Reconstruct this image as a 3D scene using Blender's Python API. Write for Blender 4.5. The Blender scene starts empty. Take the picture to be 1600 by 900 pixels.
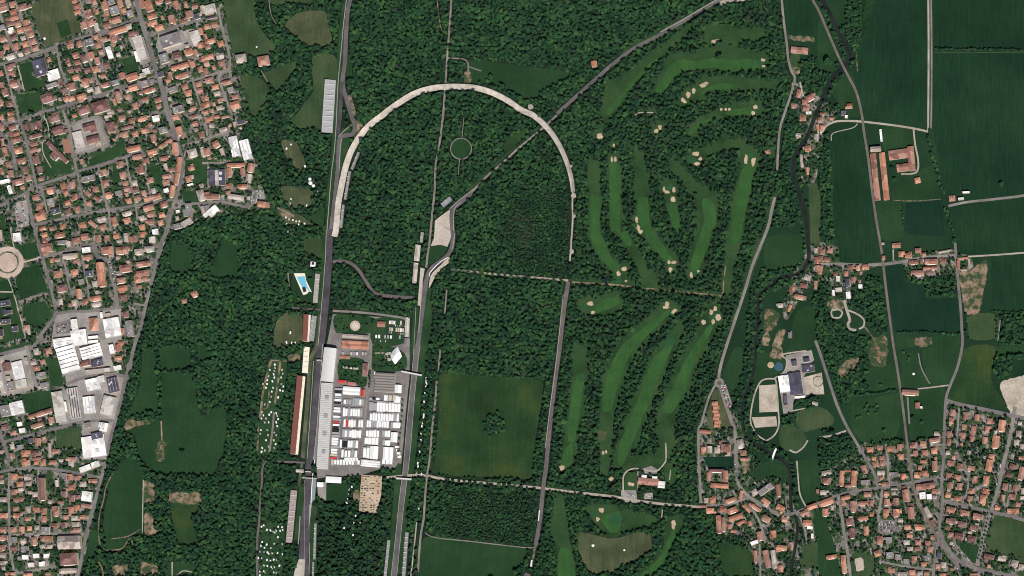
import bpy, math, random
import numpy as np
from mathutils import Vector
random.seed(7)
RNG = np.random.default_rng(7)
scene = bpy.context.scene
R = math.radians
MPP = 1.8                                   # metres on the ground for one photo pixel

# ------------------------------------------------------------------ camera, sky, sun, exposure
cam_d = bpy.data.cameras.new("camera")
cam = bpy.data.objects.new("camera", cam_d)
scene.collection.objects.link(cam)
scene.camera = cam
CAM_H = 10000.0
OFF_E, OFF_S = 0.24, 0.15                   # the satellite stands to the south-east: walls on those sides show
cam.location = (OFF_E * CAM_H, -OFF_S * CAM_H, CAM_H)
cam.rotation_euler = (0, 0, 0)
cam_d.sensor_width = 36.0
VIEW_W = 1600 * MPP
cam_d.lens = 36.0 * CAM_H / VIEW_W
cam_d.shift_x = -OFF_E * CAM_H / VIEW_W
cam_d.shift_y = OFF_S * CAM_H / VIEW_W
cam_d.clip_start = 10.0
cam_d.clip_end = 60000.0

SUN_AZ, SUN_EL = 152.0, 51.0
world = bpy.data.worlds.new("World")
scene.world = world
world.use_nodes = True
wn = world.node_tree
for n in list(wn.nodes): wn.nodes.remove(n)
sky = wn.nodes.new("ShaderNodeTexSky")
sky.sky_type = 'NISHITA'
sky.sun_disc = False
sky.sun_elevation = R(SUN_EL)
sky.sun_rotation = R(SUN_AZ)
bg = wn.nodes.new("ShaderNodeBackground")
bg.inputs[1].default_value = 0.05
wo = wn.nodes.new("ShaderNodeOutputWorld")
wn.links.new(sky.outputs[0], bg.inputs[0])
wn.links.new(bg.outputs[0], wo.inputs[0])

sun_d = bpy.data.lights.new("sun", 'SUN')
sun_d.energy = 4.7
sun_d.angle = R(0.5)
sun_d.color = (1.0, 0.975, 0.935)
sun = bpy.data.objects.new("sun", sun_d)
to_sun = Vector((math.sin(R(SUN_AZ)) * math.cos(R(SUN_EL)), math.cos(R(SUN_AZ)) * math.cos(R(SUN_EL)), math.sin(R(SUN_EL))))
sun.rotation_euler = (-to_sun).to_track_quat('-Z', 'Y').to_euler()
sun.location = (0, 0, 500)
scene.collection.objects.link(sun)

scene.view_settings.view_transform = 'Standard'
scene.view_settings.look = 'None'
scene.view_settings.exposure = 0.0
scene.view_settings.gamma = 1.0
scene.view_settings.use_curve_mapping = False
scene.cycles.filter_width = 1.0

# ------------------------------------------------------------------ helpers
COL = scene.collection.objects

def W(p):                                   # photo pixel -> ground metres
    return ((p[0] - 800.0) * MPP, (450.0 - p[1]) * MPP)

def P(s):                                   # "cr: x y x y / cr: x y ..." tile-local zoomed coordinates -> photo pixels
    out = []
    for seg in s.split('/'):
        h, b = seg.split(':')
        h = h.strip(); v = [float(q) for q in b.split()]
        if h == 's':
            out += [(v[i], v[i + 1]) for i in range(0, len(v), 2)]
        else:
            c, r = int(h[0]), int(h[1])
            out += [(320 * c + v[i] / 5, 180 * r + v[i + 1] / 5) for i in range(0, len(v), 2)]
    return out

def smooth(pts, closed=False, n=4):
    m = len(pts)
    if m < 3: return list(pts)
    out = []
    rng = range(m) if closed else range(m - 1)
    for i in rng:
        if closed:
            p0, p1, p2, p3 = pts[(i - 1) % m], pts[i], pts[(i + 1) % m], pts[(i + 2) % m]
        else:
            p0, p1, p2, p3 = pts[max(i - 1, 0)], pts[i], pts[i + 1], pts[min(i + 2, m - 1)]
        for k in range(n):
            t = k / n
            a = [0.5 * ((2 * p1[j]) + (-p0[j] + p2[j]) * t + (2 * p0[j] - 5 * p1[j] + 4 * p2[j] - p3[j]) * t * t + (-p0[j] + 3 * p1[j] - 3 * p2[j] + p3[j]) * t ** 3) for j in (0, 1)]
            out.append(tuple(a))
    if not closed: out.append(pts[-1])
    return out

def rough_edge(pts, amp, step=5.0):         # uneven natural border, photo pixels
    out = []
    m = len(pts)
    for i in range(m):
        a, b = pts[i], pts[(i + 1) % m]
        L = math.hypot(b[0] - a[0], b[1] - a[1])
        k = max(1, int(L / step))
        for j in range(k):
            t = j / k
            out.append((a[0] + (b[0] - a[0]) * t + random.uniform(-amp, amp), a[1] + (b[1] - a[1]) * t + random.uniform(-amp, amp)))
    return out

def mesh_obj(name, verts, faces, mat=None, parent=None, smooth_shade=False):
    me = bpy.data.meshes.new(name)
    me.from_pydata(verts, [], faces)
    me.update()
    if mat: me.materials.append(mat)
    if smooth_shade:
        me.polygons.foreach_set('use_smooth', [True] * len(me.polygons))
    o = bpy.data.objects.new(name, me)
    COL.link(o)
    if parent: o.parent = parent
    return o

def empty(name, loc, rz=0.0):
    o = bpy.data.objects.new(name, None)
    o.empty_display_size = 1.0
    o.location = loc
    o.rotation_euler = (0, 0, rz)
    COL.link(o)
    return o

def tag(o, label=None, cat=None, group=None, kind=None):
    if label: o["label"] = label
    if cat: o["category"] = cat
    if group: o["group"] = group
    if kind: o["kind"] = kind
    return o

Z_STEP = [0.0]
def nextz(base):
    Z_STEP[0] = (Z_STEP[0] + 0.0041) % 0.05
    return base + Z_STEP[0]

def sheet(name, pts, mat, z, label=None):   # flat piece of ground
    w = [W(p) for p in pts]
    a = sum(w[i][0] * w[(i + 1) % len(w)][1] - w[(i + 1) % len(w)][0] * w[i][1] for i in range(len(w)))
    if a < 0: w = w[::-1]
    zz = nextz(z)
    o = mesh_obj(name, [(x, y, zz) for x, y in w], [tuple(range(len(w)))], mat)
    tag(o, label, kind="structure")
    return o

def offset_line(pts, d):
    out = []
    for i in range(len(pts)):
        a, b = pts[max(i - 1, 0)], pts[min(i + 1, len(pts) - 1)]
        dx, dy = b[0] - a[0], b[1] - a[1]
        L = math.hypot(dx, dy) or 1
        out.append((pts[i][0] - dy / L * d, pts[i][1] + dx / L * d))
    return out

def strip(name, pts, width, mat, z, label=None, sm=True):   # ribbon; width in photo px, a number or (start, end)
    wm_ = max(width) if isinstance(width, tuple) else width
    keep = [pts[0]]
    for q in pts[1:]:
        if math.hypot(q[0] - keep[-1][0], q[1] - keep[-1][1]) > wm_ * .9: keep.append(q)
    if keep[-1] != pts[-1] and len(keep) > 1: keep[-1] = pts[-1]
    pts = keep if len(keep) > 1 else pts
    p = smooth(pts) if sm else pts
    n = len(p)
    ws = [width] * n if not isinstance(width, tuple) else [width[0] + (width[1] - width[0]) * i / (n - 1) for i in range(n)]
    verts = []; zz = nextz(z)
    for i in range(n):
        a, b = p[max(i - 1, 0)], p[min(i + 1, n - 1)]
        dx, dy = b[0] - a[0], b[1] - a[1]
        L = math.hypot(dx, dy) or 1
        for s in (1, -1):
            q = (p[i][0] - dy / L * ws[i] / 2 * s, p[i][1] + dx / L * ws[i] / 2 * s)
            verts.append((*W(q), zz))
    faces = [(2 * i, 2 * i + 2, 2 * i + 3, 2 * i + 1) for i in range(n - 1)]
    v = verts
    ax, ay = v[2][0] - v[0][0], v[2][1] - v[0][1]
    bx, by = v[1][0] - v[0][0], v[1][1] - v[0][1]
    if ax * by - ay * bx < 0: faces = [f[::-1] for f in faces]
    o = mesh_obj(name, verts, faces, mat)
    tag(o, label, kind="structure")
    return o

# ---- raster masks in photo pixels (used to keep trees and houses off roads, lawns and roofs)
PAD = 60
GW, GH = 1600 + 2 * PAD, 900 + 2 * PAD
gx, gy = np.meshgrid(np.arange(GW) - PAD + 0.5, np.arange(GH) - PAD + 0.5)

def fill_poly(mask, pts, val=True):
    xs = [p[0] for p in pts]; ys = [p[1] for p in pts]
    x0, x1 = max(int(min(xs)) + PAD - 1, 0), min(int(max(xs)) + PAD + 2, GW)
    y0, y1 = max(int(min(ys)) + PAD - 1, 0), min(int(max(ys)) + PAD + 2, GH)
    if x1 <= x0 or y1 <= y0: return
    X = gx[y0:y1, x0:x1]; Y = gy[y0:y1, x0:x1]
    ins = np.zeros(X.shape, bool)
    m = len(pts)
    for i in range(m):
        ax, ay = pts[i]; bx, by = pts[(i + 1) % m]
        if ay == by: continue
        c = ((ay > Y) != (by > Y)) & (X < (bx - ax) * (Y - ay) / (by - ay) + ax)
        ins ^= c
    mask[y0:y1, x0:x1][ins] = val

def fill_line(mask, pts, width, val=True):
    p = smooth(pts)
    for i in range(len(p) - 1):
        (ax, ay), (bx, by) = p[i], p[i + 1]
        dx, dy = bx - ax, by - ay
        L = math.hypot(dx, dy) or 1
        ux, uy = dx / L, dy / L
        ax -= ux; ay -= uy; bx += ux; by += uy
        h = width / 2
        fill_poly(mask, [(ax - uy * h, ay + ux * h), (bx - uy * h, by + ux * h), (bx + uy * h, by - ux * h), (ax + uy * h, ay - ux * h)], val)

def fill_disc(mask, c, r, val=True):
    fill_poly(mask, [(c[0] + r * math.cos(a * math.pi / 8), c[1] + r * math.sin(a * math.pi / 8)) for a in range(16)], val)

def grow(mask, n):
    m = mask.copy()
    for _ in range(n):
        k = m.copy()
        k[1:] |= m[:-1]; k[:-1] |= m[1:]; k[:, 1:] |= m[:, :-1]; k[:, :-1] |= m[:, 1:]
        m = k
    return m

NOTREE = np.zeros((GH, GW), bool)           # no crown centre here
WOOD = np.zeros((GH, GW), bool)
FINE = np.zeros((GH, GW), bool)             # young plantation, small crowns
TOWN = np.zeros((GH, GW), bool)
SPARSE = np.zeros((GH, GW), bool)
ROADM = np.zeros((GH, GW), bool)
BUILT = np.zeros((GH, GW), bool)
def at(mask, x, y):
    i, j = int(y + PAD), int(x + PAD)
    return 0 <= i < GH and 0 <= j < GW and bool(mask[i, j])

# ------------------------------------------------------------------ materials
def new_mat(name, rough=0.9, spec=0.2):
    m = bpy.data.materials.new(name)
    m.use_nodes = True
    b = m.node_tree.nodes["Principled BSDF"]
    b.inputs["Roughness"].default_value = rough
    b.inputs["Specular IOR Level"].default_value = spec
    return m, m.node_tree, b

def noise(nt, scale, detail=3, rough=0.6, vec=None):
    n = nt.nodes.new("ShaderNodeTexNoise")
    n.inputs["Scale"].default_value = scale
    n.inputs["Detail"].default_value = detail
    n.inputs["Roughness"].default_value = rough
    if vec: nt.links.new(vec, n.inputs["Vector"])
    return n.outputs[0]

def ramp(nt, fac, stops):
    r = nt.nodes.new("ShaderNodeValToRGB")
    e = r.color_ramp.elements
    while len(e) < len(stops): e.new(0.5)
    for k, (p, c) in enumerate(stops):
        e[k].position = p
        e[k].color = (*c, 1) if len(c) == 3 else c
    nt.links.new(fac, r.inputs[0])
    return r.outputs[0]

def mix(nt, fac, a, b, mode='MIX'):
    n = nt.nodes.new("ShaderNodeMix")
    n.data_type = 'RGBA'; n.blend_type = mode
    for sock, v in ((n.inputs[0], fac), (n.inputs[6], a), (n.inputs[7], b)):
        if isinstance(v, (int, float)): sock.default_value = v
        elif isinstance(v, tuple): sock.default_value = (*v, 1)
        else: nt.links.new(v, sock)
    return n.outputs[2]

def pos(nt, rot=0.0, scale=(1, 1, 1)):
    g = nt.nodes.new("ShaderNodeNewGeometry")
    mp = nt.nodes.new("ShaderNodeMapping")
    mp.inputs["Rotation"].default_value = (0, 0, rot)
    mp.inputs["Scale"].default_value = scale
    nt.links.new(g.outputs["Position"], mp.inputs[0])
    return mp.outputs[0]

def mul(c, k): return tuple(min(1.0, x * k) for x in c)

def ground_mat(name, c, c2=None, var=0.35, big=0.006, rows=None, rough=0.95, fine=0.22, grass=None):
    """earth / grass / paving: broad patches, metre-scale grain, optional sown rows (angle deg, spacing m, strength)"""
    m, nt, b = new_mat(name, rough, 0.1)
    c2 = c2 or mul(c, 1.35)
    v = pos(nt)
    f = noise(nt, big, 5, 0.6, v)
    col = ramp(nt, f, [(0.32, mul(c, 1 - var)), (0.5, c), (0.68, c2)])
    f2 = noise(nt, fine, 3, 0.7, v)
    col = mix(nt, 1.0, col, ramp(nt, f2, [(0.25, (0.72, 0.72, 0.72)), (0.75, (1.25, 1.25, 1.25))]), 'MULTIPLY')
    if grass:                               # tufts and swards breaking up bare soil: (share, scale)
        gc = ramp(nt, noise(nt, 0.2, 3, 0.7, v), [(0.3, (0.022, 0.050, 0.022)), (0.7, (0.05, 0.075, 0.032))])
        col = mix(nt, ramp(nt, noise(nt, grass[1], 5, 0.72, v), [(1 - grass[0] - 0.06, (0, 0, 0)), (1 - grass[0] + 0.06, (1, 1, 1))]), col, gc)
    if rows:
        ang, sp, st = rows
        v2 = pos(nt, R(ang), (1.0 / sp, 0.07 / sp, 1))
        f3 = noise(nt, 1.0, 3, 0.6, v2)
        col = mix(nt, 1.0, col, ramp(nt, f3, [(0.3, (1 - st,) * 3), (0.7, (1 + st,) * 3)]), 'MULTIPLY')
    nt.links.new(col, b.inputs["Base Color"])
    bp = nt.nodes.new("ShaderNodeBump")
    bp.inputs["Strength"].default_value = 0.25
    bp.inputs["Distance"].default_value = 0.5
    nt.links.new(noise(nt, 0.35, 3, 0.7, v), bp.inputs["Height"])
    nt.links.new(bp.outputs[0], b.inputs["Normal"])
    return m

def roof_mat(name, c, hue=0.2, tile=True, rough=0.85):
    m, nt, b = new_mat(name, rough, 0.2)
    v = pos(nt)
    vor = nt.nodes.new("ShaderNodeTexVoronoi")
    vor.inputs["Scale"].default_value = 0.055
    nt.links.new(v, vor.inputs["Vector"])
    sep = nt.nodes.new("ShaderNodeSeparateColor")
    nt.links.new(vor.outputs["Color"], sep.inputs[0])
    r, g, bl = c
    col = ramp(nt, sep.outputs[0], [(0.0, (r * (1 - hue), g * (1 - hue * 1.1), bl * (1 - hue))), (0.35, c), (0.7, (min(1, r * (1 + hue * .5)), g * (1 + hue), bl * (1 + hue * 1.3))), (1.0, (r * (1 - hue * .3), g * (1 - hue * .6), bl * (1 - hue * .4)))])
    col = mix(nt, 1.0, col, ramp(nt, sep.outputs[1], [(0.0, (0.66, 0.66, 0.68)), (0.5, (1, 1, 1)), (1.0, (1.2, 1.2, 1.2))]), 'MULTIPLY')
    f = noise(nt, 0.45, 4, 0.7, v)
    col = mix(nt, 1.0, col, ramp(nt, f, [(0.25, (0.68, 0.66, 0.64)), (0.75, (1.2, 1.2, 1.2))]), 'MULTIPLY')
    nt.links.new(col, b.inputs["Base Color"])
    if tile:
        bp = nt.nodes.new("ShaderNodeBump"); bp.inputs["Strength"].default_value = 0.4; bp.inputs["Distance"].default_value = 0.08
        nt.links.new(noise(nt, 2.2, 2, 0.5, v), bp.inputs["Height"]); nt.links.new(bp.outputs[0], b.inputs["Normal"])
    return m

def plain(name, c, rough=0.7, spec=0.3, var=0.12, metal=0.0):
    m, nt, b = new_mat(name, rough, spec)
    f = noise(nt, 0.3, 4, 0.65, pos(nt))
    nt.links.new(ramp(nt, f, [(0.3, mul(c, 1 - var)), (0.7, mul(c, 1 + var))]), b.inputs["Base Color"])
    b.inputs["Metallic"].default_value = metal
    return m

def leaf_mat(name, stops, patch=0.36):
    m, nt, b = new_mat(name, 0.65, 0.25)
    oi = nt.nodes.new("ShaderNodeObjectInfo")
    col = ramp(nt, oi.outputs["Random"], stops)
    v = pos(nt)
    f = noise(nt, 0.016, 6, 0.7, v)
    col = mix(nt, 1.0, col, ramp(nt, f, [(0.33, (1 - patch, 1 - patch, 1 - patch * .6)), (0.67, (1 + patch * 1.25, 1 + patch, 1 + patch * .45))]), 'MULTIPLY')
    f2 = noise(nt, 0.9, 2, 0.6, v)
    col = mix(nt, 1.0, col, ramp(nt, f2, [(0.3, (0.7, 0.7, 0.7)), (0.7, (1.3, 1.3, 1.25))]), 'MULTIPLY')
    nt.links.new(col, b.inputs["Base Color"])
    return m

M = {}
M['ground'] = ground_mat('ground_grass', (0.0128, 0.0368, 0.0176), (0.0176, 0.0464, 0.0216), 0.25)
M['forest_floor'] = ground_mat('forest_floor', (0.0111, 0.0247, 0.0123), (0.0182, 0.0312, 0.0156), 0.3, 0.02)
M['town'] = None
M['asphalt'] = ground_mat('asphalt_street', (0.165, 0.147, 0.142), (0.215, 0.192, 0.183), 0.25, 0.02, fine=0.3)
M['lane'] = ground_mat('grey_lane', (0.205, 0.182, 0.165), (0.265, 0.235, 0.21), 0.25, 0.02, fine=0.3)
M['gravel'] = ground_mat('pale_gravel', (0.36, 0.31, 0.255), (0.45, 0.39, 0.32), 0.25, 0.03, fine=0.3)
M['sand'] = ground_mat('sand', (0.44, 0.335, 0.225), (0.53, 0.41, 0.29), 0.15, 0.03, fine=0.25)
M['trap'] = ground_mat('gravel_trap', (0.45, 0.385, 0.32), (0.50, 0.43, 0.36), 0.08, 0.02, (60, 6, 0.06), fine=0.2)
M['concrete'] = ground_mat('old_concrete_banking', (0.46, 0.405, 0.345), (0.57, 0.505, 0.43), 0.3, 0.025, fine=0.12)
M['track'] = ground_mat('racing_asphalt', (0.120, 0.108, 0.108), (0.155, 0.140, 0.138), 0.25, 0.02, fine=0.3)
M['darktrack'] = ground_mat('dark_racing_asphalt', (0.074, 0.065, 0.074), (0.100, 0.089, 0.098), 0.3, 0.03, fine=0.3)
M['oldroad'] = ground_mat('weathered_brown_asphalt', (0.125, 0.105, 0.105), (0.16, 0.135, 0.13), 0.2, 0.02, fine=0.3)
M['kerb'] = plain('kerb_paint', (0.30, 0.275, 0.25), 0.8, .3, .35)
M['white_line'] = plain('white_paint', (0.75, 0.74, 0.72), 0.8)
M['rail'] = ground_mat('railway_ballast', (0.150, 0.122, 0.105), (0.19, 0.155, 0.135), 0.2, 0.03, fine=0.35)
M['dirt'] = ground_mat('bare_earth', (0.255, 0.160, 0.108), (0.33, 0.215, 0.15), 0.35, 0.03, fine=0.2, grass=(0.56, 0.045))
M['tan'] = ground_mat('trodden_tan_earth', (0.265, 0.182, 0.125), (0.34, 0.245, 0.175), 0.35, 0.03, fine=0.2, grass=(0.50, 0.05))
M['arena'] = ground_mat('riding_sand', (0.42, 0.355, 0.285), (0.50, 0.43, 0.35), 0.25, 0.03, fine=0.15)
M['field'] = ground_mat('cereal_field', (0.0100, 0.0345, 0.0165), (0.0145, 0.043, 0.019), 0.24, 0.005, (2, 5, 0.2))
M['field_h'] = ground_mat('cereal_field_cross', (0.0100, 0.0335, 0.0155), (0.0150, 0.043, 0.018), 0.24, 0.005, (88, 5, 0.2))
M['field_dark'] = ground_mat('dark_crop', (0.0078, 0.0296, 0.0172), (0.0101, 0.0343, 0.0195), 0.15, 0.01, (4, 4, 0.14))
M['meadow'] = ground_mat('olive_meadow', (0.038, 0.068, 0.029), (0.060, 0.083, 0.038), 0.3, 0.01, (10, 6, 0.12))
M['meadow_tan'] = ground_mat('dry_meadow', (0.066, 0.080, 0.040), (0.108, 0.104, 0.057), 0.3, 0.013, (8, 6, 0.16))
M['meadow_green'] = ground_mat('green_meadow', (0.021, 0.050, 0.018), (0.046, 0.068, 0.019), 0.36, 0.0065, (0, 6, 0.13))
M['meadow_deep'] = ground_mat('deep_green_meadow', (0.0168, 0.0470, 0.0185), (0.0227, 0.0563, 0.0218), 0.22, 0.009, (0, 7, 0.08))
M['verge'] = ground_mat('verge_grass', (0.0216, 0.0540, 0.0216), (0.0360, 0.0684, 0.0279), 0.3, 0.02)
M['rough'] = ground_mat('golf_rough', (0.026, 0.061, 0.022), (0.040, 0.074, 0.028), 0.4, 0.014)
M['fairway'] = ground_mat('golf_fairway', (0.031, 0.087, 0.025), (0.040, 0.102, 0.028), 0.14, 0.02, (20, 9, 0.09))
M['green'] = ground_mat('golf_green', (0.0229, 0.0774, 0.0299), (0.0282, 0.0880, 0.0343), 0.1, 0.02)
M['red_court'] = plain('red_court', (0.30, 0.14, 0.10), 0.9)
M['brown_floor'] = ground_mat('leaf_litter', (0.036, 0.044, 0.027), (0.050, 0.050, 0.034), 0.3, 0.03)
M['strip_tan'] = ground_mat('worn_verge', (0.085, 0.090, 0.055), (0.14, 0.13, 0.095), 0.35, 0.03)
M['plaza'] = ground_mat('pink_gravel_plaza', (0.46, 0.35, 0.28), (0.54, 0.42, 0.34), 0.15, 0.03)
M['paddock'] = ground_mat('paddock_asphalt', (0.175, 0.155, 0.148), (0.23, 0.205, 0.195), 0.25, 0.03, fine=0.3)
M['yard'] = ground_mat('industrial_yard', (0.27, 0.245, 0.225), (0.35, 0.315, 0.285), 0.3, 0.02, fine=0.2)
M['pool'] = plain('pool_water', (0.16, 0.46, 0.62), 0.15, 0.5, 0.05)

# town ground: yards, drives and small lawns between the houses
m, nt, b = new_mat('town_ground', 0.95, 0.1)
v = pos(nt)
pav = ramp(nt, noise(nt, 0.06, 4, 0.6, v), [(0.35, (0.10, 0.088, 0.08)), (0.55, (0.19, 0.166, 0.148)), (0.72, (0.40, 0.345, 0.30))])
grs = ramp(nt, noise(nt, 0.05, 3, 0.6, v), [(0.3, (0.020, 0.045, 0.018)), (0.7, (0.045, 0.075, 0.030))])
nt.links.new(mix(nt, ramp(nt, noise(nt, 0.038, 4, 0.65, v), [(0.48, (0, 0, 0)), (0.54, (1, 1, 1))]), grs, pav), b.inputs["Base Color"])
M['town'] = m

# water of the river
m, nt, b = new_mat('river_water', 0.6, 0.06)
nt.links.new(ramp(nt, noise(nt, 0.03, 3, 0.6, pos(nt)), [(0.3, (0.010, 0.014, 0.014)), (0.7, (0.022, 0.026, 0.024))]), b.inputs["Base Color"])
M['river'] = m

ROOF = {'o': roof_mat('orange_tile_roof', (0.45, 0.205, 0.132), 0.25), 't': roof_mat('terracotta_tile_roof', (0.355, 0.176, 0.128), 0.3),
        'b': roof_mat('red_brown_roof', (0.215, 0.112, 0.098), 0.2), 'g': roof_mat('grey_roof', (0.235, 0.215, 0.215), 0.15, False),
        'd': roof_mat('slate_blue_roof', (0.078, 0.075, 0.105), 0.15, False), 'w': roof_mat('white_sheet_roof', (0.80, 0.77, 0.74), 0.05, False),
        'c': roof_mat('cream_sheet_roof', (0.50, 0.45, 0.40), 0.08, False), 'p': roof_mat('pale_mortar_roof', (0.42, 0.345, 0.295), 0.2, False)}
WALLM = [plain('cream_plaster', (0.68, 0.58, 0.46), 0.9), plain('white_plaster', (0.80, 0.76, 0.70), 0.9), plain('peach_plaster', (0.62, 0.46, 0.34), 0.9), plain('ochre_plaster', (0.60, 0.47, 0.28), 0.9)]
M['metal_wall'] = plain('sheet_wall', (0.55, 0.53, 0.50), 0.6)
M['skylight'] = plain('skylight_strip', (0.46, 0.45, 0.46), 0.4)
M['dark_strip'] = plain('dark_panel_strip', (0.085, 0.078, 0.095), 0.35)
M['silver'] = plain('silver_roof', (0.60, 0.585, 0.57), 0.45, 0.4, 0.08)
M['stand_grey'] = plain('stand_concrete', (0.27, 0.262, 0.265), 0.85)
M['stand_red'] = plain('rust_red_roof', (0.185, 0.066, 0.052), 0.8)
M['cream'] = plain('cream_seats', (0.74, 0.68, 0.55), 0.8)
M['bark'] = plain('bark', (0.07, 0.055, 0.04), 0.95)
M['white'] = plain('white_paintwork', (0.80, 0.79, 0.77), 0.45, 0.5, 0.04)
M['red'] = plain('red_paintwork', (0.50, 0.045, 0.035), 0.45, 0.5, 0.05)
M['grey_paint'] = plain('grey_paintwork', (0.33, 0.33, 0.34), 0.4, 0.5, 0.05)
M['black_paint'] = plain('black_paintwork', (0.022, 0.022, 0.025), 0.35, 0.5, 0.05)
M['blue_paint'] = plain('blue_paintwork', (0.05, 0.09, 0.20), 0.4, 0.5, 0.05)
M['beige_paint'] = plain('beige_paintwork', (0.52, 0.45, 0.34), 0.5, 0.4, 0.05)
M['yellow_paint'] = plain('yellow_paintwork', (0.62, 0.42, 0.05), 0.5, 0.4, 0.05)
M['leaf'] = leaf_mat('broadleaf_foliage', [(0.0, (0.0160, 0.0593, 0.0308)), (0.3, (0.0217, 0.0752, 0.0353)), (0.6, (0.0296, 0.0935, 0.0388)), (0.85, (0.0456, 0.1231, 0.0422)), (0.97, (0.0627, 0.1345, 0.0422)), (1.0, (0.0388, 0.0707, 0.0433))])
M['leaf_dark'] = leaf_mat('dark_foliage', [(0.0, (0.0125, 0.0410, 0.0262)), (0.5, (0.0171, 0.0547, 0.0308)), (0.8, (0.0251, 0.0707, 0.0331)), (1.0, (0.0388, 0.0479, 0.0410))])
M['leaf_red'] = leaf_mat('copper_foliage', [(0.0, (0.045, 0.016, 0.026)), (1.0, (0.055, 0.018, 0.026))])

# ------------------------------------------------------------------ the land
G = 9000
tag(mesh_obj('ground', [(-G, -G, 0), (G, -G, 0), (G, G, 0), (-G, G, 0)], [(0, 1, 2, 3)], M['ground']), kind="structure")

PARK = P("s: 345 -60 1222 -60 1222 0 1231 66 1238 130 1222 180 1218 300 1205 330 1175 400 1140 540 1125 590 1105 640 1093 660 1093 790 1118 800 1128 838 1165 850 1185 905 1185 960 110 960 124 900 140 870 165 720 185 660 205 580 220 500 240 440 262 370 285 355 330 340 420 328 412 300 402 290 395 250 395 215 372 205 385 180 372 100 350 20")
sheet('forest_floor', PARK, M['forest_floor'], 0.05)
fill_poly(WOOD, PARK)

TOWNS = {
 'west': P("s: -60 -60 343 -60 352 20 374 100 387 180 374 205 402 250 412 300 420 325 330 340 285 352 262 368 240 440 220 500 205 580 165 720 140 840 124 900 110 960 -60 960"),
 'river_village': P("s: 1093 652 1150 646 1172 700 1190 730 1235 760 1245 800 1285 790 1290 850 1240 905 1186 905 1165 850 1128 838 1118 800 1093 790"),
 'east': P("s: 1280 745 1300 730 1352 690 1405 695 1470 676 1478 630 1500 628 1600 656 1660 670 1660 960 1270 960 1270 850 1280 800"),
 'mill': P("s: 1236 130 1262 140 1300 165 1318 175 1300 190 1288 210 1275 280 1262 290 1250 270 1258 230 1248 190"),
 'hamlet': P("s: 1262 385 1310 385 1312 408 1380 410 1440 395 1500 390 1516 398 1518 425 1480 432 1425 438 1410 412 1350 424 1330 470 1300 470 1295 440 1262 450 1230 500 1225 470"),
}
for k, p in TOWNS.items():
    sheet('town_ground', smooth(p, True, 3), M['town'], 0.06)
    fill_poly(TOWN, p)

def land(name, s, mat, z=0.12, tree=False, sm=True, amp=0.0):
    p = P(s)
    fill_poly(NOTREE, p) if not tree else None
    q = smooth(p, True, 3) if sm else p
    if amp: q = rough_edge(q, amp)
    return sheet(name, q, mat, z)

# --- park meadows west of the circuit
for s, mm in (
 ("10: 150 -40 350 -40 400 150 440 230 500 310 560 380 480 430 330 432 230 420 200 330 170 180", 'meadow'),
 ("10: 630 190 700 120 760 90 950 90 970 200 995 330 910 362 800 350 720 290 650 230", 'meadow_tan'),
 ("10: 510 -20 860 -20 840 40 730 20 640 15 560 50", 'meadow'),
 ("10: 840 450 1010 430 1035 600 1030 900 / 11: 915 0 915 110 720 95 670 40 / 10: 720 890 780 800 850 700", 'meadow'),
 ("10: 700 480 725 500 640 620 565 715 510 650 450 590 560 530", 'meadow'),
 ("10: 280 590 400 600 470 640 505 740 440 850 400 910 370 900 320 760 300 680", 'meadow'),
 ("20: 460 470 700 488 1000 530 1330 570 1230 605 1060 690 980 770 900 765 790 705 640 650 480 635", 'meadow_deep'),
 ("02: 1335 120 1480 140 1492 310 1400 332 1335 305", 'meadow_deep'),
 ("12: 150 45 240 110 265 362 50 356 90 220", 'meadow_deep'),
 ("12: 780 70 920 70 935 200 900 212 780 165", 'meadow'),
 ("11: 560 720 640 740 780 800 830 850 640 850 590 800", 'meadow_tan'),
 ("11: 600 560 820 580 830 700 660 720", 'meadow_tan'),
 ("11: 600 200 720 220 790 400 740 430 640 330", 'meadow_tan'),
 ("11: 850 780 950 720 940 860 850 850", 'meadow_deep'),
 ("12: 560 720 650 640 760 680 770 860 650 900 540 900", 'meadow_tan'),
 ("12: 690 330 850 330 870 560 700 560", 'meadow_deep'),
 ("03: 1120 40 1210 60 1232 500 1080 532 1010 545 1040 440 1095 300", 'meadow_deep'),
 ("03: 1250 20 1400 10 1490 60 1470 180 1380 175 1260 190", 'meadow_deep'),
 ("03: 1530 0 1610 0 1640 100 1560 130", 'meadow_deep'),
 ("03: 1272 225 1480 222 1520 330 1560 520 1610 540 / 13: 150 480 170 700 120 900 / 14: 60 100 0 100 / 04: 1300 95 1270 0 / 03: 1268 600", 'meadow_deep'),
 ("03: 970 650 1260 580 1262 760 1230 890 1100 890 1060 720", 'meadow_deep'),
 ("04: 960 0 1055 0 1125 130 1118 570 1040 585 825 600 815 400 850 250 830 180 900 80", 'meadow_deep'),
 ("04: 1340 330 1550 350 1490 450 1545 650 1400 655 1345 450", 'meadow_green'),
 ("04: 700 555 770 560 785 690 690 755", 'meadow_deep'),
 ("04: 840 600 1010 590 1000 650 900 690 830 680", 'meadow_deep'),
 ("04: 1330 790 1520 810 1510 890 1300 900", 'meadow_deep'),
 ("04: 1140 0 1250 0 1270 90 1180 80", 'meadow_deep'),
 ("14: 945 190 1120 195 1100 330 950 320", 'meadow_deep'),
):
    land('meadow', s, M[mm], amp=0.5)
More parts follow.
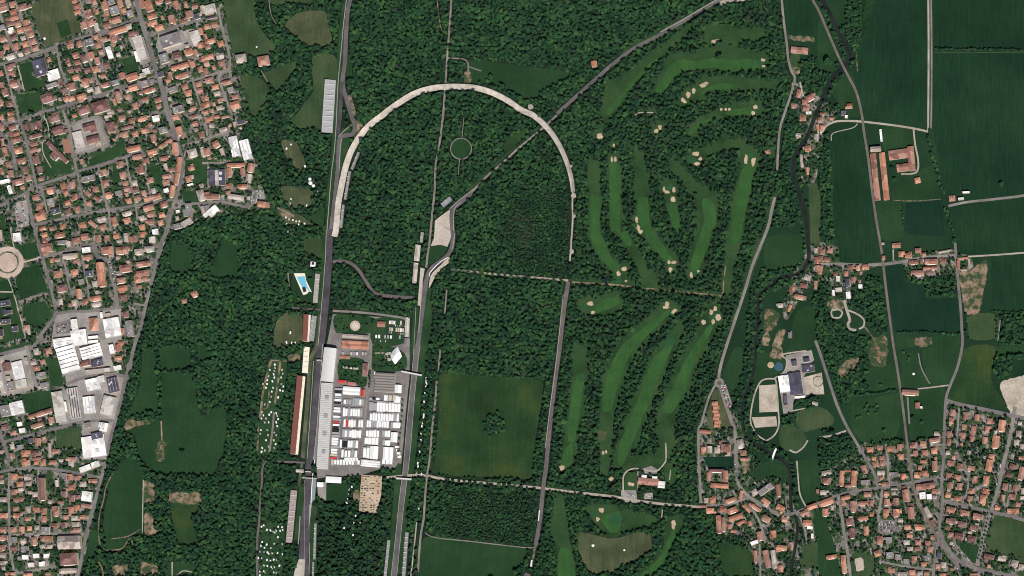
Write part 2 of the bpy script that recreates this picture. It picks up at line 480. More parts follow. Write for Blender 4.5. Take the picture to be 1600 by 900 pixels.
# --- the big central field, plantation gaps, southern field, verges
land('meadow', "23: 245 225 520 232 700 245 1030 275 1020 500 990 700 965 900 / 24: 950 135 700 125 400 120 180 90 170 0 / 23: 200 900 230 500", M['meadow_green'])
land('clearing', "21: 820 780 950 830 / 22: 980 30 940 110 860 140 820 60 / 21: 790 880", M['brown_floor'], 0.12, tree=True)
land('clearing', "21: 760 190 900 110 900 170 800 250 740 280", M['rough'], 0.12)
land('meadow', "24: 120 598 480 630 905 682 885 800 810 850 800 920 70 920", M['meadow_deep'])
land('meadow', "22: 160 118 240 108 292 130 262 190 205 240 155 262 148 200", M['meadow_deep'])
c = P("21: 402 262")[0]
ring = [(c[0] + 16 * math.cos(a * .2618), c[1] + 16.4 * math.sin(a * .2618)) for a in range(24)]
sheet('meadow', ring, M['meadow_deep'], 0.12); fill_disc(NOTREE, c, 18.5)
land('gravel_trap', "21: 195 905 198 825 240 790 312 738 322 800 326 905 / 22: 326 0 322 60 296 128 240 112 165 122 190 60 196 0", M['trap'], 0.16, sm=False)
land('run_off', "22: 322 238 300 210 250 265 200 310 165 355 150 440 160 440 190 380 240 310", M['trap'], 0.16)
land('run_off', "22: 85 290 118 300 98 420 84 590 62 585 75 430", M['trap'], 0.16, sm=False)
land('run_off', "11: 1165 30 1215 60 1250 110 1200 170 1165 190 1180 120 1190 80", M['tan'], 0.16)
land('run_off', "10: 1115 745 1140 740 1190 905 1150 905", M['tan'], 0.16, sm=False)
land('run_off', "30: 790 0 1090 0 900 20 830 45", M['gravel'], 0.16, sm=False)
# circuit verges
for s, w in (("10: 1105 0 1080 150 1060 400 1040 640 1020 900 / 11: 1015 160 1010 300 990 480 / 12: 945 0 930 300 905 560 880 880 / 13: 845 150 820 450 790 890", 9),
             ("11: 1105 100 1090 300 1065 500", 14), ("10: 1130 430 1130 600", 9),
             ("22: 125 440 130 700 110 890 / 23: 90 0 60 300 30 600 0 890 / 24: -30 200 -60 450 -90 880", 17),
             ("22: 50 600 30 890 / 23: -10 100 -40 400 -70 700 / 24: -90 100 -120 500 -150 900", 9),
             ("14: 760 200 740 420 720 620", 9), ("14: 850 350 840 600 850 880", 11)):
    fill_line(NOTREE, P(s), w); strip('verge', P(s), w, M['verge'], 0.11)

for s, w in (("12: 905 660 880 890 / 13: 825 120 800 450 765 880", 6), ("14: 760 10 735 200", 4)): fill_line(NOTREE, P(s), w + 2); strip('verge', P(s), w, M['strip_tan'], 0.17)
for s, w in (("21: 830 240 700 360 560 490 460 590", 4),): fill_line(NOTREE, P(s), w); strip('verge', P(s), w, M['rough'], 0.17)
GOLF = P("30: 250 180 500 130 720 60 1000 40 1290 160 1290 640 1250 690 / 31: 1240 0 1260 640 1200 880 / 32: 1100 300 1000 560 860 880 / 33: 650 650 640 880 400 880 0 880 / 23: 1250 880 1190 200 / 22: 1260 420 1330 0 / 21: 1390 350 1450 0 / 30: -60 600")
sheet('golf_ground', rough_edge(smooth(GOLF, True, 3), 1), M['rough'], 0.07)
# --- golf: rough clearings, fairways, greens, bunkers
for s in (
 "30: -60 660 60 600 110 585 200 480 330 400 450 310 560 228 640 180 640 215 560 280 450 370 330 480 250 545 180 640 100 730 50 830 0 890 -60 960 -100 900",
 "30: 300 720 350 600 440 430 600 425 700 385 900 375 1090 420 1190 445 1205 510 1100 555 900 560 640 550 530 565 460 620 400 720",
 "30: 715 220 800 200 1000 240 1160 235 1175 290 980 312 950 350 720 352 700 280",
 "30: 720 625 900 598 1100 640 1280 640 1270 700 1060 715 830 705 720 725 600 815 520 850 500 820 640 690",
 "30: 780 880 960 820 1150 800 1160 880 1100 900 / 31: 940 10 780 40 690 90 620 160 560 150 600 80 700 20",
 "31: 690 280 800 225 1030 195 1030 235 880 262 740 302 640 395 575 380 575 330",
 "21: 1395 360 1485 370 1490 900 / 22: 1510 60 1580 200 1610 220 / 32: 60 290 100 400 40 420 / 22: 1560 310 1450 180 1400 60 / 21: 1405 900",
 "31: -40 360 55 390 58 520 50 900 / 32: 90 0 140 90 215 220 260 320 330 400 330 450 220 450 190 330 130 200 60 90 0 10 -30 0",
 "31: 160 290 225 290 265 600 290 900 / 32: 320 0 350 60 460 190 510 240 470 330 420 330 400 250 330 190 240 70 190 -60 170 -200",
 "31: 360 520 490 520 500 700 520 900 / 32: 490 20 / 31: 450 880 410 700",
 "31: 430 340 490 380 570 450 650 540 770 610 810 720 805 860 / 32: 765 0 740 130 700 240 690 330 580 370 580 300 610 180 / 31: 650 880 650 700 600 620 510 490 440 410",
 "31: 990 230 1100 265 1115 340 1105 410 1085 480 1065 620 1040 720 / 32: 1010 0 990 90 940 240 910 420 890 500 845 500 865 300 875 130 / 31: 905 880 920 700 950 560 990 420",
 "22: 1320 550 1450 545 1540 510 1640 480 / 32: 60 620 0 640 / 22: 1480 665 1400 660 1335 625",
 "s: 1053 474 1033 482 1000 508 965 538 944 585 938 645 938 740 950 742 960 645 975 592 990 556 1010 532 1040 508 1052 488",
 "s: 1062 500 1046 522 1018 558 1002 600 980 655 962 705 958 730 975 732 995 690 1015 640 1030 600 1050 560 1068 520",
 "s: 1122 488 1105 495 1080 535 1060 572 1040 615 1028 645 1032 715 1048 718 1056 645 1075 612 1092 565 1112 530 1126 505",
 "23: 1290 0 1385 0 1390 230 1370 360 1350 520 1330 620 1300 760 1285 900 / 24: 1260 60 1180 60 / 23: 1195 830 1230 600 1250 440 1275 250",
 "24: 1140 290 1205 290 1245 600 1275 700 1300 940 1155 940 1155 700 1100 560",
 "24: 1370 360 1480 340 1640 370 1640 580 1560 600 1470 520 1400 420",
 "34: 0 380 280 420 340 470 240 515 120 545 -20 580",
 "34: 400 480 490 420 545 470 500 560 455 640 400 780 310 890 160 920 290 800 370 700 390 600",
 "33: 20 880 420 860 400 905 / 34: 380 10 350 70 230 55 100 65 80 235 180 240 190 100 70 80 20 0",
 "34: 380 50 450 20 500 150 440 200 400 150",
):
    p = P(s); fill_poly(NOTREE, p)
    sheet('golf_rough', rough_edge(smooth(p, True, 3), 0.7), M['rough'], 0.12)
land('driving_range', "24: 1318 558 1440 578 1600 608 / 34: 180 558 285 580 292 690 200 752 60 812 / 24: 1590 865 1480 882 1415 870 1355 780 1318 680", M['meadow_tan'], 0.17)
for s in (
 "30: 320 700 390 590 420 530 480 478 560 464 640 482 720 460 820 450 920 472 1040 460 1130 480 1160 512 1060 545 920 552 780 532 640 542 520 560 460 612 420 680 365 725",
 "30: 620 775 690 712 760 668 860 652 920 652 915 690 760 705 690 735 560 805 545 800",
 "30: -50 850 60 730 150 620 230 540 330 450 350 460 260 545 180 640 90 740 30 830 -50 900",
 "31: 900 0 780 30 690 70 610 145 580 140 620 80 720 30",
 "30: 860 880 960 850 1060 850 1110 890 / 31: 960 0 920 10",
 "21: 1412 640 1440 625 1482 650 1485 900 / 22: 1505 60 1570 200 1610 240 / 32: 40 280 30 330 / 22: 1560 290 1470 175 1415 60 / 21: 1408 900",
 "31: -40 380 45 400 50 500 45 900 / 32: 85 0 132 90 130 120 95 110 40 30 0 0 -30 -20",
 "31: 188 650 225 636 260 650 270 740 285 900 / 32: 300 0 340 60 440 200 470 240 420 250 350 190 260 70 205 -40 / 31: 180 760",
 "31: 420 700 455 690 490 720 510 900 470 900 440 800",
 "31: 682 672 722 645 760 670 785 720 797 850 / 32: 752 10 730 120 690 230 650 310 595 300 620 180 680 0 / 31: 700 800",
 "31: 1010 400 1100 400 1080 480 1060 620 1030 720 / 32: 995 10 975 80 930 110 905 100 / 31: 920 890 932 700 960 560",
 "22: 1440 620 1500 550 1610 520 / 32: 40 560 / 22: 1590 600 1480 640",
 "s: 1046 482 1035 490 1000 516 967 546 946 598 941 638 948 643 956 638 970 590 986 552 1006 530 1032 505 1044 492",
 "s: 1046 532 1036 545 1020 562 1006 600 986 652 969 692 965 722 974 724 990 688 1010 640 1026 598 1045 556 1052 536",
 "s: 1108 508 1086 540 1066 572 1046 616 1034 636 1036 643 1050 645 1070 610 1086 565 1106 528 1114 510",
 "23: 1312 238 1342 220 1370 240 1352 350 1332 500 1312 620 1290 740 1240 742 1240 600 1260 440 1282 320",
 "23: 1210 820 1270 768 1275 900 / 24: 1250 40 1190 40",
 "24: 1170 702 1210 678 1250 700 1272 800 1295 940 1165 940",
 "24: 1500 450 1560 410 1640 400 1640 540 1570 560 1520 500",
 "34: 410 640 440 560 470 530 490 560 450 640 390 780 300 880 200 910 300 810 380 720",
):
    sheet('fairway', rough_edge(smooth(P(s), True, 3), 0.4, 2.5), M['fairway'], 0.2)
for s, rx, ry in (("31: 1062 318", 5, 6), ("31: 612 352", 7, 5), ("31: 432 560", 5, 5), ("32: 428 870", 9, 7), ("32: 770 672", 7, 6), ("32: 28 390", 6, 6), ("22: 1370 590", 5, 5), ("24: 1430 410", 6, 5), ("34: 10 450", 11, 9), ("32: 430 660", 5, 4), ("32: 630 330", 4, 4), ("30: 1130 500", 4, 4), ("23: 1342 245", 6, 6), ("32: 445 275", 4, 4)):
    q = P(s)[0]
    sheet('putting_green', [(q[0] + rx * math.cos(a * .393), q[1] + ry * math.sin(a * .393)) for a in range(16)], M['green'], 0.25)
BUNK = """30: 775 325 30 28 805 318 28 24 695 668 45 32 718 648 30 20 620 710 24 38 578 740 30 42 535 780 26 28 552 795 22 22 1160 470 34 22 1168 517 28 18 835 855 18 20 870 855 18 22 897 853 18 20 1102 835 30 28 1082 882 28 30
31: 1028 345 22 70 1085 368 28 52 1097 345 18 26 635 302 44 34 672 340 26 26 645 377 40 24 356 95 24 34 328 126 30 32 175 815 20 44 188 880 26 40 388 575 20 36 412 600 40 24 465 582 20 42 460 655 34 38 8 345 20 34 -6 235 14 22
32: 203 12 30 28 75 302 40 28 32 338 24 38 90 396 22 16 427 250 22 28 466 250 34 24 437 306 26 38 600 347 24 40 655 318 20 16 412 575 28 30 405 600 42 22 475 625 26 24 458 640 22 24 787 612 26 36 758 640 32 36 810 680 40 38 772 714 24 34 697 717 30 38
22: 1410 572 44 32 1432 640 26 24
24: 1190 55 36 38 1575 140 32 36 1498 385 34 32 1470 457 26 30
34: 120 180 24 24 142 184 22 22 462 498 30 60
23: 1512 838 18 24 1536 830 16 22
21: 1485 165 40 36 1580 345 14 36"""
for ln in BUNK.splitlines():
    h, bdy = ln.split(':'); v = [float(x) for x in bdy.split()]
    c_, r_ = int(h[0]), int(h[1])
    for i in range(0, len(v), 4):
        x, y, w, hh = 320 * c_ + v[i] / 5, 180 * r_ + v[i + 1] / 5, v[i + 2] / 8.4, v[i + 3] / 8.4
        n = 14; pts = []
        for k in range(n):
            a = 2 * math.pi * k / n; q = random.uniform(0.7, 1.22)
            pts.append((x + w * q * math.cos(a), y + hh * q * math.sin(a)))
        fill_disc(NOTREE, (x, y), max(w, hh) + 2.5)
        # a dished hollow with a raised sandy lip
        V = []; F = []
        for ri, (rad, z) in enumerate(((1.0, 0.30), (0.86, 0.62), (0.6, 0.42))):
            for (px_, py_) in pts: V.append((*W((x + (px_ - x) * rad, y + (py_ - y) * rad)), z))
        for ri in range(2):
            for k in range(n): F.append((ri * n + k, ri * n + n + k, ri * n + n + (k + 1) % n, ri * n + (k + 1) % n))
        F.append(tuple(2 * n + k for k in range(n))[::-1])
        tag(mesh_obj('sand_bunker', V, F, M['sand'], smooth_shade=True), kind="structure")

# --- eastern fields
for s, mm in (
 ("40: 330 -60 840 -60 850 400 845 900 / 41: 840 125 560 80 340 55 / 40: 335 850 290 640 330 300", 'field'),
 ("40: 890 -60 1660 -60 1660 390 1300 405 900 400", 'field_h'),
 ("40: 890 425 1300 415 1660 415 / 41: 1660 610 1350 650 1150 668 1010 600 960 400 900 200 875 20", 'field'),
 ("41: 100 140 260 105 335 70 365 300 400 600 440 900 / 42: 470 150 485 250 330 258 160 250 150 130 110 -20 / 41: 110 700 105 400 80 200", 'field_h'),
 ("41: 500 100 720 110 735 230 600 255 510 270", 'meadow_deep'), ("41: 560 470 720 460 840 400 900 420 940 640 580 670", 'meadow_deep'),
 ("41: 455 690 640 690 660 900 / 42: 650 20 660 60 500 70 475 0", 'meadow_deep'),
 ("41: 680 685 955 660 970 760 975 900 / 42: 1000 20 960 50 850 40 690 30 / 41: 665 900", 'field_dark'),
 ("41: 1040 720 1660 640 / 42: 1660 165 1400 180 1190 195 1080 180 1075 60 / 41: 1060 900", 'field_h'),
 ("42: 1340 210 1660 185 1660 630 1500 645 1350 640", 'field'),
 ("42: 530 285 640 275 650 420 810 420 830 530 1080 530 1095 790 800 800 590 790 560 640", 'field_dark'),
 ("30: 1315 -60 1520 -60 1545 60 1550 290 1450 290 1360 275 1335 120", 'field'),
 ("32: 1190 60 1470 50 1480 210 1420 270 1200 320", 'meadow_deep'),
 ("31: 1520 560 1600 560 1610 800 / 32: 1600 120 1530 100 / 31: 1530 860", 'meadow'),
 ("33: 940 20 1000 30 1000 200 960 330 900 330 850 230 890 120", 'meadow_deep'),
 ("32: 1420 640 1560 610 1560 900 / 33: 1550 10 1320 60 / 32: 1370 900", 'meadow_deep'),
 ("33: 1100 60 1330 100 1330 220 1200 240 1100 330", 'meadow_deep'),
 ("43: 400 170 620 180 640 400 600 720 330 750 230 560 260 440 600 370 580 330 380 350", 'meadow_deep'),
 ("43: 650 180 640 330 860 310 790 150 740 60 620 60", 'meadow_deep'),
 ("43: 800 60 870 310 1010 300 1080 130 1100 10 880 10", 'meadow_deep'),
 ("43: 680 400 980 330 960 650 860 700 720 740 690 500", 'meadow_deep'),
 ("43: 1140 20 1370 10 1340 250 1430 420 1500 500 1030 430 1010 400 1060 200", 'meadow_green'),
 ("43: 1400 70 1600 60 1600 10 1390 10", 'meadow_deep'), ("43: 1510 110 1640 120 1640 250 1520 240", 'field'),
 ("42: 1170 670 1390 660 1380 840 1160 840", 'meadow'),
 ("42: 590 820 740 840 740 900 / 43: 740 10 600 20", 'meadow_deep'), ("42: 870 830 1100 820 1090 900 870 900", 'meadow_deep'),
 ("44: 1370 440 1640 480 1640 760 1310 690", 'meadow'),
 ("44: 1100 640 1250 670 1220 800 1130 740", 'meadow_deep'),
 ("44: 260 720 420 740 420 900 270 900", 'meadow'),
 ("33: 1420 530 1610 480 / 43: 110 560 100 620 0 645 / 33: 1460 670", 'meadow'),
 ("33: 1300 640 1400 630 1500 720 1420 830 1300 790", 'meadow'),
 ("34: 1040 90 1200 10 1340 20 1350 180 1240 120 1130 160", 'meadow_deep'),
 ("34: 1430 10 1600 10 1600 320 1500 330 1450 150", 'meadow_deep'),
 ("34: 1500 650 1600 640 1600 820 1440 820", 'meadow'), ("34: 1560 400 1660 380 1660 600 1570 590", 'meadow_deep'),
 ("34: 810 650 1060 700 1080 900 860 890", 'meadow_green'),
 ("40: 340 0 435 0 330 300", 'meadow_deep'), ("40: 40 20 200 20 200 200 120 130", 'meadow_deep'), ("40: 0 140 140 470 100 560 0 560", 'meadow_deep'),
 ("40: 250 560 310 760 330 900 200 900 140 800 100 700 180 600", 'meadow_deep'),
 ("30: 1380 430 1450 430 1430 530 1380 530", 'meadow'), ("44: 0 500 60 480 170 900 0 900", 'meadow_deep'),
):
    p = P(s); fill_poly(NOTREE, p)
    if s.startswith('44: 1370 440') or s.startswith('44: 1100 640'): fill_poly(BUILT, p)
    sheet('field', p if 'field' in mm else smooth(p, True, 3), M[mm], 0.1)
# bare and sandy ground
for s, mm, nm in (
 ("43: 1410 300 1470 265 1660 250 1660 540 1520 540 1480 500 1440 400", 'arena', 'earthworks'), ("43: 400 0 530 0 520 150 450 165 395 140", 'dirt', 'bare_ground'),
 ("42: 410 850 510 820 540 900 400 900", 'dirt', 'bare_ground'), ("42: 1095 330 1200 300 1310 230 1300 400 1270 560 1240 640 1150 650 1110 480", 'tan', 'bare_ground'),
 ("43: 150 180 215 120 310 95 280 170 220 230 150 250", 'tan', 'bare_ground'), ("32: 1175 620 1285 640 1265 740 1200 800 1170 780", 'dirt', 'bare_ground'),
 ("32: 1285 780 1335 790 1305 900 / 33: 1300 0 1320 100 1215 90 1240 10 / 32: 1235 890", 'tan', 'bare_ground'), ("32: 1150 880 1180 800 1215 830 1200 900", 'tan', 'bare_ground'),
 ("33: 1130 312 1265 303 1282 516 1132 522", 'arena', 'riding_arena'), ("33: 1072 560 1264 553 1272 630 1100 642", 'arena', 'riding_arena'),
 ("33: 1470 250 1620 210 1640 380 1480 385", 'arena', 'riding_arena'), ("33: 1340 75 1540 35 1560 110 1480 240 1500 400 1400 430 1390 530 1320 530 1280 260 1340 200", 'yard', 'paved_yard'),
 ("30: 1355 275 1540 290 1550 325 1370 310", 'tan', 'bare_ground'), ("04: 1118 160 1208 190 1203 322 1122 322", 'tan', 'bare_ground'), ("04: 1130 410 1190 420 1196 520 1255 545 1170 582 1130 582", 'tan', 'bare_ground'),
 ("04: 1320 253 1558 253 1556 342 1330 322", 'tan', 'bare_ground'), ("04: 870 822 1006 814 990 895 900 895", 'tan', 'bare_ground'), ("04: 1100 798 1130 796 1226 820 1236 872 1110 894", 'tan', 'bare_ground'),
 ("03: 965 630 1010 570 1080 590 1165 580 1165 615 1060 630 1000 665", 'tan', 'bare_ground'), ("03: 1235 760 1270 740 1330 770 1290 790 1285 890 1215 890", 'dirt', 'bare_ground'),
 ("23: 1480 660 1540 680 1520 740 1470 730", 'meadow_tan', 'bare_ground'), ("20: 430 560 480 565 470 650 430 650", 'tan', 'bare_ground'), ("30: 1390 530 1450 535 1440 580 1400 570", 'tan', 'bare_ground'),
 ("13: 640 80 720 60 745 110 680 130", 'tan', 'bare_ground'), ("44: 285 765 345 770 345 850 290 860", 'arena', 'bare_ground'), ("42: 755 840 870 840 865 900 755 900", 'tan', 'bare_ground'),
 ("11: 580 720 640 735 700 800 640 810 590 770", 'tan', 'bare_ground'), ("42: 60 560 190 540 200 610 90 620", 'tan', 'bare_ground'),
 ("34: 50 230 170 230 180 330 60 320", 'yard', 'paved_yard'), ("34: 230 250 300 250 300 300 230 300", 'yard', 'paved_yard'), ("34: 220 60 290 40 340 70 330 100 240 100", 'yard', 'paved_yard'),
 ("34: 1000 0 1050 0 1050 90 1010 110 995 60", 'tan', 'bare_ground'),
):
    p = P(s); fill_poly(NOTREE, p)
    sheet(nm, p if nm in ('riding_arena', 'paved_yard') else rough_edge(smooth(p, True, 3), 1.3, 3.0), M[mm], 0.22)
# --- west town open ground
for s, mm, nm in (
 ("00: 235 40 370 -20 550 -30 640 250 360 365 300 250", 'meadow_tan', 'sports_field'), ("00: 440 180 530 150 560 260 480 300", 'meadow_deep', 'lawn'),
 ("00: 150 500 260 480 250 590 360 640 350 680 190 720", 'verge', 'lawn'), ("00: 120 740 320 720 330 860 160 890", 'verge', 'lawn'), ("00: 960 460 1060 430 1090 560 970 570", 'verge', 'lawn'),
 ("01: 690 350 850 270 960 190 985 290 880 345 710 400", 'verge', 'lawn'), ("01: 330 200 380 190 560 400 560 450 350 480", 'verge', 'lawn'), ("01: 1170 400 1250 380 1270 540 1180 560", 'verge', 'lawn'),
 ("02: 130 120 280 90 312 200 190 226", 'meadow_deep', 'lawn'), ("02: 150 300 310 268 372 468 160 545 120 400", 'meadow_deep', 'lawn'), ("02: 172 600 350 550 405 650 320 762 212 722", 'meadow_deep', 'lawn'),
 ("02: 0 400 70 380 100 480 0 480", 'meadow_deep', 'lawn'), ("02: 0 490 100 490 190 840 0 870", 'verge', 'lawn'), ("01: 0 800 30 770 60 900 0 900", 'verge', 'lawn'),
 ("03: 160 380 400 350 420 480 200 530", 'meadow_deep', 'lawn'), ("03: 440 660 630 630 640 800 440 800", 'meadow', 'lawn'), ("03: 370 100 460 90 500 320 390 320", 'verge', 'lawn'), ("03: 0 30 220 -30 220 10 0 60", 'verge', 'lawn'),
 ("01: 1450 350 1620 340 1620 540 1440 540", 'verge', 'lawn'), ("01: 1430 600 1560 580 1560 680 1430 690", 'verge', 'lawn'), ("01: 880 380 930 380 950 520 880 540", 'verge', 'lawn'),
 ("02: 440 640 720 640 945 605 950 900 400 910 415 760", 'yard', 'paved_yard'), ("03: 430 0 840 0 900 200 500 230", 'yard', 'paved_yard'), ("03: 0 60 220 20 270 340 60 400 0 390", 'yard', 'paved_yard'),
 ("03: 510 230 700 200 980 240 900 580 460 620 410 370 520 330", 'yard', 'paved_yard'), ("03: 645 600 885 595 835 890 640 890", 'yard', 'paved_yard'), ("00: 1240 260 1560 220 1560 360 1300 420 1260 530 1220 350", 'yard', 'car_park'),
 ("02: 430 730 560 690 560 800 440 810", 'paddock', 'car_park'), ("01: 110 690 210 660 230 860 130 880", 'yard', 'car_park'), ("11: 370 590 460 580 470 650 360 710", 'yard', 'car_park'),
 ("00: 1000 290 1120 290 1180 480 1100 520 1050 400", 'yard', 'paved_yard'),
 ("01: 560 60 780 20 850 220 740 270 600 300", 'yard', 'paved_yard'), ("01: 480 195 540 180 575 300 510 300", 'red_court', 'sports_court'),
 ("44: 465 460 600 465 590 575 455 560", 'paddock', 'car_park'), ("33: 830 320 870 300 920 460 910 490 880 480", 'yard', 'car_park'), ("44: 1030 640 1060 640 1200 800 1150 800", 'paddock', 'car_park'),
 ("33: 770 360 820 330 930 640 740 650 720 560", 'meadow_tan', 'lawn'), ("33: 690 870 930 865 / 34: 935 60 735 60", 'field_dark', 'sports_court'),
):
    p = P(s); fill_poly(NOTREE, p); fill_poly(BUILT, p) if nm not in ('paved_yard', 'car_park') else None
    sheet(nm, p, M[mm], 0.13)
# round plaza with its ring paths
c = P("02: 60 250")[0]
def disc(name, c, r0, r1, mat, z, n=40):
    V = []; F = []; zz = nextz(z)
    for k in range(n):
        a = 2 * math.pi * k / n
        for r in (r0, r1):
            V.append((*W((c[0] + r * math.cos(a), c[1] - r * math.sin(a))), zz))
    for k in range(n):
        j = (k + 1) % n
        F.append((2 * k, 2 * k + 1, 2 * j + 1, 2 * j))
    o = mesh_obj(name, V, F, mat); tag(o, kind="structure"); return o
disc('plaza', c, 0.4, 15, M['plaza'], 0.25); disc('ring_path', c, 17.5, 25, M['plaza'], 0.25); fill_disc(NOTREE, c, 26); fill_disc(BUILT, c, 27)
disc('ring_path', P("21: 402 262")[0], 15.6, 17.2, M['lane'], 0.24, 30)

# --- river
RIVERS = []
for s, w in (("40: 10 -40 50 40 110 160 170 280 230 400 236 460 180 530 110 600 60 690 20 780 0 840 / 31: 1570 0 1530 110 1490 200 1430 280 1402 370 1402 470 1430 570 1465 680 1480 740 1505 870 / 32: 1510 40 1517 130 1515 230 1480 300", 6.4),
             ("32: 1480 300 1400 350 1300 362 1230 420 1150 480 1122 530 1115 700 1105 880 / 33: 1100 130 1060 300 1010 420 995 540 1010 660 1080 750 1180 820", 4.5),
             ("33: 1180 820 1280 870 / 34: 1350 40 1372 100 1376 250 1386 390 1420 450 1430 560 1400 750 1370 930", 5.0)):
    strip('river', P(s), w, M['river'], 0.28); fill_line(WOOD, P(s), w + (15 if w == 5.0 else 11)); RIVERS.append((P(s), w)); fill_line(BUILT, P(s), w + 2)

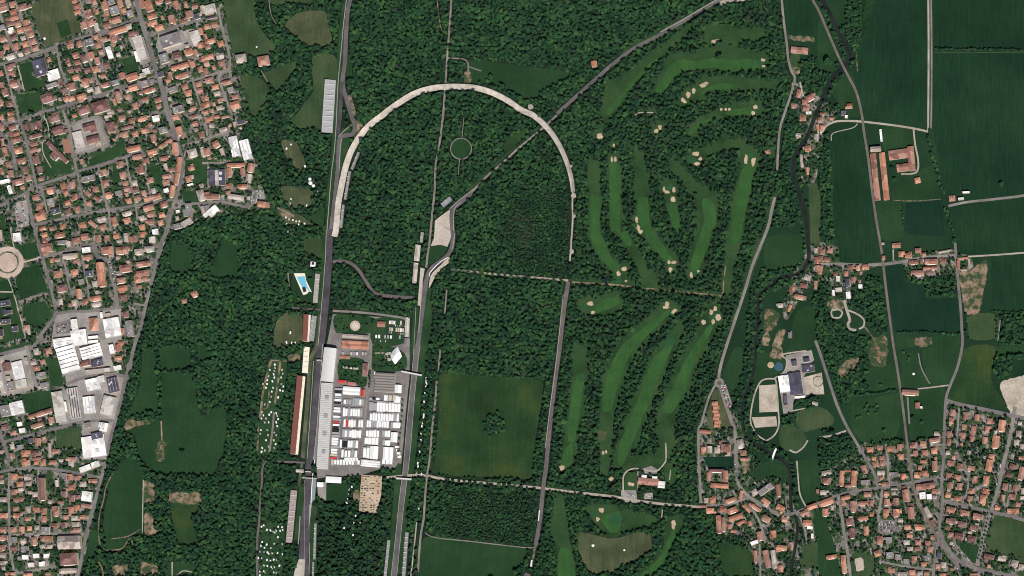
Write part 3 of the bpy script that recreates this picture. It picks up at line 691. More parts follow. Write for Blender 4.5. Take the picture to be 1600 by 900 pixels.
# ------------------------------------------------------------------ roads: (phrase, kind, width px, line); phrase names the street in house labels
ROADS = [
 ("the broad tree-less avenue", 'asphalt', 7.5, "00: 1055 -60 1080 60 1110 180 1160 330 1210 520 1260 660 1310 880 / 01: 1345 80 1365 170 1400 270 1430 380"),
 ("the avenue past the small roundabout", 'asphalt', 6, "01: 1430 380 1415 480 1390 600 1365 690 1330 780 / 02: 1300 10 1260 100 1220 260"),
 ("the road along the park edge", 'asphalt', 5.2, "02: 1220 260 1190 380 1160 500 1130 620 1100 760 / 03: 1050 0 1020 130 985 240 950 400 915 540 880 660 830 870"),
 ("the southern park-side road", 'asphalt', 5, "04: 825 20 790 140 740 330 690 510 670 600 640 740 600 940"),
 ("the street below the striped sports field", 'asphalt', 5, "00: -60 515 150 470 380 385 620 300 820 245 1000 180 1085 140"),
 ("the top-right cross street", 'asphalt', 5, "00: 1150 290 1360 215 1600 150 / 10: 100 145"),
 ("the second cross street of the town", 'asphalt', 4.5, "00: 1235 590 1080 645 860 715 700 770 540 815 290 892 / 01: 160 40 20 70"),
 ("the short street right of the avenue", 'lane', 3.5, "00: 1240 530 1400 490 1600 445"),
 ("the lane right of the avenue bend", 'lane', 3.5, "00: 1290 690 1440 650 1600 600 / 10: 80 575 185 540"),
 ("the far-left lane", 'lane', 3, "00: -20 60 60 280 130 460"),
 ("the lane left of the sports field", 'lane', 3, "00: 100 -30 160 110 210 270 260 405"),
 ("the lane right of the sports field", 'lane', 3, "00: 615 -30 680 170 720 265"),
 ("the lane beside the white hall", 'lane', 3, "00: 780 265 815 400 800 540 855 650"),
 ("the lane through the old blocks", 'lane', 3, "00: 650 325 700 480 770 660 795 735"),
 ("the lane beside the school", 'lane', 3.5, "00: 440 370 470 520 520 650 555 800"),
 ("the lane left of the school lawn", 'lane', 3, "00: 30 495 70 640 100 760 145 890"),
 ("the lane at the town's north-east edge", 'lane', 3.5, "10: 105 60 130 200 185 400 190 540 110 600 170 780 215 905"),
 ("the lane by the long grey hall", 'lane', 3, "00: 1510 640 1560 800 1600 905 / 11: 20 160"),
 ("the street above the red courtyard block", 'lane', 3.5, "01: 1420 240 1600 195 / 11: 30 185 110 150 220 130"),
 ("the dead-end street by the park wood", 'lane', 3.5, "11: -20 375 180 372 330 366"),
 ("the street along the wood's north edge", 'asphalt', 4, "01: 1400 690 1490 690 / 11: -20 690 150 680 350 715 400 600"),
 ("the diagonal mid-town street", 'asphalt', 4.5, "01: -60 720 40 690 200 610 300 550 560 465 600 440 760 400 900 355 1040 305 1120 282"),
 ("the lower mid-town street", 'asphalt', 4, "01: 265 858 480 810 700 765 860 740 1060 705 1345 660"),
 ("the left edge street", 'asphalt', 4.5, "01: -60 120 40 170 90 260 130 430"),
 ("the long left lane", 'asphalt', 4, "01: 130 -20 165 70 200 180 240 350 285 545"),
 ("the street down to the plaza", 'asphalt', 5, "01: 205 610 230 720 270 890 / 02: 310 120 345 260 390 420 440 620"),
 ("the garden lane near the plaza street", 'lane', 2.6, "01: 325 560 350 680 370 770"),
 ("the middle garden lane", 'lane', 2.6, "01: 605 440 620 530 650 650 680 765"),
 ("the lane through the garden villas", 'lane', 3, "01: 770 410 800 560 830 690 850 745 865 905"),
 ("the lane beside the row of villas", 'lane', 3, "01: 985 330 1010 470 1050 640 1075 820"),
 ("the narrow lane behind the avenue houses", 'lane', 2.6, "01: 1130 340 1160 560 1200 660"),
 ("the apartment ring road", 'lane', 4, "01: 505 110 620 50 780 15 800 100 845 200 835 240 740 270 620 300"),
 ("the road left of the flats", 'lane', 4, "01: 490 -40 545 120 570 300 600 430"),
 ("the curved street by the white cube", 'asphalt', 4, "02: 345 208 450 180 620 140 720 105"),
 ("the parking street", 'asphalt', 6, "02: 735 110 760 200 850 245 870 340 900 460 918 595"),
 ("the street above the white factory", 'asphalt', 4.5, "02: 430 655 560 632 700 632 930 602 960 590"),
 ("the curve round the factory car park", 'asphalt', 5.5, "02: 440 640 410 700 330 800 270 905 / 03: 200 20 0 70"),
 ("the villa lane", 'lane', 2.4, "02: 485 210 520 320 540 440 575 520"),
 ("the inner villa lane", 'lane', 2.6, "02: 640 190 665 340 690 440 690 540"),
 ("the park gate spur", 'lane', 3.5, "02: 1045 570 1130 580 1165 500"),
 ("the factory drive", 'lane', 5, "03: 200 0 240 120 270 280 310 345"),
 ("the factory loop", 'asphalt', 5, "03: 520 300 680 245 880 225 985 245"),
 ("the street above the grassy plot", 'asphalt', 4.5, "03: -40 770 60 745 250 695 430 650 650 595 890 585"),
 ("the left bottom avenue", 'asphalt', 5, "03: -20 640 40 790 70 905"),
 ("the upper south-town street", 'asphalt', 4.2, "04: -30 95 120 65 350 60 520 80 780 130"),
 ("the left south-town street", 'lane', 3.6, "04: 72 95 70 300 75 580 85 740 130 930"),
 ("the garage lane", 'lane', 2.8, "04: 300 70 305 220 318 330"),
 ("the middle south-town street", 'lane', 3.8, "04: 80 580 250 575 420 570 660 575"),
 ("the bottom street", 'lane', 3.8, "04: 130 880 300 850 420 830"),
 ("the short lane by the terraces", 'lane', 2.8, "04: 400 380 405 480"),
 ("the short lane beside the tall gardens", 'lane', 2.8, "04: 520 140 525 280"),
 # east
 ("the park boundary lane", 'lane', 3.6, "30: 1303 -60 1320 140 1345 330 1360 470 1385 560 1410 610 1385 720 1325 900 / 31: 1295 100 1280 250 1272 430"),
 ("the straight diagonal avenue", 'lane', 4.6, "31: 1255 640 1230 740 1195 890 / 32: 1080 270 1020 470 950 680 880 890 / 33: 830 160 815 250"),
 ("the park wall road", 'lane', 3.6, "33: 815 270 740 400 680 610 658 660 660 900 / 34: 670 200 676 345"),
 ("the village high street", 'lane', 5, "33: 820 300 870 460 920 610 945 690 950 900 / 34: 958 130 975 190 1050 280 1160 350 1290 430"),
 ("the bridge street", 'asphalt', 4.5, "34: 1330 425 1400 410 1490 375 1600 330 / 44: 140 270 300 235 455 215 600 195 750 165 950 140"),
 ("the crooked village lane", 'lane', 3, "34: 690 355 800 345 900 340 1040 290"),
 ("the lane down from the village", 'lane', 3.4, "34: 1050 350 1110 430 1150 520 1180 640"),
 ("the village cul-de-sac", 'lane', 2.6, "34: 1135 650 1140 900"),
 ("the riverside lane", 'lane', 3, "34: 1450 440 1490 540 1500 620"),
 ("the canal towpath", 'gravel', 3.0, "40: 852 -60 855 400 852 905 / 41: 850 125"),
 ("the canal service road", 'lane', 2.6, "40: 874 -60 878 400 876 905 / 41: 868 120"),
 ("the farm drive", 'gravel', 3.2, "41: 850 128 720 100 550 75 330 50 180 45 110 55 50 90 10 160"),
 ("the barn loop drive", 'gravel', 2.6, "41: 737 110 750 230 772 340 772 420 740 455 640 460"),
 ("the farm road east", 'lane', 3.8, "41: 1010 710 1150 680 1350 658 1550 635 1660 615"),
 ("the hamlet street", 'lane', 4.4, "42: -40 268 150 262 300 270 500 265 650 245 800 215 900 205 1060 195"),
 ("the pale field track", 'gravel', 2.6, "42: 1160 205 1400 190 1660 170"),
 ("the road south of the hamlet", 'asphalt', 4.2, "42: 1062 100 1072 230 1085 400 1105 600 1115 780 / 43: 1118 0 1080 170 1020 320 990 420 980 600 972 890 / 44: 955 150 965 300 945 480 935 600 910 740 885 940"),
 ("the dark estate road", 'asphalt', 5.5, "43: 990 425 1100 460 1300 500 1660 580"),
 ("the road past the wooded hollow", 'asphalt', 4.4, "43: -30 -40 20 100 100 350 150 490 220 640 280 740 370 895 / 44: 430 100 458 205"),
 ("the central estate street", 'lane', 4, "44: 492 225 480 330 460 450"),
 ("the western estate street", 'lane', 4.4, "44: 150 275 180 450 200 600 225 740 248 940"),
 ("the lower estate road", 'asphalt', 5, "44: 968 310 1100 345 1330 395 1440 420 1660 480"),
 ("the double avenue by the meadow", 'lane', 7, "44: 1325 430 1280 620 1235 820"),
 ("the parking avenue of the estate", 'lane', 6, "43: 1530 480 1490 720 / 44: 1440 20 1400 200 1350 385"),
 ("the sweeping southern road", 'asphalt', 5.5, "44: 945 560 1000 680 1090 780 1230 840 1400 880 1660 930"),
 ("the curved close", 'lane', 3, "44: 1080 70 1160 90 1160 220 1120 330"),
 ("the right-hand close", 'lane', 3, "44: 1495 180 1480 290 1465 370"),
 ("the upper estate lane", 'lane', 3, "43: 1092 485 1075 785"),
 ("the brick-house lane", 'lane', 3.4, "43: 522 770 535 890 / 44: 540 100 545 195"),
 ("the little lane off the road", 'lane', 3, "43: 775 805 965 772"),
 ("the lower village lane", 'lane', 3, "44: 490 790 700 830 890 850"),
 ("the mill drive", 'gravel', 2.4, "30: 1450 640 1475 740 1520 790"),
]
ROADLINES = []
for phrase, mm, w, s in ROADS:
    p = P(s)
    o = strip('road' if mm in ('asphalt',) else 'lane', p, w, M[mm], 0.3)
    fill_line(ROADM, p, w); fill_line(NOTREE, p, w + 1.2)
    ROADLINES.append((phrase, smooth(p), w))
# railway line
RAIL = P("30: 1530 -60 1550 0 1600 90 / 40: 60 230 150 440 230 600 290 720 330 880 / 41: 350 130 385 350 410 560 440 780 / 42: 460 0 490 180 515 400 545 640 / 43: 580 0 610 180 650 450 680 700 / 44: 705 0 725 130 740 200 770 320 830 440 900 560 950 640 1010 740 1080 830 1110 940")
strip('railway_bed', RAIL, 3.8, M['rail'], 0.36); fill_line(NOTREE, RAIL, 6.5); fill_line(ROADM, RAIL, 5)
# footpaths and forest rides: (width, material, keep-clear, line)
for w, mm, cl, s in (
 (3.2, 'lane', 2.5, "20: 330 -60 310 250 295 430 280 650 262 900 / 21: 225 280 205 380 195 600 175 780 165 905"), (2.5, 'lane', 3, "20: 300 455 440 470 460 560"), (1.6, 'lane', 2, "20: 460 520 560 555"),
 (1.2, 'tan', 2, "20: 215 0 235 170 260 260"), (1.2, 'lane', 2, "21: 425 20 410 170"), (1.2, 'lane', 2, "21: 390 350 380 470"), (2.2, 'lane', 3, "22: 290 465 275 650"), (2.8, 'lane', 3, "23: 240 30 225 205"),
 (3.2, 'lane', 4, "23: 212 275 200 450 180 620 155 900 / 24: 135 120 120 300 110 450 85 600 65 870"), (3.4, 'gravel', 3, "22: 320 305 700 345 1240 392"), (2.6, 'tan', 2.6, "22: 1270 405 1600 425 / 32: 220 450 540 482 845 512"),
 (1.8, 'tan', 3, "32: 880 230 855 380 842 510 770 570"), (3.8, 'gravel', 4, "24: -180 130 80 112 250 140 480 165 700 182 950 205 1060 217 1300 247 1600 280 / 34: 100 300 350 335 530 350 680 362"), (1.6, 'lane', 2.4, "24: 120 560 200 600 480 630 900 678 985 672"),
 (2.6, 'oldroad', 3, "12: 680 605 900 620"), (3.4, 'lane', 4, "12: 1000 628 1200 640 1350 655 1600 690"), (5, 'oldroad', 6, "12: 1000 245 1080 240 1150 262 1210 320 1260 400 1330 490 1450 515 1600 525 / 22: 40 530"),
 (1.6, 'gravel', 3, "30: 320 880 200 880 160 900"), (1.8, 'lane', 2.5, "11: 560 720 700 790"), (2.4, 'plaza', 3, "02: 185 248 320 212"), (1.6, 'gravel', 2, "02: 60 370 100 470 150 640 200 840"), (1.6, 'gravel', 2, "02: 80 -20 110 130 150 225"),
 (2.8, 'lane', 3, "02: 145 565 260 520 370 495"), (2, 'gravel', 2, "02: 0 480 105 480"), (1.8, 'gravel', 2, "00: 138 510 190 710"), (1.6, 'gravel', 2, "01: 345 0 380 100 385 190"), (1.4, 'gravel', 2, "01: 385 190 335 210 340 300 400 410"),
 (2.4, 'gravel', 3, "33: 1185 745 1120 700 1070 620 1065 540 1090 400 1130 300 1170 265 1240 260 1265 290 1280 500 1285 620 1250 700 1185 745"), (2.2, 'gravel', 3, "33: 1250 255 1330 200 1345 110 1310 70 1500 40"),
 (2.6, 'gravel', 3, "33: 1370 815 1420 835 1480 790 1510 740"), (1.8, 'gravel', 3, "33: 1390 510 1490 490"), (2.2, 'gravel', 3, "34: 1425 0 1435 120 1450 260 1495 355"), (4.2, 'gravel', 5, "42: 195 545 215 620 240 700 225 730 240 770 290 780"),
 (2.6, 'gravel', 4, "42: 215 620 300 655 350 700 345 750 310 770"), (2.4, 'tan', 3, "42: 350 750 400 810 450 890"), (2.6, 'gravel', 3, "42: 100 625 150 618 180 640 160 680 110 680 95 650 100 625"), (1.8, 'lane', 2, "43: 775 60 800 180 865 300"),
 (2.2, 'gravel', 2, "43: 640 345 800 335 1010 310"), (2.6, 'lane', 2.5, "43: 690 400 705 610"), (2.8, 'gravel', 3, "43: 0 715 90 705 210 665"), (1.6, 'lane', 2, "42: 1415 700 1395 860"), (1.4, 'gravel', 2, "41: 95 200 110 140 260 100 300 65"),
 (2.4, 'tan', 4, "03: 1260 590 1265 740"), (2, 'tan', 3, "04: 880 100 830 200 810 300 775 450 772 600 800 680 870 700 960 680 1020 600 1040 680"), (1.6, 'tan', 2, "04: 860 610 1000 590 1100 530"), (2.6, 'tan', 3, "04: 770 790 800 850 805 905"), (1.8, 'gravel', 2, "04: 1345 790 1345 900"),
 (1.6, 'gravel', 2, "04: 1380 900 1430 860 1500 870"), (3.4, 'oldroad', 3, "14: 480 0 450 60 445 180 430 350 425 480 410 620 410 900"), (3, 'oldroad', 4, "14: 560 5 780 15"), (1.4, 'gravel', 2, "04: 1120 150 1112 560"),
 (2.2, 'gravel', 2.5, "34: 70 240 70 130 100 80 160 60 230 70 330 80 390 20 / 33: 405 880 400 760"), (1.6, 'gravel', 2, "34: 375 380 370 450"), (2, 'lane', 2, "12: 650 330 660 440"), (1.5, 'gravel', 2, "34: 440 70 430 150"), (2, 'lane', 2, "34: 185 80 180 230"),
 (1.6, 'tan', 3, "41: 575 665 760 670 950 655"), (2.2, 'gravel', 2, "42: 578 150 580 235"), (0.8, 'meadow_tan', 1, "40: 900 410 1660 408"), (2, 'dirt', 2, "40: 290 400 300 560"), (2, 'gravel', 3, "13: 1330 60 1400 60 1430 90"),
 (2.0, 'gravel', 2, "24: 55 480 35 680 10 900"), (2, 'lane', 3, "14: 1440 0 1480 40 1510 0"), (1.2, 'lane', 3, "10: 500 0 520 120 560 190"), (1.3, 'lane', 2, "10: 440 550 490 640"),
):
    p = P(s); strip('path', p, w, M[mm], 0.34); fill_line(NOTREE, p, cl)

# ------------------------------------------------------------------ the racing circuit and its old banked oval
CIRC = [
 ('track', 6.4, 'track', "10: 1150 -60 1130 30 1113 120 1102 300 1095 480 1076 640 1090 720 1115 800 1145 905 / 11: 1165 60 1172 110 1150 150 1090 160 1055 185 1046 260 1040 400 1025 560 1000 780 985 905"),
 ('track', 5.5, 'darktrack', "10: 1072 640 1064 760 1058 900 / 11: 1050 60 1042 160"),
 ('track', 9.5, 'darktrack', "12: 978 -10 972 200 952 500 925 780 908 900 / 13: 890 150 868 400 845 650 818 900"),
 ('track', 5.4, 'track', "30: 1000 -60 860 -20 700 70 550 160 340 280 150 380 0 490 / 20: 1530 550 1360 700 1150 890"),
 ('track', 6.6, 'track', "21: 480 610 400 680 345 730 328 780 335 900 / 22: 340 60 320 160 270 220 190 280 150 330 130 400 112 520 90 700 65 900"),
 ('track', 9.0, 'track', "22: 65 895 / 23: 55 60 35 250 10 480 -10 720 / 24: -30 60 -60 300 -90 600 -125 920"),
 ('track', 3.4, 'lane', "21: 1150 0 1030 110 860 250 730 370 590 490 480 610"),
 ('track', 3.2, 'lane', "22: 165 -10 155 100 140 200 130 290"),
 ('old_road', 6.4, 'oldroad', "22: 1240 400 1215 560 1185 800 / 23: 1175 0 1140 250 1110 500 1080 800 / 24: 1065 60 1045 200 1020 450 985 660"),
 ('old_road', 3.4, 'tan', "24: 985 660 965 750 950 830"), ('old_road', 9, 'oldroad', "24: 925 880 890 960"),
 ('service_road', 4.5, 'lane', "13: 1590 240 1570 420 1550 640 1530 880 / 14: 1520 20"),
 ('service_road', 3.5, 'lane', "13: 1300 0 1290 200 1270 380 1250 600 1230 880"),
]
for nm, w, mm, s in CIRC:
    strip(nm, P(s), w, M[mm], 0.4); fill_line(NOTREE, P(s), w + (0 if mm == 'lane' and nm == 'track' else 3))
land('track', "14: 790 -5 836 -5 832 150 828 350 822 550 810 770 735 770 745 600 757 440 776 300 782 150", M['darktrack'], 0.42, sm=False)
land('track', "14: 735 770 785 770 775 920 690 920 705 850", M['concrete'], 0.42, sm=False)
land('track', "14: 785 772 810 772 818 920 785 920", M['darktrack'], 0.42, sm=False)
for w, mm, s in ((1.1, 'kerb', "10: 1110 -30 1085 180 1065 400 1042 640 1030 900 / 11: 1022 150 1010 300 990 450 970 700 955 900"), (1.0, 'kerb', "12: 950 0 940 250 915 560 885 900"),
                 (1.2, 'kerb', "11: 1045 170 1080 130 1150 75"), (1.2, 'kerb', "11: 1070 185 1060 250 1050 420"), (1.2, 'kerb', "22: 355 20 335 150"), (1.1, 'kerb', "22: 105 400 85 600 72 800"), (1, 'kerb', "21: 345 900 350 740 400 680"),
                 (1.1, 'kerb', "21: 310 735 380 670 470 600 520 560"), (1.1, 'white_line', "22: 300 210 230 255 160 330 155 360"), (0.7, 'kerb', "22: 50 600 35 890 / 23: 20 200 -8 480 -30 720 / 24: -50 60 -80 300 -110 600 -145 910"), (0.7, 'kerb', "23: 82 0 62 150 35 450 8 800 / 24: -20 150 -50 400 -85 750 -100 910"),
                 (1.2, 'white_line', "14: 860 -10 840 150 830 330"), (0.4, 'kerb', "14: 778 150 782 400 778 650 782 900"), (1.4, 'kerb', "14: 745 430 735 600 725 680"), (1.2, 'kerb', "13: 920 -10 905 250 880 600 850 890"),
                 (1.4, 'kerb', "30: 830 -20 690 60 540 150 360 250"), (0.9, 'kerb', "13: 850 120 830 450 800 880"), (1.0, 'kerb', "22: 1200 500 1180 700 1160 890 / 23: 1130 250 1095 500 1060 800"), (0.8, 'kerb', "14: 820 640 815 890")):
    strip('kerb', P(s), w, M[mm], 0.47)
land('pit_lane', "14: 838 150 846 150 838 330 812 540 815 350 830 330", M['kerb'], 0.44, sm=False)
land('pit_lane', "14: 850 140 872 140 860 300 830 330", plain('faded_turquoise_paint', (0.20, 0.25, 0.26), 0.8), 0.44, sm=False)
land('pit_lane', "13: 925 0 905 280 880 620 845 890 870 890 900 620 925 300", M['paddock'], 0.41, sm=False)
land('paddock_ground', "12: 1000 655 1600 690 / 13: 1600 240 1570 420 1530 900 / 14: 1510 20 1480 60 1380 60 1230 110 935 130 880 140 865 0 / 13: 905 400 950 0 / 12: 960 860", M['paddock'], 0.15, sm=False)
for s in ("12: 1010 670 1130 660 1340 690 1320 800 1080 800 1020 790", "12: 1340 690 1560 700 1560 880 1310 890", "13: 1310 0 1430 0 1560 60 1560 190 1310 190", "13: 1055 110 1240 110 1270 280 1230 330 1150 280 1050 270"):
    land('lawn', s, M['verge'], 0.24, tree=True)
disc('fountain_plaza', P("12: 1175 745")[0], 0.3, 8, M['plaza'], 0.36, 24)
disc('star_court', P("13: 1440 85")[0], 3, 7, M['gravel'], 0.36, 24)
land('car_park', "14: 1225 110 1385 118 1380 260 1340 412 1205 392 1215 220", M['sand'], 0.24, sm=False)
land('car_park', "14: 1170 230 1210 240 1205 310 1160 300", M['tan'], 0.23)
land('paved_yard', "14: 880 195 950 160 948 310 885 280", M['yard'], 0.24, sm=False)
land('camping_field', "13: 510 110 635 120 640 250 600 460 540 500 590 520 575 810 500 850 410 860 430 600 440 400 480 200", M['verge'], 0.14)
for w, mm, s in ((3.6, 'tan', "13: 520 110 490 220 455 360 440 500 430 590"), (3.2, 'tan', "13: 590 110 575 260 545 460"), (3.0, 'lane', "13: 540 520 530 650 505 830"), (2.6, 'tan', "13: 640 120 510 115"), (2.2, 'tan', "13: 505 340 490 480 450 490"), (3, 'tan', "13: 420 600 410 820")):
    strip('camp_lane', P(s), w, M[mm], 0.34)
land('camping_field', "14: 430 500 620 510 600 880 590 920 410 920 420 620", M['verge'], 0.14)

# the banked concrete oval: a curved surface that rises to its outer edge
OV = smooth(P("12: 1015 50 / 11: 1030 880 1045 700 1070 560 1100 420 1135 310 1175 230 1220 160 1290 80 1380 10 / 10: 1470 840 1600 755 / 20: 90 715 190 690 300 680 400 680 520 690 640 725 760 785 870 860 / 21: 960 0 1050 75 1120 160 1180 260 1230 380 1262 500 1275 600"), n=9)
V = []; F = []; n = len(OV)
for i, q in enumerate(OV):
    a, b_ = OV[max(i - 1, 0)], OV[min(i + 1, n - 1)]
    dx, dy = b_[0] - a[0], b_[1] - a[1]; L = math.hypot(dx, dy)
    nx, ny = dy / L, -dx / L                # outward (left of travel in image space)
    wd = 4.1 if i < n * .75 else 4.1 - 1.6 * (i / n - .75) / .25
    for t, z in ((-1, 0.6), (-0.45, 0.9), (0.2, 2.0), (0.75, 4.4), (1.0, 6.2), (1.06, 6.2), (1.35, 0.2)):
        V.append((*W((q[0] + nx * wd * t, q[1] + ny * wd * t)), z))
for i in range(n - 1):
    for k in range(6):
        F.append((i * 7 + k, i * 7 + k + 1, i * 7 + 7 + k + 1, i * 7 + 7 + k))
o = mesh_obj('banked_oval', V, [f[::-1] for f in F], M['concrete'], smooth_shade=True)
tag(o, 'wide pale concrete banking curving round the central wood as a horseshoe', 'race track')
fill_line(NOTREE, OV[::9], 11)
for s, w in (("21: 1275 600 1272 700 1275 790 1270 900 / 22: 1265 60 1260 150 1252 240", 2.6),):
    strip('old_road', P(s), w, M['gravel'], 0.4); fill_line(NOTREE, P(s), 5)
for s, r in (("21: 1282 630", 4.5), ("21: 1285 790", 3), ("22: 1268 165", 4), ("20: 945 835", 5), ("21: 1262 400", 2.5)):
    q = P(s)[0]; fill_disc(NOTREE, q, r)
    sheet('gravel_patch', [(q[0] + r * random.uniform(.7, 1.1) * math.cos(a * .524), q[1] + r * random.uniform(.7, 1.1) * math.sin(a * .524)) for a in range(12)], M['gravel'], 0.36)

# roundabouts: kerbed islands in a paved ring
for c, r in ((P("33: 820 292")[0], 3.2), (P("01: 1378 703")[0], 3.0)):
    disc('roundabout', c, r - .2, r + 4.6, M['lane'], 0.37, 24); disc('roundabout_island', c, .2, r - .2, M['meadow_tan'], 0.5, 20); fill_disc(NOTREE, c, r + 6); fill_disc(ROADM, c, r + 5)

# ------------------------------------------------------------------ buildings
def ordinal(n): return f"{n}{'th' if 10 < n % 100 < 14 else {1: 'st', 2: 'nd', 3: 'rd'}.get(n % 10, 'th')}"

def roof_shape(w, d, H, kind, eave=0.6, pitch=0.5):
    """returns verts, faces of a roof over a w x d plan whose walls end at H (local, centred)"""
    a, b = w / 2 + eave, d / 2 + eave
    if kind == 'hip':
        rise = min(a, b) * pitch
        if a >= b:
            r = max(a - b, 0.05); V = [(-a, -b, H), (a, -b, H), (a, b, H), (-a, b, H), (-r, 0, H + rise), (r, 0, H + rise)]
            Fc = [(0, 1, 5, 4), (1, 2, 5), (2, 3, 4, 5), (3, 0, 4), (3, 2, 1, 0)]
        else:
            r = max(b - a, 0.05); V = [(-a, -b, H), (a, -b, H), (a, b, H), (-a, b, H), (0, -r, H + rise), (0, r, H + rise)]
            Fc = [(0, 1, 4), (1, 2, 5, 4), (2, 3, 5), (3, 0, 4, 5), (3, 2, 1, 0)]
        return V, Fc
    if kind == 'gable':
        rise = min(a, b) * pitch
        if a >= b:
            V = [(-a, -b, H), (a, -b, H), (a, b, H), (-a, b, H), (-a, 0, H + rise), (a, 0, H + rise)]
            Fc = [(0, 1, 5, 4), (2, 3, 4, 5), (1, 2, 5), (3, 0, 4), (3, 2, 1, 0)]
        else:
            V = [(-a, -b, H), (a, -b, H), (a, b, H), (-a, b, H), (0, -b, H + rise), (0, b, H + rise)]
            Fc = [(1, 2, 5, 4), (3, 0, 4, 5), (0, 1, 4), (2, 3, 5), (3, 2, 1, 0)]
        return V, Fc
    # flat roof with a low parapet
    a, b = w / 2 + 0.05, d / 2 + 0.05; t, h = 0.45, 0.7
    o = [(-a, -b), (a, -b), (a, b), (-a, b)]; i = [(-a + t, -b + t), (a - t, -b + t), (a - t, b - t), (-a + t, b - t)]
    V = [(x, y, H - 0.2) for x, y in o] + [(x, y, H + h) for x, y in o] + [(x, y, H + h) for x, y in i] + [(x, y, H + 0.12) for x, y in i]
    Fc = []
    for k in range(4):
        j = (k + 1) % 4
        Fc += [(k, j, 4 + j, 4 + k), (4 + k, 4 + j, 8 + j, 8 + k), (8 + k, 8 + j, 12 + j, 12 + k)]
    Fc += [(12, 13, 14, 15), (3, 2, 1, 0)]
    return V, Fc

def box(x0, x1, y0, y1, z0, z1):
    V = [(x0, y0, z0), (x1, y0, z0), (x1, y1, z0), (x0, y1, z0), (x0, y0, z1), (x1, y0, z1), (x1, y1, z1), (x0, y1, z1)]
    return V, [(0, 3, 2, 1), (4, 5, 6, 7), (0, 1, 5, 4), (1, 2, 6, 5), (2, 3, 7, 6), (3, 0, 4, 7)]

class MB:
    def __init__(s): s.v = []; s.f = []; s.mi = []
    def add(s, vf, m=0, tf=None):
        V, Fc = vf; n = len(s.v)
        s.v += [tf(q) for q in V] if tf else list(V)
        s.f += [tuple(k + n for k in f) for f in Fc]; s.mi += [m] * len(Fc)
    def box(s, *a, m=0): s.add(box(*a), m)
    def build(s, name, mats, parent=None, sm=False):
        o = mesh_obj(name, s.v, s.f, None, parent, sm)
        for x in (mats if isinstance(mats, (list, tuple)) else [mats]): o.data.materials.append(x)
        if len(o.data.materials) > 1: o.data.polygons.foreach_set('material_index', s.mi)
        return o

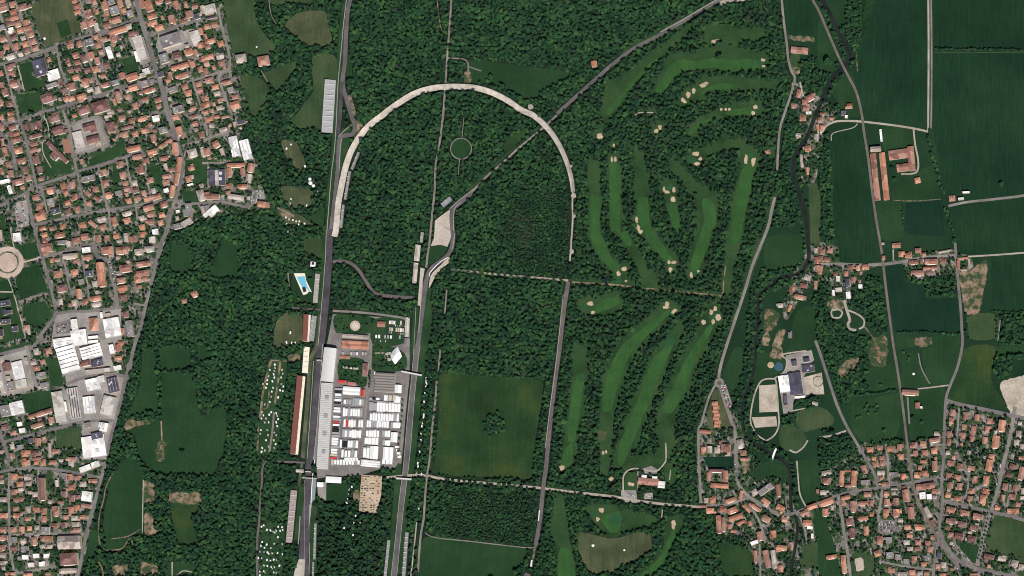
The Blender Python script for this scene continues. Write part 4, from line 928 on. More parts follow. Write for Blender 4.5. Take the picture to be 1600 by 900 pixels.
H_DATA = """00 17|20 10 60 40 t;30 65 80 60 t;100 40 40 50 t;185 60 80 50 t;110 100 60 45 o;120 140 70 45 o;75 150 60 40 b;80 190 50 35 b;145 190 60 50 t;210 180 40 45 o;230 225 60 45 t;20 220 60 45 g;95 235 45 35 w;90 257 40 22 w;165 240 55 45 o;245 270 60 50 t;30 305 60 55 t;110 295 55 50 b;185 300 45 35 p;265 325 45 50 t;55 370 55 50 t;130 365 50 55 t;205 350 55 50 o;280 380 55 45 t;215 400 60 45 b;90 445 80 45 p;165 425 45 45 p;15 425 40 45 t;80 530 60 50 b;95 578 60 40 t;10 575 35 50 t;15 670 40 50 t;120 660 65 60 t;45 725 50 60 t;5 805 40 60 o;75 815 60 45 b;90 890 50 30 o;585 10 40 40 o;605 55 65 45 t;610 100 60 36 o;700 110 60 65 t;755 95 40 45 t;740 15 40 45 t;690 10 40 50 g;660 200 50 60 t;715 180 55 60 t;760 215 40 70 p;840 200 60 50 t;825 50 55 70 t;838 110 45 50 t;900 85 75 70 g;875 20 60 40 g;915 160 80 50 t;945 30 45 70 t;972 85 38 40 o;1005 20 45 60 p;1020 110 60 60 g;930 245 150 45 o;1008 212 60 45 p;1050 265 80 45 b;555 355 60 50 t;625 345 45 55 t;700 335 70 60 g;755 292 45 36 t;770 355 55 50 t;825 310 50 40 t;890 305 50 70 t;600 435 55 50 t;610 490 50 35 t;665 460 50 70 b;720 435 50 55 o;795 410 40 40 t;765 480 40 60 t;840 515 55 50 b;862 415 45 105 w;530 470 36 40 b;555 550 50 45 b;615 540 50 45 b;690 555 50 45 b;752 545 50 55 o;600 610 60 45 o;810 595 50 40 t;672 650 55 75 o;715 630 36 40 t;565 680 55 65 t;480 650 36 65 b;505 715 40 46 b;520 775 45 40 o;570 770 45 40 o;648 760 80 46 o;712 705 56 40 p;770 705 40 60 p;830 665 80 40 t;905 648 66 40 g;960 595 50 55 t;1040 605 100 55 o;930 750 50 70 t;1050 690 85 50 o;1138 660 66 55 g;1195 640 45 45 g;1175 710 110 36 o;1238 785 60 40 t;1060 830 45 55 t;1245 832 45 36 t;900 800 26 60 t;320 530 100 130 d;425 590 105 85 w;412 670 95 36 g;1100 375 70 180 c;1078 445 36 100 w;1148 560 66 50 w;1120 590 50 36 c;375 770 95 75 b;660 862 100 65 b;795 838 130 85 b;1115 35 36 75 t;1170 50 56 90 o;1195 130 80 46 o;1205 185 66 50 o;1252 220 76 46 o;1245 15 56 40 o;1350 155 55 66 t;1380 40 46 66 t;1455 40 36 55 t;1480 118 56 60 t;1435 165 50 40 t;1530 50 46 46 t;1545 130 46 50 d;1320 15 46 26 t;1590 80 36 76 p;1340 320 150 90 g;1290 462 70 80 g;1530 285 80 90 c;1450 265 22 42 p;1578 248 26 56 o;1570 355 56 46 o;1480 410 75 55 o;1532 412 36 46 t;1390 440 66 55 b;1415 525 150 36 o;1510 508 46 55 o;1440 595 90 46 o;1335 590 30 55 t;1315 632 56 36 t;1580 465 36 40 t;1570 545 46 46 t;1450 680 56 46 t;1475 732 50 50 o;1555 660 46 46 t;1570 712 50 46 t;1592 772 26 46 t;1590 830 36 46 t;1355 705 80 50 g;1480 790 36 46 p;1400 860 85 55 g;1515 850 56 36 t;1260 585 50 50 d;870 880 60 40 p;1140 780 60 40 t;1000 760 40 40 t
01 15|10 20 56 46 t;90 25 56 46 t;20 100 36 46 t;105 100 60 40 t;140 195 85 46 t;90 150 36 46 b;135 150 50 36 o;25 215 36 66 t;45 290 40 80 t;10 360 26 56 p;70 385 50 46 t;150 278 75 50 o;175 360 75 46 t;15 440 36 56 t;90 460 46 56 t;200 430 46 66 b;150 525 85 46 t;225 497 46 46 t;270 225 66 36 t;270 275 66 40 t;285 165 120 32 b;205 100 40 66 b;255 90 40 66 b;310 78 40 66 b;290 355 50 75 b;315 430 46 66 b;325 497 46 36 t;45 520 95 30 w;85 585 36 80 w;430 30 85 55 b;465 125 85 66 b;705 95 105 60 b;738 195 105 55 b;872 100 66 85 b;620 190 75 120 c;850 10 66 26 p;455 292 240 36 b -46;430 325 76 46 b -46;960 20 56 40 t;1035 45 46 40 t;1120 30 85 40 o;1225 30 66 55 w;1380 20 56 50 o;1000 98 110 26 b;980 155 56 46 t;1060 150 50 46 o;1140 120 66 50 o;1205 182 46 75 t;1280 120 76 55 g;1410 130 50 75 o;1530 70 46 46 t;1525 10 56 26 t;1580 155 46 55 t;1300 225 140 32 t 32;1055 265 115 42 o;1200 292 85 46 o;1375 270 46 110 o 5;1400 390 36 130 o -8;1385 500 36 110 o -10;1352 600 36 110 o -10;1290 340 66 36 t;1345 430 40 36 t;1300 405 26 56 p;1310 480 80 36 t;1300 530 56 40 t;1305 590 46 34 w;1230 642 85 46 t;1080 330 85 40 t;1145 362 46 50 t;1510 300 76 66 p;1590 290 36 86 p;1500 415 52 42 o;1480 500 52 55 t;1492 545 55 16 w;1580 555 36 36 p;1578 630 56 90 p;945 388 46 55 t;965 470 50 55 t;1105 430 55 66 t;1180 510 55 46 t;1055 530 46 46 p;985 535 46 40 t;815 450 52 56 t;700 500 105 46 g;830 532 56 52 t;855 630 56 56 o;755 580 46 52 t;690 612 36 56 t 45;765 655 36 60 t 60;700 687 46 36 t;590 642 46 56 t;535 687 46 42 o;605 737 52 56 t;500 556 46 60 o;518 604 42 36 o;575 547 46 60 t;400 592 56 56 o;285 645 60 46 t;310 715 56 60 t;325 795 85 60 o;400 677 66 50 g;1000 578 56 40 t;1065 590 46 46 b;1010 672 52 42 o;1080 650 56 46 t;1128 610 36 46 t;1155 655 50 42 o;1205 595 36 50 p;440 752 85 52 d;540 757 46 52 b;1000 770 85 36 p;900 832 46 75 o;1000 826 62 46 o;800 812 75 36 p;730 852 36 80 t 50;812 877 56 42 t;655 862 56 50 o;495 872 46 46 o;340 888 56 36 o;415 888 46 36 t;1170 727 95 46 t;1285 700 66 50 t;1180 777 56 42 t;1270 782 56 42 o;1180 837 50 46 t;1260 842 46 46 o;1115 877 50 46 o;1115 807 46 42 p;1480 742 50 110 g 5;1470 840 90 50 c 30;1395 870 75 46 g;1395 755 36 26 w;1590 742 26 66 p;930 610 60 40 g
02 8|355 38 46 42 o;360 82 46 42 t;475 40 85 42 t;375 140 85 70 t;490 97 85 36 g;540 110 36 50 p;600 82 66 50 t;675 55 66 55 t;770 65 46 66 t;840 65 42 50 t;915 45 52 46 o;1115 35 46 46 o;1045 70 56 55 t;990 60 36 80 p;1112 90 36 36 p;1220 15 56 46 w;1195 75 56 55 c;680 155 75 46 w;690 215 75 46 t;560 205 120 40 p;602 245 46 36 t;845 160 95 60 t;960 160 95 60 t;1090 170 75 50 p;1175 150 76 46 p;990 300 95 60 t;1125 265 115 40 t;1120 340 100 46 t;1082 390 56 46 o;1140 380 46 36 t;955 395 75 46 t;965 455 85 42 o;800 350 56 185 o;590 330 56 52 o;460 345 75 56 t;640 405 46 46 g;700 340 66 56 d;490 455 85 60 b;475 560 42 56 p;625 500 42 85 o;590 570 46 60 p;755 535 95 42 o;760 580 85 36 p;965 525 66 46 b;985 660 46 56 b;745 420 46 52 p;672 555 46 42 t;140 55 66 70 w;10 40 26 95 p;1525 500 60 52 t 30;1445 555 46 36 t;40 570 95 50 d;70 640 70 36 d;40 640 26 60 d;50 715 85 46 d;120 770 60 52 d;15 800 36 66 d;590 740 56 95 w;625 840 120 120 w;500 880 150 75 w;740 735 72 105 o;735 838 95 26 w;735 872 95 26 w;885 760 125 145 w;800 665 22 56 w;960 790 36 56 t;1020 770 56 140 g;950 885 56 40 o;850 662 46 26 c;225 780 30 90 p;215 760 40 40 t
03 12|540 105 150 205 w 16;720 50 165 105 w 16;765 138 100 60 d;680 140 80 50 b;770 200 220 32 c 6;880 30 45 85 w;930 100 55 36 o;925 175 66 40 w;735 305 110 90 w 12;798 262 56 55 w 12;888 310 80 115 d 12;850 472 95 150 c -13;705 465 90 130 w 6;585 450 85 235 c 8;470 480 85 240 c 10;518 480 28 95 w 10;740 790 180 165 w 8;820 640 66 76 w -10;690 622 56 46 g;765 705 100 56 d;150 195 85 140 w;175 300 95 70 c;60 170 66 70 b;90 320 60 75 g;15 290 36 180 c;70 260 40 46 c;140 490 105 100 w;45 512 76 95 g;320 535 205 34 t 18;300 625 115 34 t 18;405 585 46 52 t;160 615 46 36 w;180 665 56 42 w;45 640 56 46 b;110 685 56 36 t;385 45 56 56 t;290 50 46 56 p;270 135 46 36 p;290 180 56 36 t;330 235 80 56 g;345 312 56 46 g;300 755 46 66 o 3;350 740 32 56 t 3;200 845 56 56 o 3;280 842 75 42 b 3;440 830 66 36 t;395 820 22 130 p 3;100 790 36 46 p;160 795 50 40 g;290 888 80 26 t 3;560 888 85 30 t 3;190 892 46 20 t;100 860 36 46 t;250 745 46 46 d;340 130 40 40 t;930 20 50 60 t;20 110 40 60 p;210 120 30 60 c
04 2|205 15 66 42 o;290 15 36 36 o;340 20 46 46 o;420 15 46 36 t;560 20 46 46 p;115 125 52 52 o;160 185 52 46 o;225 130 60 56 p;230 182 46 36 p;505 125 40 66 g;548 130 46 56 o;605 135 50 36 t;655 185 56 46 p;730 160 75 36 t;560 210 52 52 o;672 62 100 46 w 20;752 30 76 50 w 20;685 280 85 85 w -8;505 260 36 46 b;565 295 46 56 b;612 285 40 36 b;680 355 85 36 t -8;560 385 46 56 o;606 368 42 52 o;652 440 52 36 o;590 450 56 42 p;595 500 66 42 p;605 545 66 36 t;20 165 32 36 p;115 245 52 46 t;145 305 75 36 t;280 265 42 46 p;30 305 56 42 p;35 430 66 46 o;130 375 46 36 t;135 430 60 42 o;225 380 36 46 p;290 385 42 46 o;225 455 36 36 o;350 395 42 60 t;350 457 36 56 o;445 395 46 90 t;435 510 46 46 t;505 505 46 52 b;110 540 56 46 t;175 537 40 46 o;235 530 40 42 o;295 525 40 40 p;362 540 72 52 g;30 540 46 46 t;30 602 75 42 t;20 680 66 46 t;115 620 46 56 g;190 628 46 46 p;275 630 52 75 t;335 610 36 46 t;392 610 56 46 o;340 672 36 36 p;395 672 46 34 p;110 687 56 34 b;200 687 66 42 g;205 755 56 42 w;290 745 56 40 w;370 745 52 40 w;250 815 56 40 w;335 810 56 40 w;25 800 46 36 p;85 885 85 26 o;225 890 75 26 o;380 885 46 26 t;30 740 46 46 p;552 640 175 100 p;550 770 130 90 b;540 862 140 40 p;340 225 46 190 b 3;450 180 30 60 p;240 250 30 30 p
10 15|45 75 105 75 c;55 142 105 16 d;20 210 46 46 o;80 195 50 46 o;45 325 90 36 o;130 345 50 50 o;10 290 26 46 t;25 370 46 36 t;40 447 75 42 o;125 440 66 46 p;135 500 56 52 t;20 500 46 46 t;10 555 36 46 t;40 632 66 46 t;85 682 60 40 o;180 647 75 36 t;100 735 56 36 p;10 770 36 46 t;20 820 46 46 o;122 790 36 36 t;205 705 56 50 g;120 845 56 36 p;240 760 56 36 t;245 825 75 60 o;10 880 46 32 t;290 462 85 66 p 10;465 480 95 80 t 10
11 14|40 30 66 40 o;60 82 40 40 p;165 15 66 20 t;150 115 70 36 p;290 58 66 36 d;240 75 26 46 p;25 290 56 66 t;95 230 60 60 t 30;140 290 36 60 p;238 248 66 160 w;328 272 72 155 w;250 395 150 30 o 2;195 450 40 80 o 2;300 450 34 70 t 2;365 415 52 80 t -10;350 490 46 60 p -10;300 560 85 36 o 2;195 558 46 36 t 2;100 490 125 125 d 2;62 640 120 46 t -3;25 618 50 30 o;250 645 125 40 p -8;190 610 36 34 t;450 700 70 50 o -5;495 712 30 40 o;70 750 100 60 w 40;20 728 46 50 g
30 0|1440 735 36 80 t -15;1405 830 46 42 t;1532 768 75 50 t 30;1490 802 46 50 t;1500 850 56 46 t;1520 885 50 22 w
40 0|240 832 46 42 o 5;190 882 42 32 d;30 892 50 18 t
31 0|1475 25 56 52 t;1440 160 46 36 p;1592 100 26 56 o 10;1580 170 36 46 p;1515 265 56 52 o 10;1465 360 22 115 p 5;1510 440 28 66 o;1200 288 46 34 t 20
41 0|10 40 36 46 t;100 30 36 26 o;215 15 26 26 w;20 105 36 50 o -20;445 270 95 42 p 5;485 160 20 115 w 6;770 512 52 50 o 10;1040 652 56 50 t 5;1150 606 66 16 w 3;1110 656 52 20 w 5
42 3|25 170 46 50 t;85 160 50 46 t;65 230 56 40 t;15 225 34 46 t;10 312 36 80 t -10;250 290 50 36 t;305 297 30 46 o;365 290 56 46 o;210 340 36 40 o;328 338 20 30 t;270 385 36 46 t;318 402 26 32 t;325 440 36 34 w;225 425 36 110 d;230 510 42 66 w;150 380 36 50 w;155 465 60 36 c;115 490 22 52 w;130 345 36 32 t;605 120 75 42 o;640 188 42 52 o;700 197 62 40 o;775 160 56 42 t;822 190 30 28 t;740 252 85 36 t;800 245 28 46 b;880 248 110 42 t;970 240 52 36 t;870 300 130 26 t;770 337 110 42 t;862 330 50 32 b;985 165 120 16 p 12;505 217 26 36 t;500 105 22 22 p;1125 220 100 18 o;1172 262 18 85 p;1090 272 22 80 o;1132 312 60 16 p
32 0|1580 160 32 46 p;1580 230 36 46 o;1590 300 36 52 t;1510 370 56 52 p -20;1480 435 62 42 t -10;1390 460 40 66 t -35;1455 525 105 36 t -10;1575 430 26 75 t -5;1370 610 26 66 o -25;1300 590 46 36 p;1375 820 32 52 g
33 0|715 675 95 28 o -8;830 755 36 26 t;700 815 46 52 o;748 815 40 62 p;805 820 46 52 p;875 805 75 66 t;985 770 50 80 p 10;1010 840 52 46 t;1020 890 75 24 t;1330 300 80 130 w 8;1518 180 105 66 d 8;1410 140 46 50 d 8;1505 115 56 36 d 8;1340 430 32 95 d 5;1450 405 95 20 w 5;1570 452 52 26 p -10
34 0|740 125 36 75 t;870 122 40 100 o;805 80 130 26 b;825 198 150 36 o -4;990 268 26 80 o -15;910 310 95 34 o 18;770 310 52 52 o;720 312 36 46 p;700 358 56 24 t;750 392 72 46 o;850 385 56 40 o;820 500 40 150 t 3;858 500 26 130 t 3;925 390 90 46 o 20;955 445 120 40 o 20;995 488 90 30 o 20;1035 375 34 95 o 40;1110 370 100 30 o -35;1070 345 40 22 o -35;1185 320 75 42 o -35;1185 225 140 46 g 35;1100 245 50 50 p 40;1285 235 36 110 t 8;1300 370 72 50 o -30;1330 462 46 46 o;1190 455 75 52 t -30;1060 490 36 42 t 20;905 515 36 46 t 3;935 552 50 26 t;1140 590 46 80 t 12;1098 640 72 34 w 20;1245 575 46 62 o;1310 682 92 42 o -5;1382 670 26 72 t 5;1195 770 42 150 t 12;1250 770 36 150 p 8;1302 845 36 62 o 5;1105 750 30 110 t 3;1550 360 90 42 o 20;1490 410 80 42 t 20;1510 488 72 50 o;1530 525 52 26 w;1550 590 22 46 w;1590 240 26 36 t
43 0|715 370 140 42 t -3;770 470 42 50 t;800 485 22 18 w;1045 525 40 56 t -5;1035 590 40 56 t -5;1020 690 40 46 t;1015 750 36 46 t;1145 550 42 62 t -5;1235 565 42 62 t -5;1335 590 46 52 t -5;1135 640 42 52 t -5;1210 655 42 62 t -5;1315 655 46 60 t -5;1125 705 42 52 t -5;1195 730 42 52 t -5;1295 745 46 60 t -5;1430 630 56 95 o -8;1380 755 56 105 o -8;1345 872 56 50 o -8;1570 610 36 32 p;1560 690 46 52 p;1545 760 42 52 p;1590 790 36 46 p;1580 880 46 36 t;400 815 56 46 o;475 800 50 42 t;560 810 60 50 o;630 798 42 60 t;640 870 46 50 o;430 885 36 32 o;490 880 36 36 t;745 780 46 52 t;815 770 50 46 o;755 845 42 46 t;825 836 56 42 t;900 826 56 52 o;905 740 95 36 t 10;920 690 46 36 p;1010 840 36 36 p
44 0|180 140 36 130 o -3;275 140 42 130 o -3;228 80 52 22 t;225 200 46 24 t;60 160 66 52 t;60 95 85 36 p 10;35 250 52 42 p;60 325 115 50 o 20;50 405 50 66 o;105 370 26 42 p;210 290 80 36 o 15;190 335 36 46 t;265 360 40 100 t 5;355 70 40 72 t 20;365 170 85 42 g 5;380 265 66 42 t;345 335 90 36 t 6;412 330 34 46 t;345 452 90 36 o 8;412 420 36 36 o;370 550 40 80 o 5;240 480 62 62 b 5;260 570 46 90 b 5;100 752 100 32 o 8;195 810 36 150 o 5;445 30 52 52 t 15;495 20 36 46 t;485 95 66 36 p;520 185 66 32 t 5;590 110 52 46 g;660 125 50 52 o;770 115 52 52 o;825 100 50 46 o;790 55 36 36 t;815 8 56 26 o;905 45 46 90 t;530 260 42 40 o;530 325 52 60 t;605 320 50 62 t;525 405 52 60 o;605 410 52 66 o;680 275 52 100 t 8;720 410 52 100 t 5;590 222 56 20 p 3;785 205 52 46 t;855 200 110 46 t 8;905 240 42 42 o;810 275 56 62 w 5;862 282 46 46 w 5;905 287 36 30 p;850 400 34 95 p 30;890 490 36 62 b 25;692 520 56 42 o;785 520 92 46 o -3;710 585 52 42 o;475 620 52 72 t;545 620 52 52 g;685 640 52 42 p;775 640 46 46 t;850 645 46 42 t;890 600 36 36 t;870 695 46 52 t;770 690 46 32 t;712 690 50 36 p;460 725 62 52 o 25;555 740 62 56 g;615 755 52 52 g;680 785 46 42 g;745 770 46 52 t;850 762 62 52 g;820 810 52 34 o;565 860 66 42 t;730 875 52 46 o;655 885 80 32 p;842 882 46 34 t;790 882 42 34 p;930 825 42 42 t;975 815 42 52 p;940 740 46 52 d;980 890 72 20 o;1030 20 62 42 t -10;1100 42 52 42 t -10;1190 60 62 42 t -12;1015 115 52 40 t -12;1082 130 56 40 t -12;1025 195 46 60 t -5;1100 205 46 60 t -5;1010 270 46 46 o -5;1085 297 66 42 o -5;1218 150 42 60 t -5;1195 235 46 52 t -5;1180 297 42 46 t -5;1330 40 50 100 o -10;1305 155 52 82 o -8;1300 240 50 46 o -8;1282 300 52 75 o -8;1030 385 80 50 t -12;1137 412 82 50 t -12;1243 438 85 50 t -12;1030 475 85 42 b -12;1120 500 76 50 b -12;1212 525 70 50 b -12;1030 580 42 42 t -12;1095 592 72 56 b -12;1195 612 72 56 b -12;1515 45 62 40 b -20;1485 115 52 40 b -20;1582 100 46 110 t -12;1455 205 46 62 t -8;1535 215 46 50 t -8;1435 295 36 62 t -8;1515 285 50 50 t -8;1592 240 26 52 p;1585 290 36 30 p;1395 372 46 34 o;1490 395 46 42 o;1543 395 40 46 o;1555 345 42 34 t;1330 752 92 42 b -12;1430 767 72 42 p -12;1530 800 62 52 p -12;1580 832 46 52 p -12;1210 887 72 20 t"""

SPECIAL = {}      # (tile, x, y) -> (name, category, label)
def sp(k, name, cat, label): SPECIAL[k] = (name, cat, label)
sp(('00', 862, 415), 'hall', 'hall', 'narrow white hall among orange roofs below the striped sports field')
sp(('00', 320, 530), 'school', 'school', 'dark slate-roofed school wing on the lawn below the sports field')
sp(('00', 425, 590), 'school', 'school', 'white flat-roofed school block joined to the slate-roofed wing')
sp(('00', 1100, 375), 'warehouse', 'warehouse', 'long cream flat-roofed building along the left kerb of the broad avenue')
sp(('00', 1340, 320), 'retail_building', 'building', 'wide grey flat roof standing in the car park right of the avenue')
sp(('01', 455, 292), 'apartment_block', 'apartment block', 'long red-brown slab block set diagonally on its lawn')
sp(('01', 430, 325), 'apartment_block', 'apartment block', 'short red-brown wing on the lower side of the diagonal slab block')
sp(('01', 620, 190), 'civic_building', 'building', 'cream flat-roofed block in the paved square inside the apartment ring')
sp(('03', 540, 105), 'factory', 'factory', 'big white factory hall with sawtooth roof left of the park road')
sp(('03', 720, 50), 'factory', 'factory', 'white ribbed factory hall just right of the big sawtooth hall')
sp(('02', 885, 760), 'factory', 'factory', 'clean white square factory roof at the top right of the works')
sp(('02', 625, 840), 'factory', 'factory', 'large white factory roof right of the factory car park')
sp(('02', 500, 880), 'factory', 'factory', 'wide white factory roof at the lower left of the works')
sp(('02', 740, 735), 'factory', 'factory', 'rust-orange flat factory roof between two white factory halls')
sp(('03', 585, 450), 'warehouse', 'warehouse', 'long cream warehouse with rows of dark roof panels and a rounded end')
sp(('03', 470, 480), 'warehouse', 'warehouse', 'long plain cream warehouse left of the one with dark panels')
sp(('03', 705, 465), 'warehouse', 'warehouse', 'white warehouse with grey skylight strips between two cream ones')
sp(('03', 850, 472), 'warehouse', 'warehouse', 'plain cream warehouse tilted along the park road')
sp(('03', 888, 310), 'warehouse', 'warehouse', 'dark panelled warehouse roof by the bend of the park road')
sp(('03', 740, 790), 'office_block', 'office', 'white stepped office complex beside the park road, right of the grassy plot')
sp(('03', 150, 195), 'warehouse', 'warehouse', 'white warehouse roof at the left works yard, above a grey one')
sp(('03', 140, 490), 'warehouse', 'warehouse', 'white ribbed warehouse left of the green plot at the left edge')
sp(('04', 552, 640), 'supermarket', 'building', 'cream supermarket roof with wavy stains by the southern park road')
sp(('04', 340, 225), 'garage_row', 'garages', 'long brown row of garages between gardens in the south town')
sp(('04', 685, 280), 'apartment_block', 'apartment block', 'white square block beside the southern park road')
sp(('10', 290, 462), 'ruined_villa', 'villa', 'pale roofless villa at the bottom of the tall meadow')
sp(('10', 465, 480), 'villa', 'villa', 'red-tiled villa with a white turret below the tall meadow')
sp(('11', 238, 248), 'shed', 'shed', 'left one of two white ribbed sheds at the town edge')
sp(('11', 328, 272), 'shed', 'shed', 'right one of two white ribbed sheds at the town edge')
sp(('11', 100, 490), 'hall', 'hall', 'dark grey square hall with a cream band left of the red courtyard')
sp(('02', 1525, 500), 'villa', 'villa', 'lone villa with a gabled red roof deep in the west park wood')
sp(('02', 1445, 555), 'cottage', 'cottage', 'small cottage left of the lone villa in the west park wood')
sp(('33', 1330, 300), 'riding_hall', 'riding hall', 'white riding hall roof beside the big slate-blue one')
sp(('33', 1518, 180), 'riding_hall', 'riding hall', 'slate-blue hall above the square sand arena')
sp(('34', 1185, 225), 'church', 'church', 'grey ridged church roof set diagonally in the river village')
sp(('41', 485, 160), 'shed', 'shed', 'thin white shed along the yard above the long barns')
sp(('41', 770, 512), 'farmhouse', 'farmhouse', 'lone orange farmhouse on the lawn below the barn yard')
sp(('41', 1040, 652), 'farmhouse', 'farmhouse', 'red farmhouse at the corner of the tree row and farm road')
sp(('41', 1150, 606), 'greenhouse', 'shed', 'upper one of two white farm sheds beside the red farmhouse')
sp(('41', 1110, 656), 'greenhouse', 'shed', 'lower one of two white farm sheds beside the red farmhouse')
sp(('44', 810, 275), 'workshop', 'workshop', 'white flat workshop inside the bend of the railway')

FLAT = set('wcgd')
def SZ(w, h): return .83 if w * h < 4500 else (.9 if w * h < 9000 else 1.0)   # eaves and walls widen a small roof in the photo
RAWH = []
for ln in H_DATA.splitlines():
    hd, body = ln.split('|'); tile, ang0 = hd.split()
    for e in body.split(';'):
        t_ = e.split()
        if len(t_) < 5: continue
        x, y, w, h = map(float, t_[:4]); ang = float(t_[5]) if len(t_) > 5 else float(ang0)
        c_, r_ = int(tile[0]), int(tile[1])
        jit = 0 if len(t_) > 5 else random.uniform(-2.5, 2.5)
        RAWH.append(dict(tile=tile, k=(tile, int(x), int(y)), x=320 * c_ + x / 5, y=180 * r_ + y / 5, w=w / 5 * SZ(w, h), h=h / 5 * SZ(w, h), a=ang + jit, c=t_[4]))
def poly_of(hs, grow_=0.0):
    ca, sa = math.cos(R(hs['a'])), math.sin(R(hs['a']))
    out = []
    for u, v in ((-1, -1), (1, -1), (1, 1), (-1, 1)):
        X = u * (hs['w'] / 2 + grow_); Y = v * (hs['h'] / 2 + grow_)
        out.append((hs['x'] + X * ca - Y * sa, hs['y'] - (X * sa + Y * ca)))
    return out
for hs in RAWH:
    fill_poly(BUILT, poly_of(hs, 0.3)); fill_poly(NOTREE, poly_of(hs, 0.8))

# small infill houses and sheds where the town photo shows roofs between those listed
DENSE = [P("s: 0 0 340 0 345 40 375 150 400 320 300 335 262 360 240 440 200 480 90 480 60 380 0 330"), P("s: 0 650 160 660 130 820 100 900 0 900"), P("s: 1310 730 1600 670 1600 900 1390 900 1370 840")]
DM = np.zeros((GH, GW), bool)
for p in DENSE: fill_poly(DM, p)
INF = []
tries = 0
busy = grow(BUILT | ROADM, 1)
while tries < 5000 and len(INF) < 230:
    tries += 1
    x, y = random.uniform(0, 1600), random.uniform(0, 900)
    if not at(DM, x, y): continue
    w, h = random.uniform(3.6, 7.5), random.uniform(3.6, 6.0)
    near = min(RAWH, key=lambda q: (q['x'] - x) ** 2 + (q['y'] - y) ** 2)
    hs = dict(x=x, y=y, w=w, h=h, a=near['a'], c=random.choice('tttoobpppg'), tile='', k=None)
    if any(at(busy, *q) for q in poly_of(hs, 0.8)) or at(busy, x, y): continue
    INF.append(hs); fill_poly(BUILT, poly_of(hs, 0.3)); fill_poly(NOTREE, poly_of(hs, 0.6)); fill_poly(busy, poly_of(hs, 1.6))

def height_of(hs):
    A = hs['w'] * hs['h'] * MPP * MPP
    rnd = random.random()
    if hs['c'] in 'wcd': return 6.5 + rnd * 2.5
    if A > 900: return 11 + rnd * 5
    if A > 300: return 8 + rnd * 4.5
    return 5.0 + rnd * 4.0

def wing_of(hs):                            # a lower wing on one side gives an L-shaped plan: local x, y, w, d, H or None
    w, d = hs['w'] * MPP, hs['h'] * MPP; rr = random.Random(int(hs['x'] * 17 + hs['y'] * 5))
    if hs['c'] in FLAT and rr.random() < .5 or w * d < 110 or w * d > 1100 or max(w, d) / min(w, d) > 2.2 or rr.random() < .35: return None
    s_, t_ = rr.choice((-1, 1)), rr.choice((-1, 1)); h2 = hs['H'] * rr.uniform(.5, .85)
    if rr.random() < .5: ww, dd = w * rr.uniform(.4, .62), d * rr.uniform(.3, .5); return (s_ * (w - ww) / 2 * .96, t_ * (d / 2 + dd / 2 - .4), ww, dd, h2)
    ww, dd = w * rr.uniform(.3, .5), d * rr.uniform(.4, .62); return (s_ * (w / 2 + ww / 2 - .4), t_ * (d - dd) / 2 * .96, ww, dd, h2)

ROOFWORD = {'o': 'orange-tiled', 't': 'terracotta-roofed', 'b': 'red-brown-roofed', 'g': 'grey-roofed', 'd': 'slate-roofed', 'w': 'white-roofed', 'c': 'cream-roofed', 'p': 'pale-roofed'}
# which street each house stands on, for its label
segs = []
for ri, (ph, pl, w) in enumerate(ROADLINES):
    acc = 0
    for i in range(len(pl) - 1):
        (ax, ay), (bx, by) = pl[i], pl[i + 1]; L = math.hypot(bx - ax, by - ay)
        if L > 0: segs.append((ri, ax, ay, bx, by, L, acc)); acc += L
SG = np.array([s_[1:] for s_ in segs]); SR = np.array([s_[0] for s_ in segs])
def street(hs):
    x, y = hs['x'], hs['y']
    t = np.clip(((x - SG[:, 0]) * (SG[:, 2] - SG[:, 0]) + (y - SG[:, 1]) * (SG[:, 3] - SG[:, 1])) / SG[:, 4] ** 2, 0, 1)
    qx = SG[:, 0] + t * (SG[:, 2] - SG[:, 0]); qy = SG[:, 1] + t * (SG[:, 3] - SG[:, 1])
    d = np.hypot(x - qx, y - qy); i = int(d.argmin())
    cr = (SG[i, 2] - SG[i, 0]) * (y - SG[i, 1]) - (SG[i, 3] - SG[i, 1]) * (x - SG[i, 0])
    return int(SR[i]), cr > 0, SG[i, 5] + t[i] * SG[i, 4]
ALLH = RAWH + INF
lanes = {}
for hs in ALLH:
    hs['H'] = height_of(hs)
    ri, side, s_ = street(hs); lanes.setdefault((ri, side), []).append((s_, hs))
for (ri, side), lst in lanes.items():
    lst.sort(key=lambda q: q[0])
    pl = ROADLINES[ri][1]; dx, dy = pl[-1][0] - pl[0][0], pl[-1][1] - pl[0][1]
    if abs(dx) > abs(dy):
        end = 'left' if dx > 0 else 'right'; sd = ('lower' if dx > 0 else 'upper') if side else ('upper' if dx > 0 else 'lower')
    else:
        end = 'top' if dy > 0 else 'bottom'; sd = ('left' if dy > 0 else 'right') if side else ('right' if dy > 0 else 'left')
    for i, (s_, hs) in enumerate(lst):
        A = hs['w'] * hs['h'] * MPP * MPP
        hs['label'] = f"{ROOFWORD[hs['c']]} {'building' if hs['c'] in FLAT else ('block' if A > 900 else 'house')}, {ordinal(i + 1)} from {end} along {sd} side of {ROADLINES[ri][0]}"

def roof_kind(hs):
    if hs['c'] in FLAT: return 'flat'
    r = max(hs['w'], hs['h']) / min(hs['w'], hs['h'])
    return 'gable' if (r > 1.7 or (int(hs['x'] * 7 + hs['y'] * 3) % 3 == 0)) else 'hip'

cand = [h for h in RAWH if h['k'] not in SPECIAL]
cand.sort(key=lambda q: -q['w'] * q['h'])
indiv = cand[:292]; rest = cand[292:] + INF

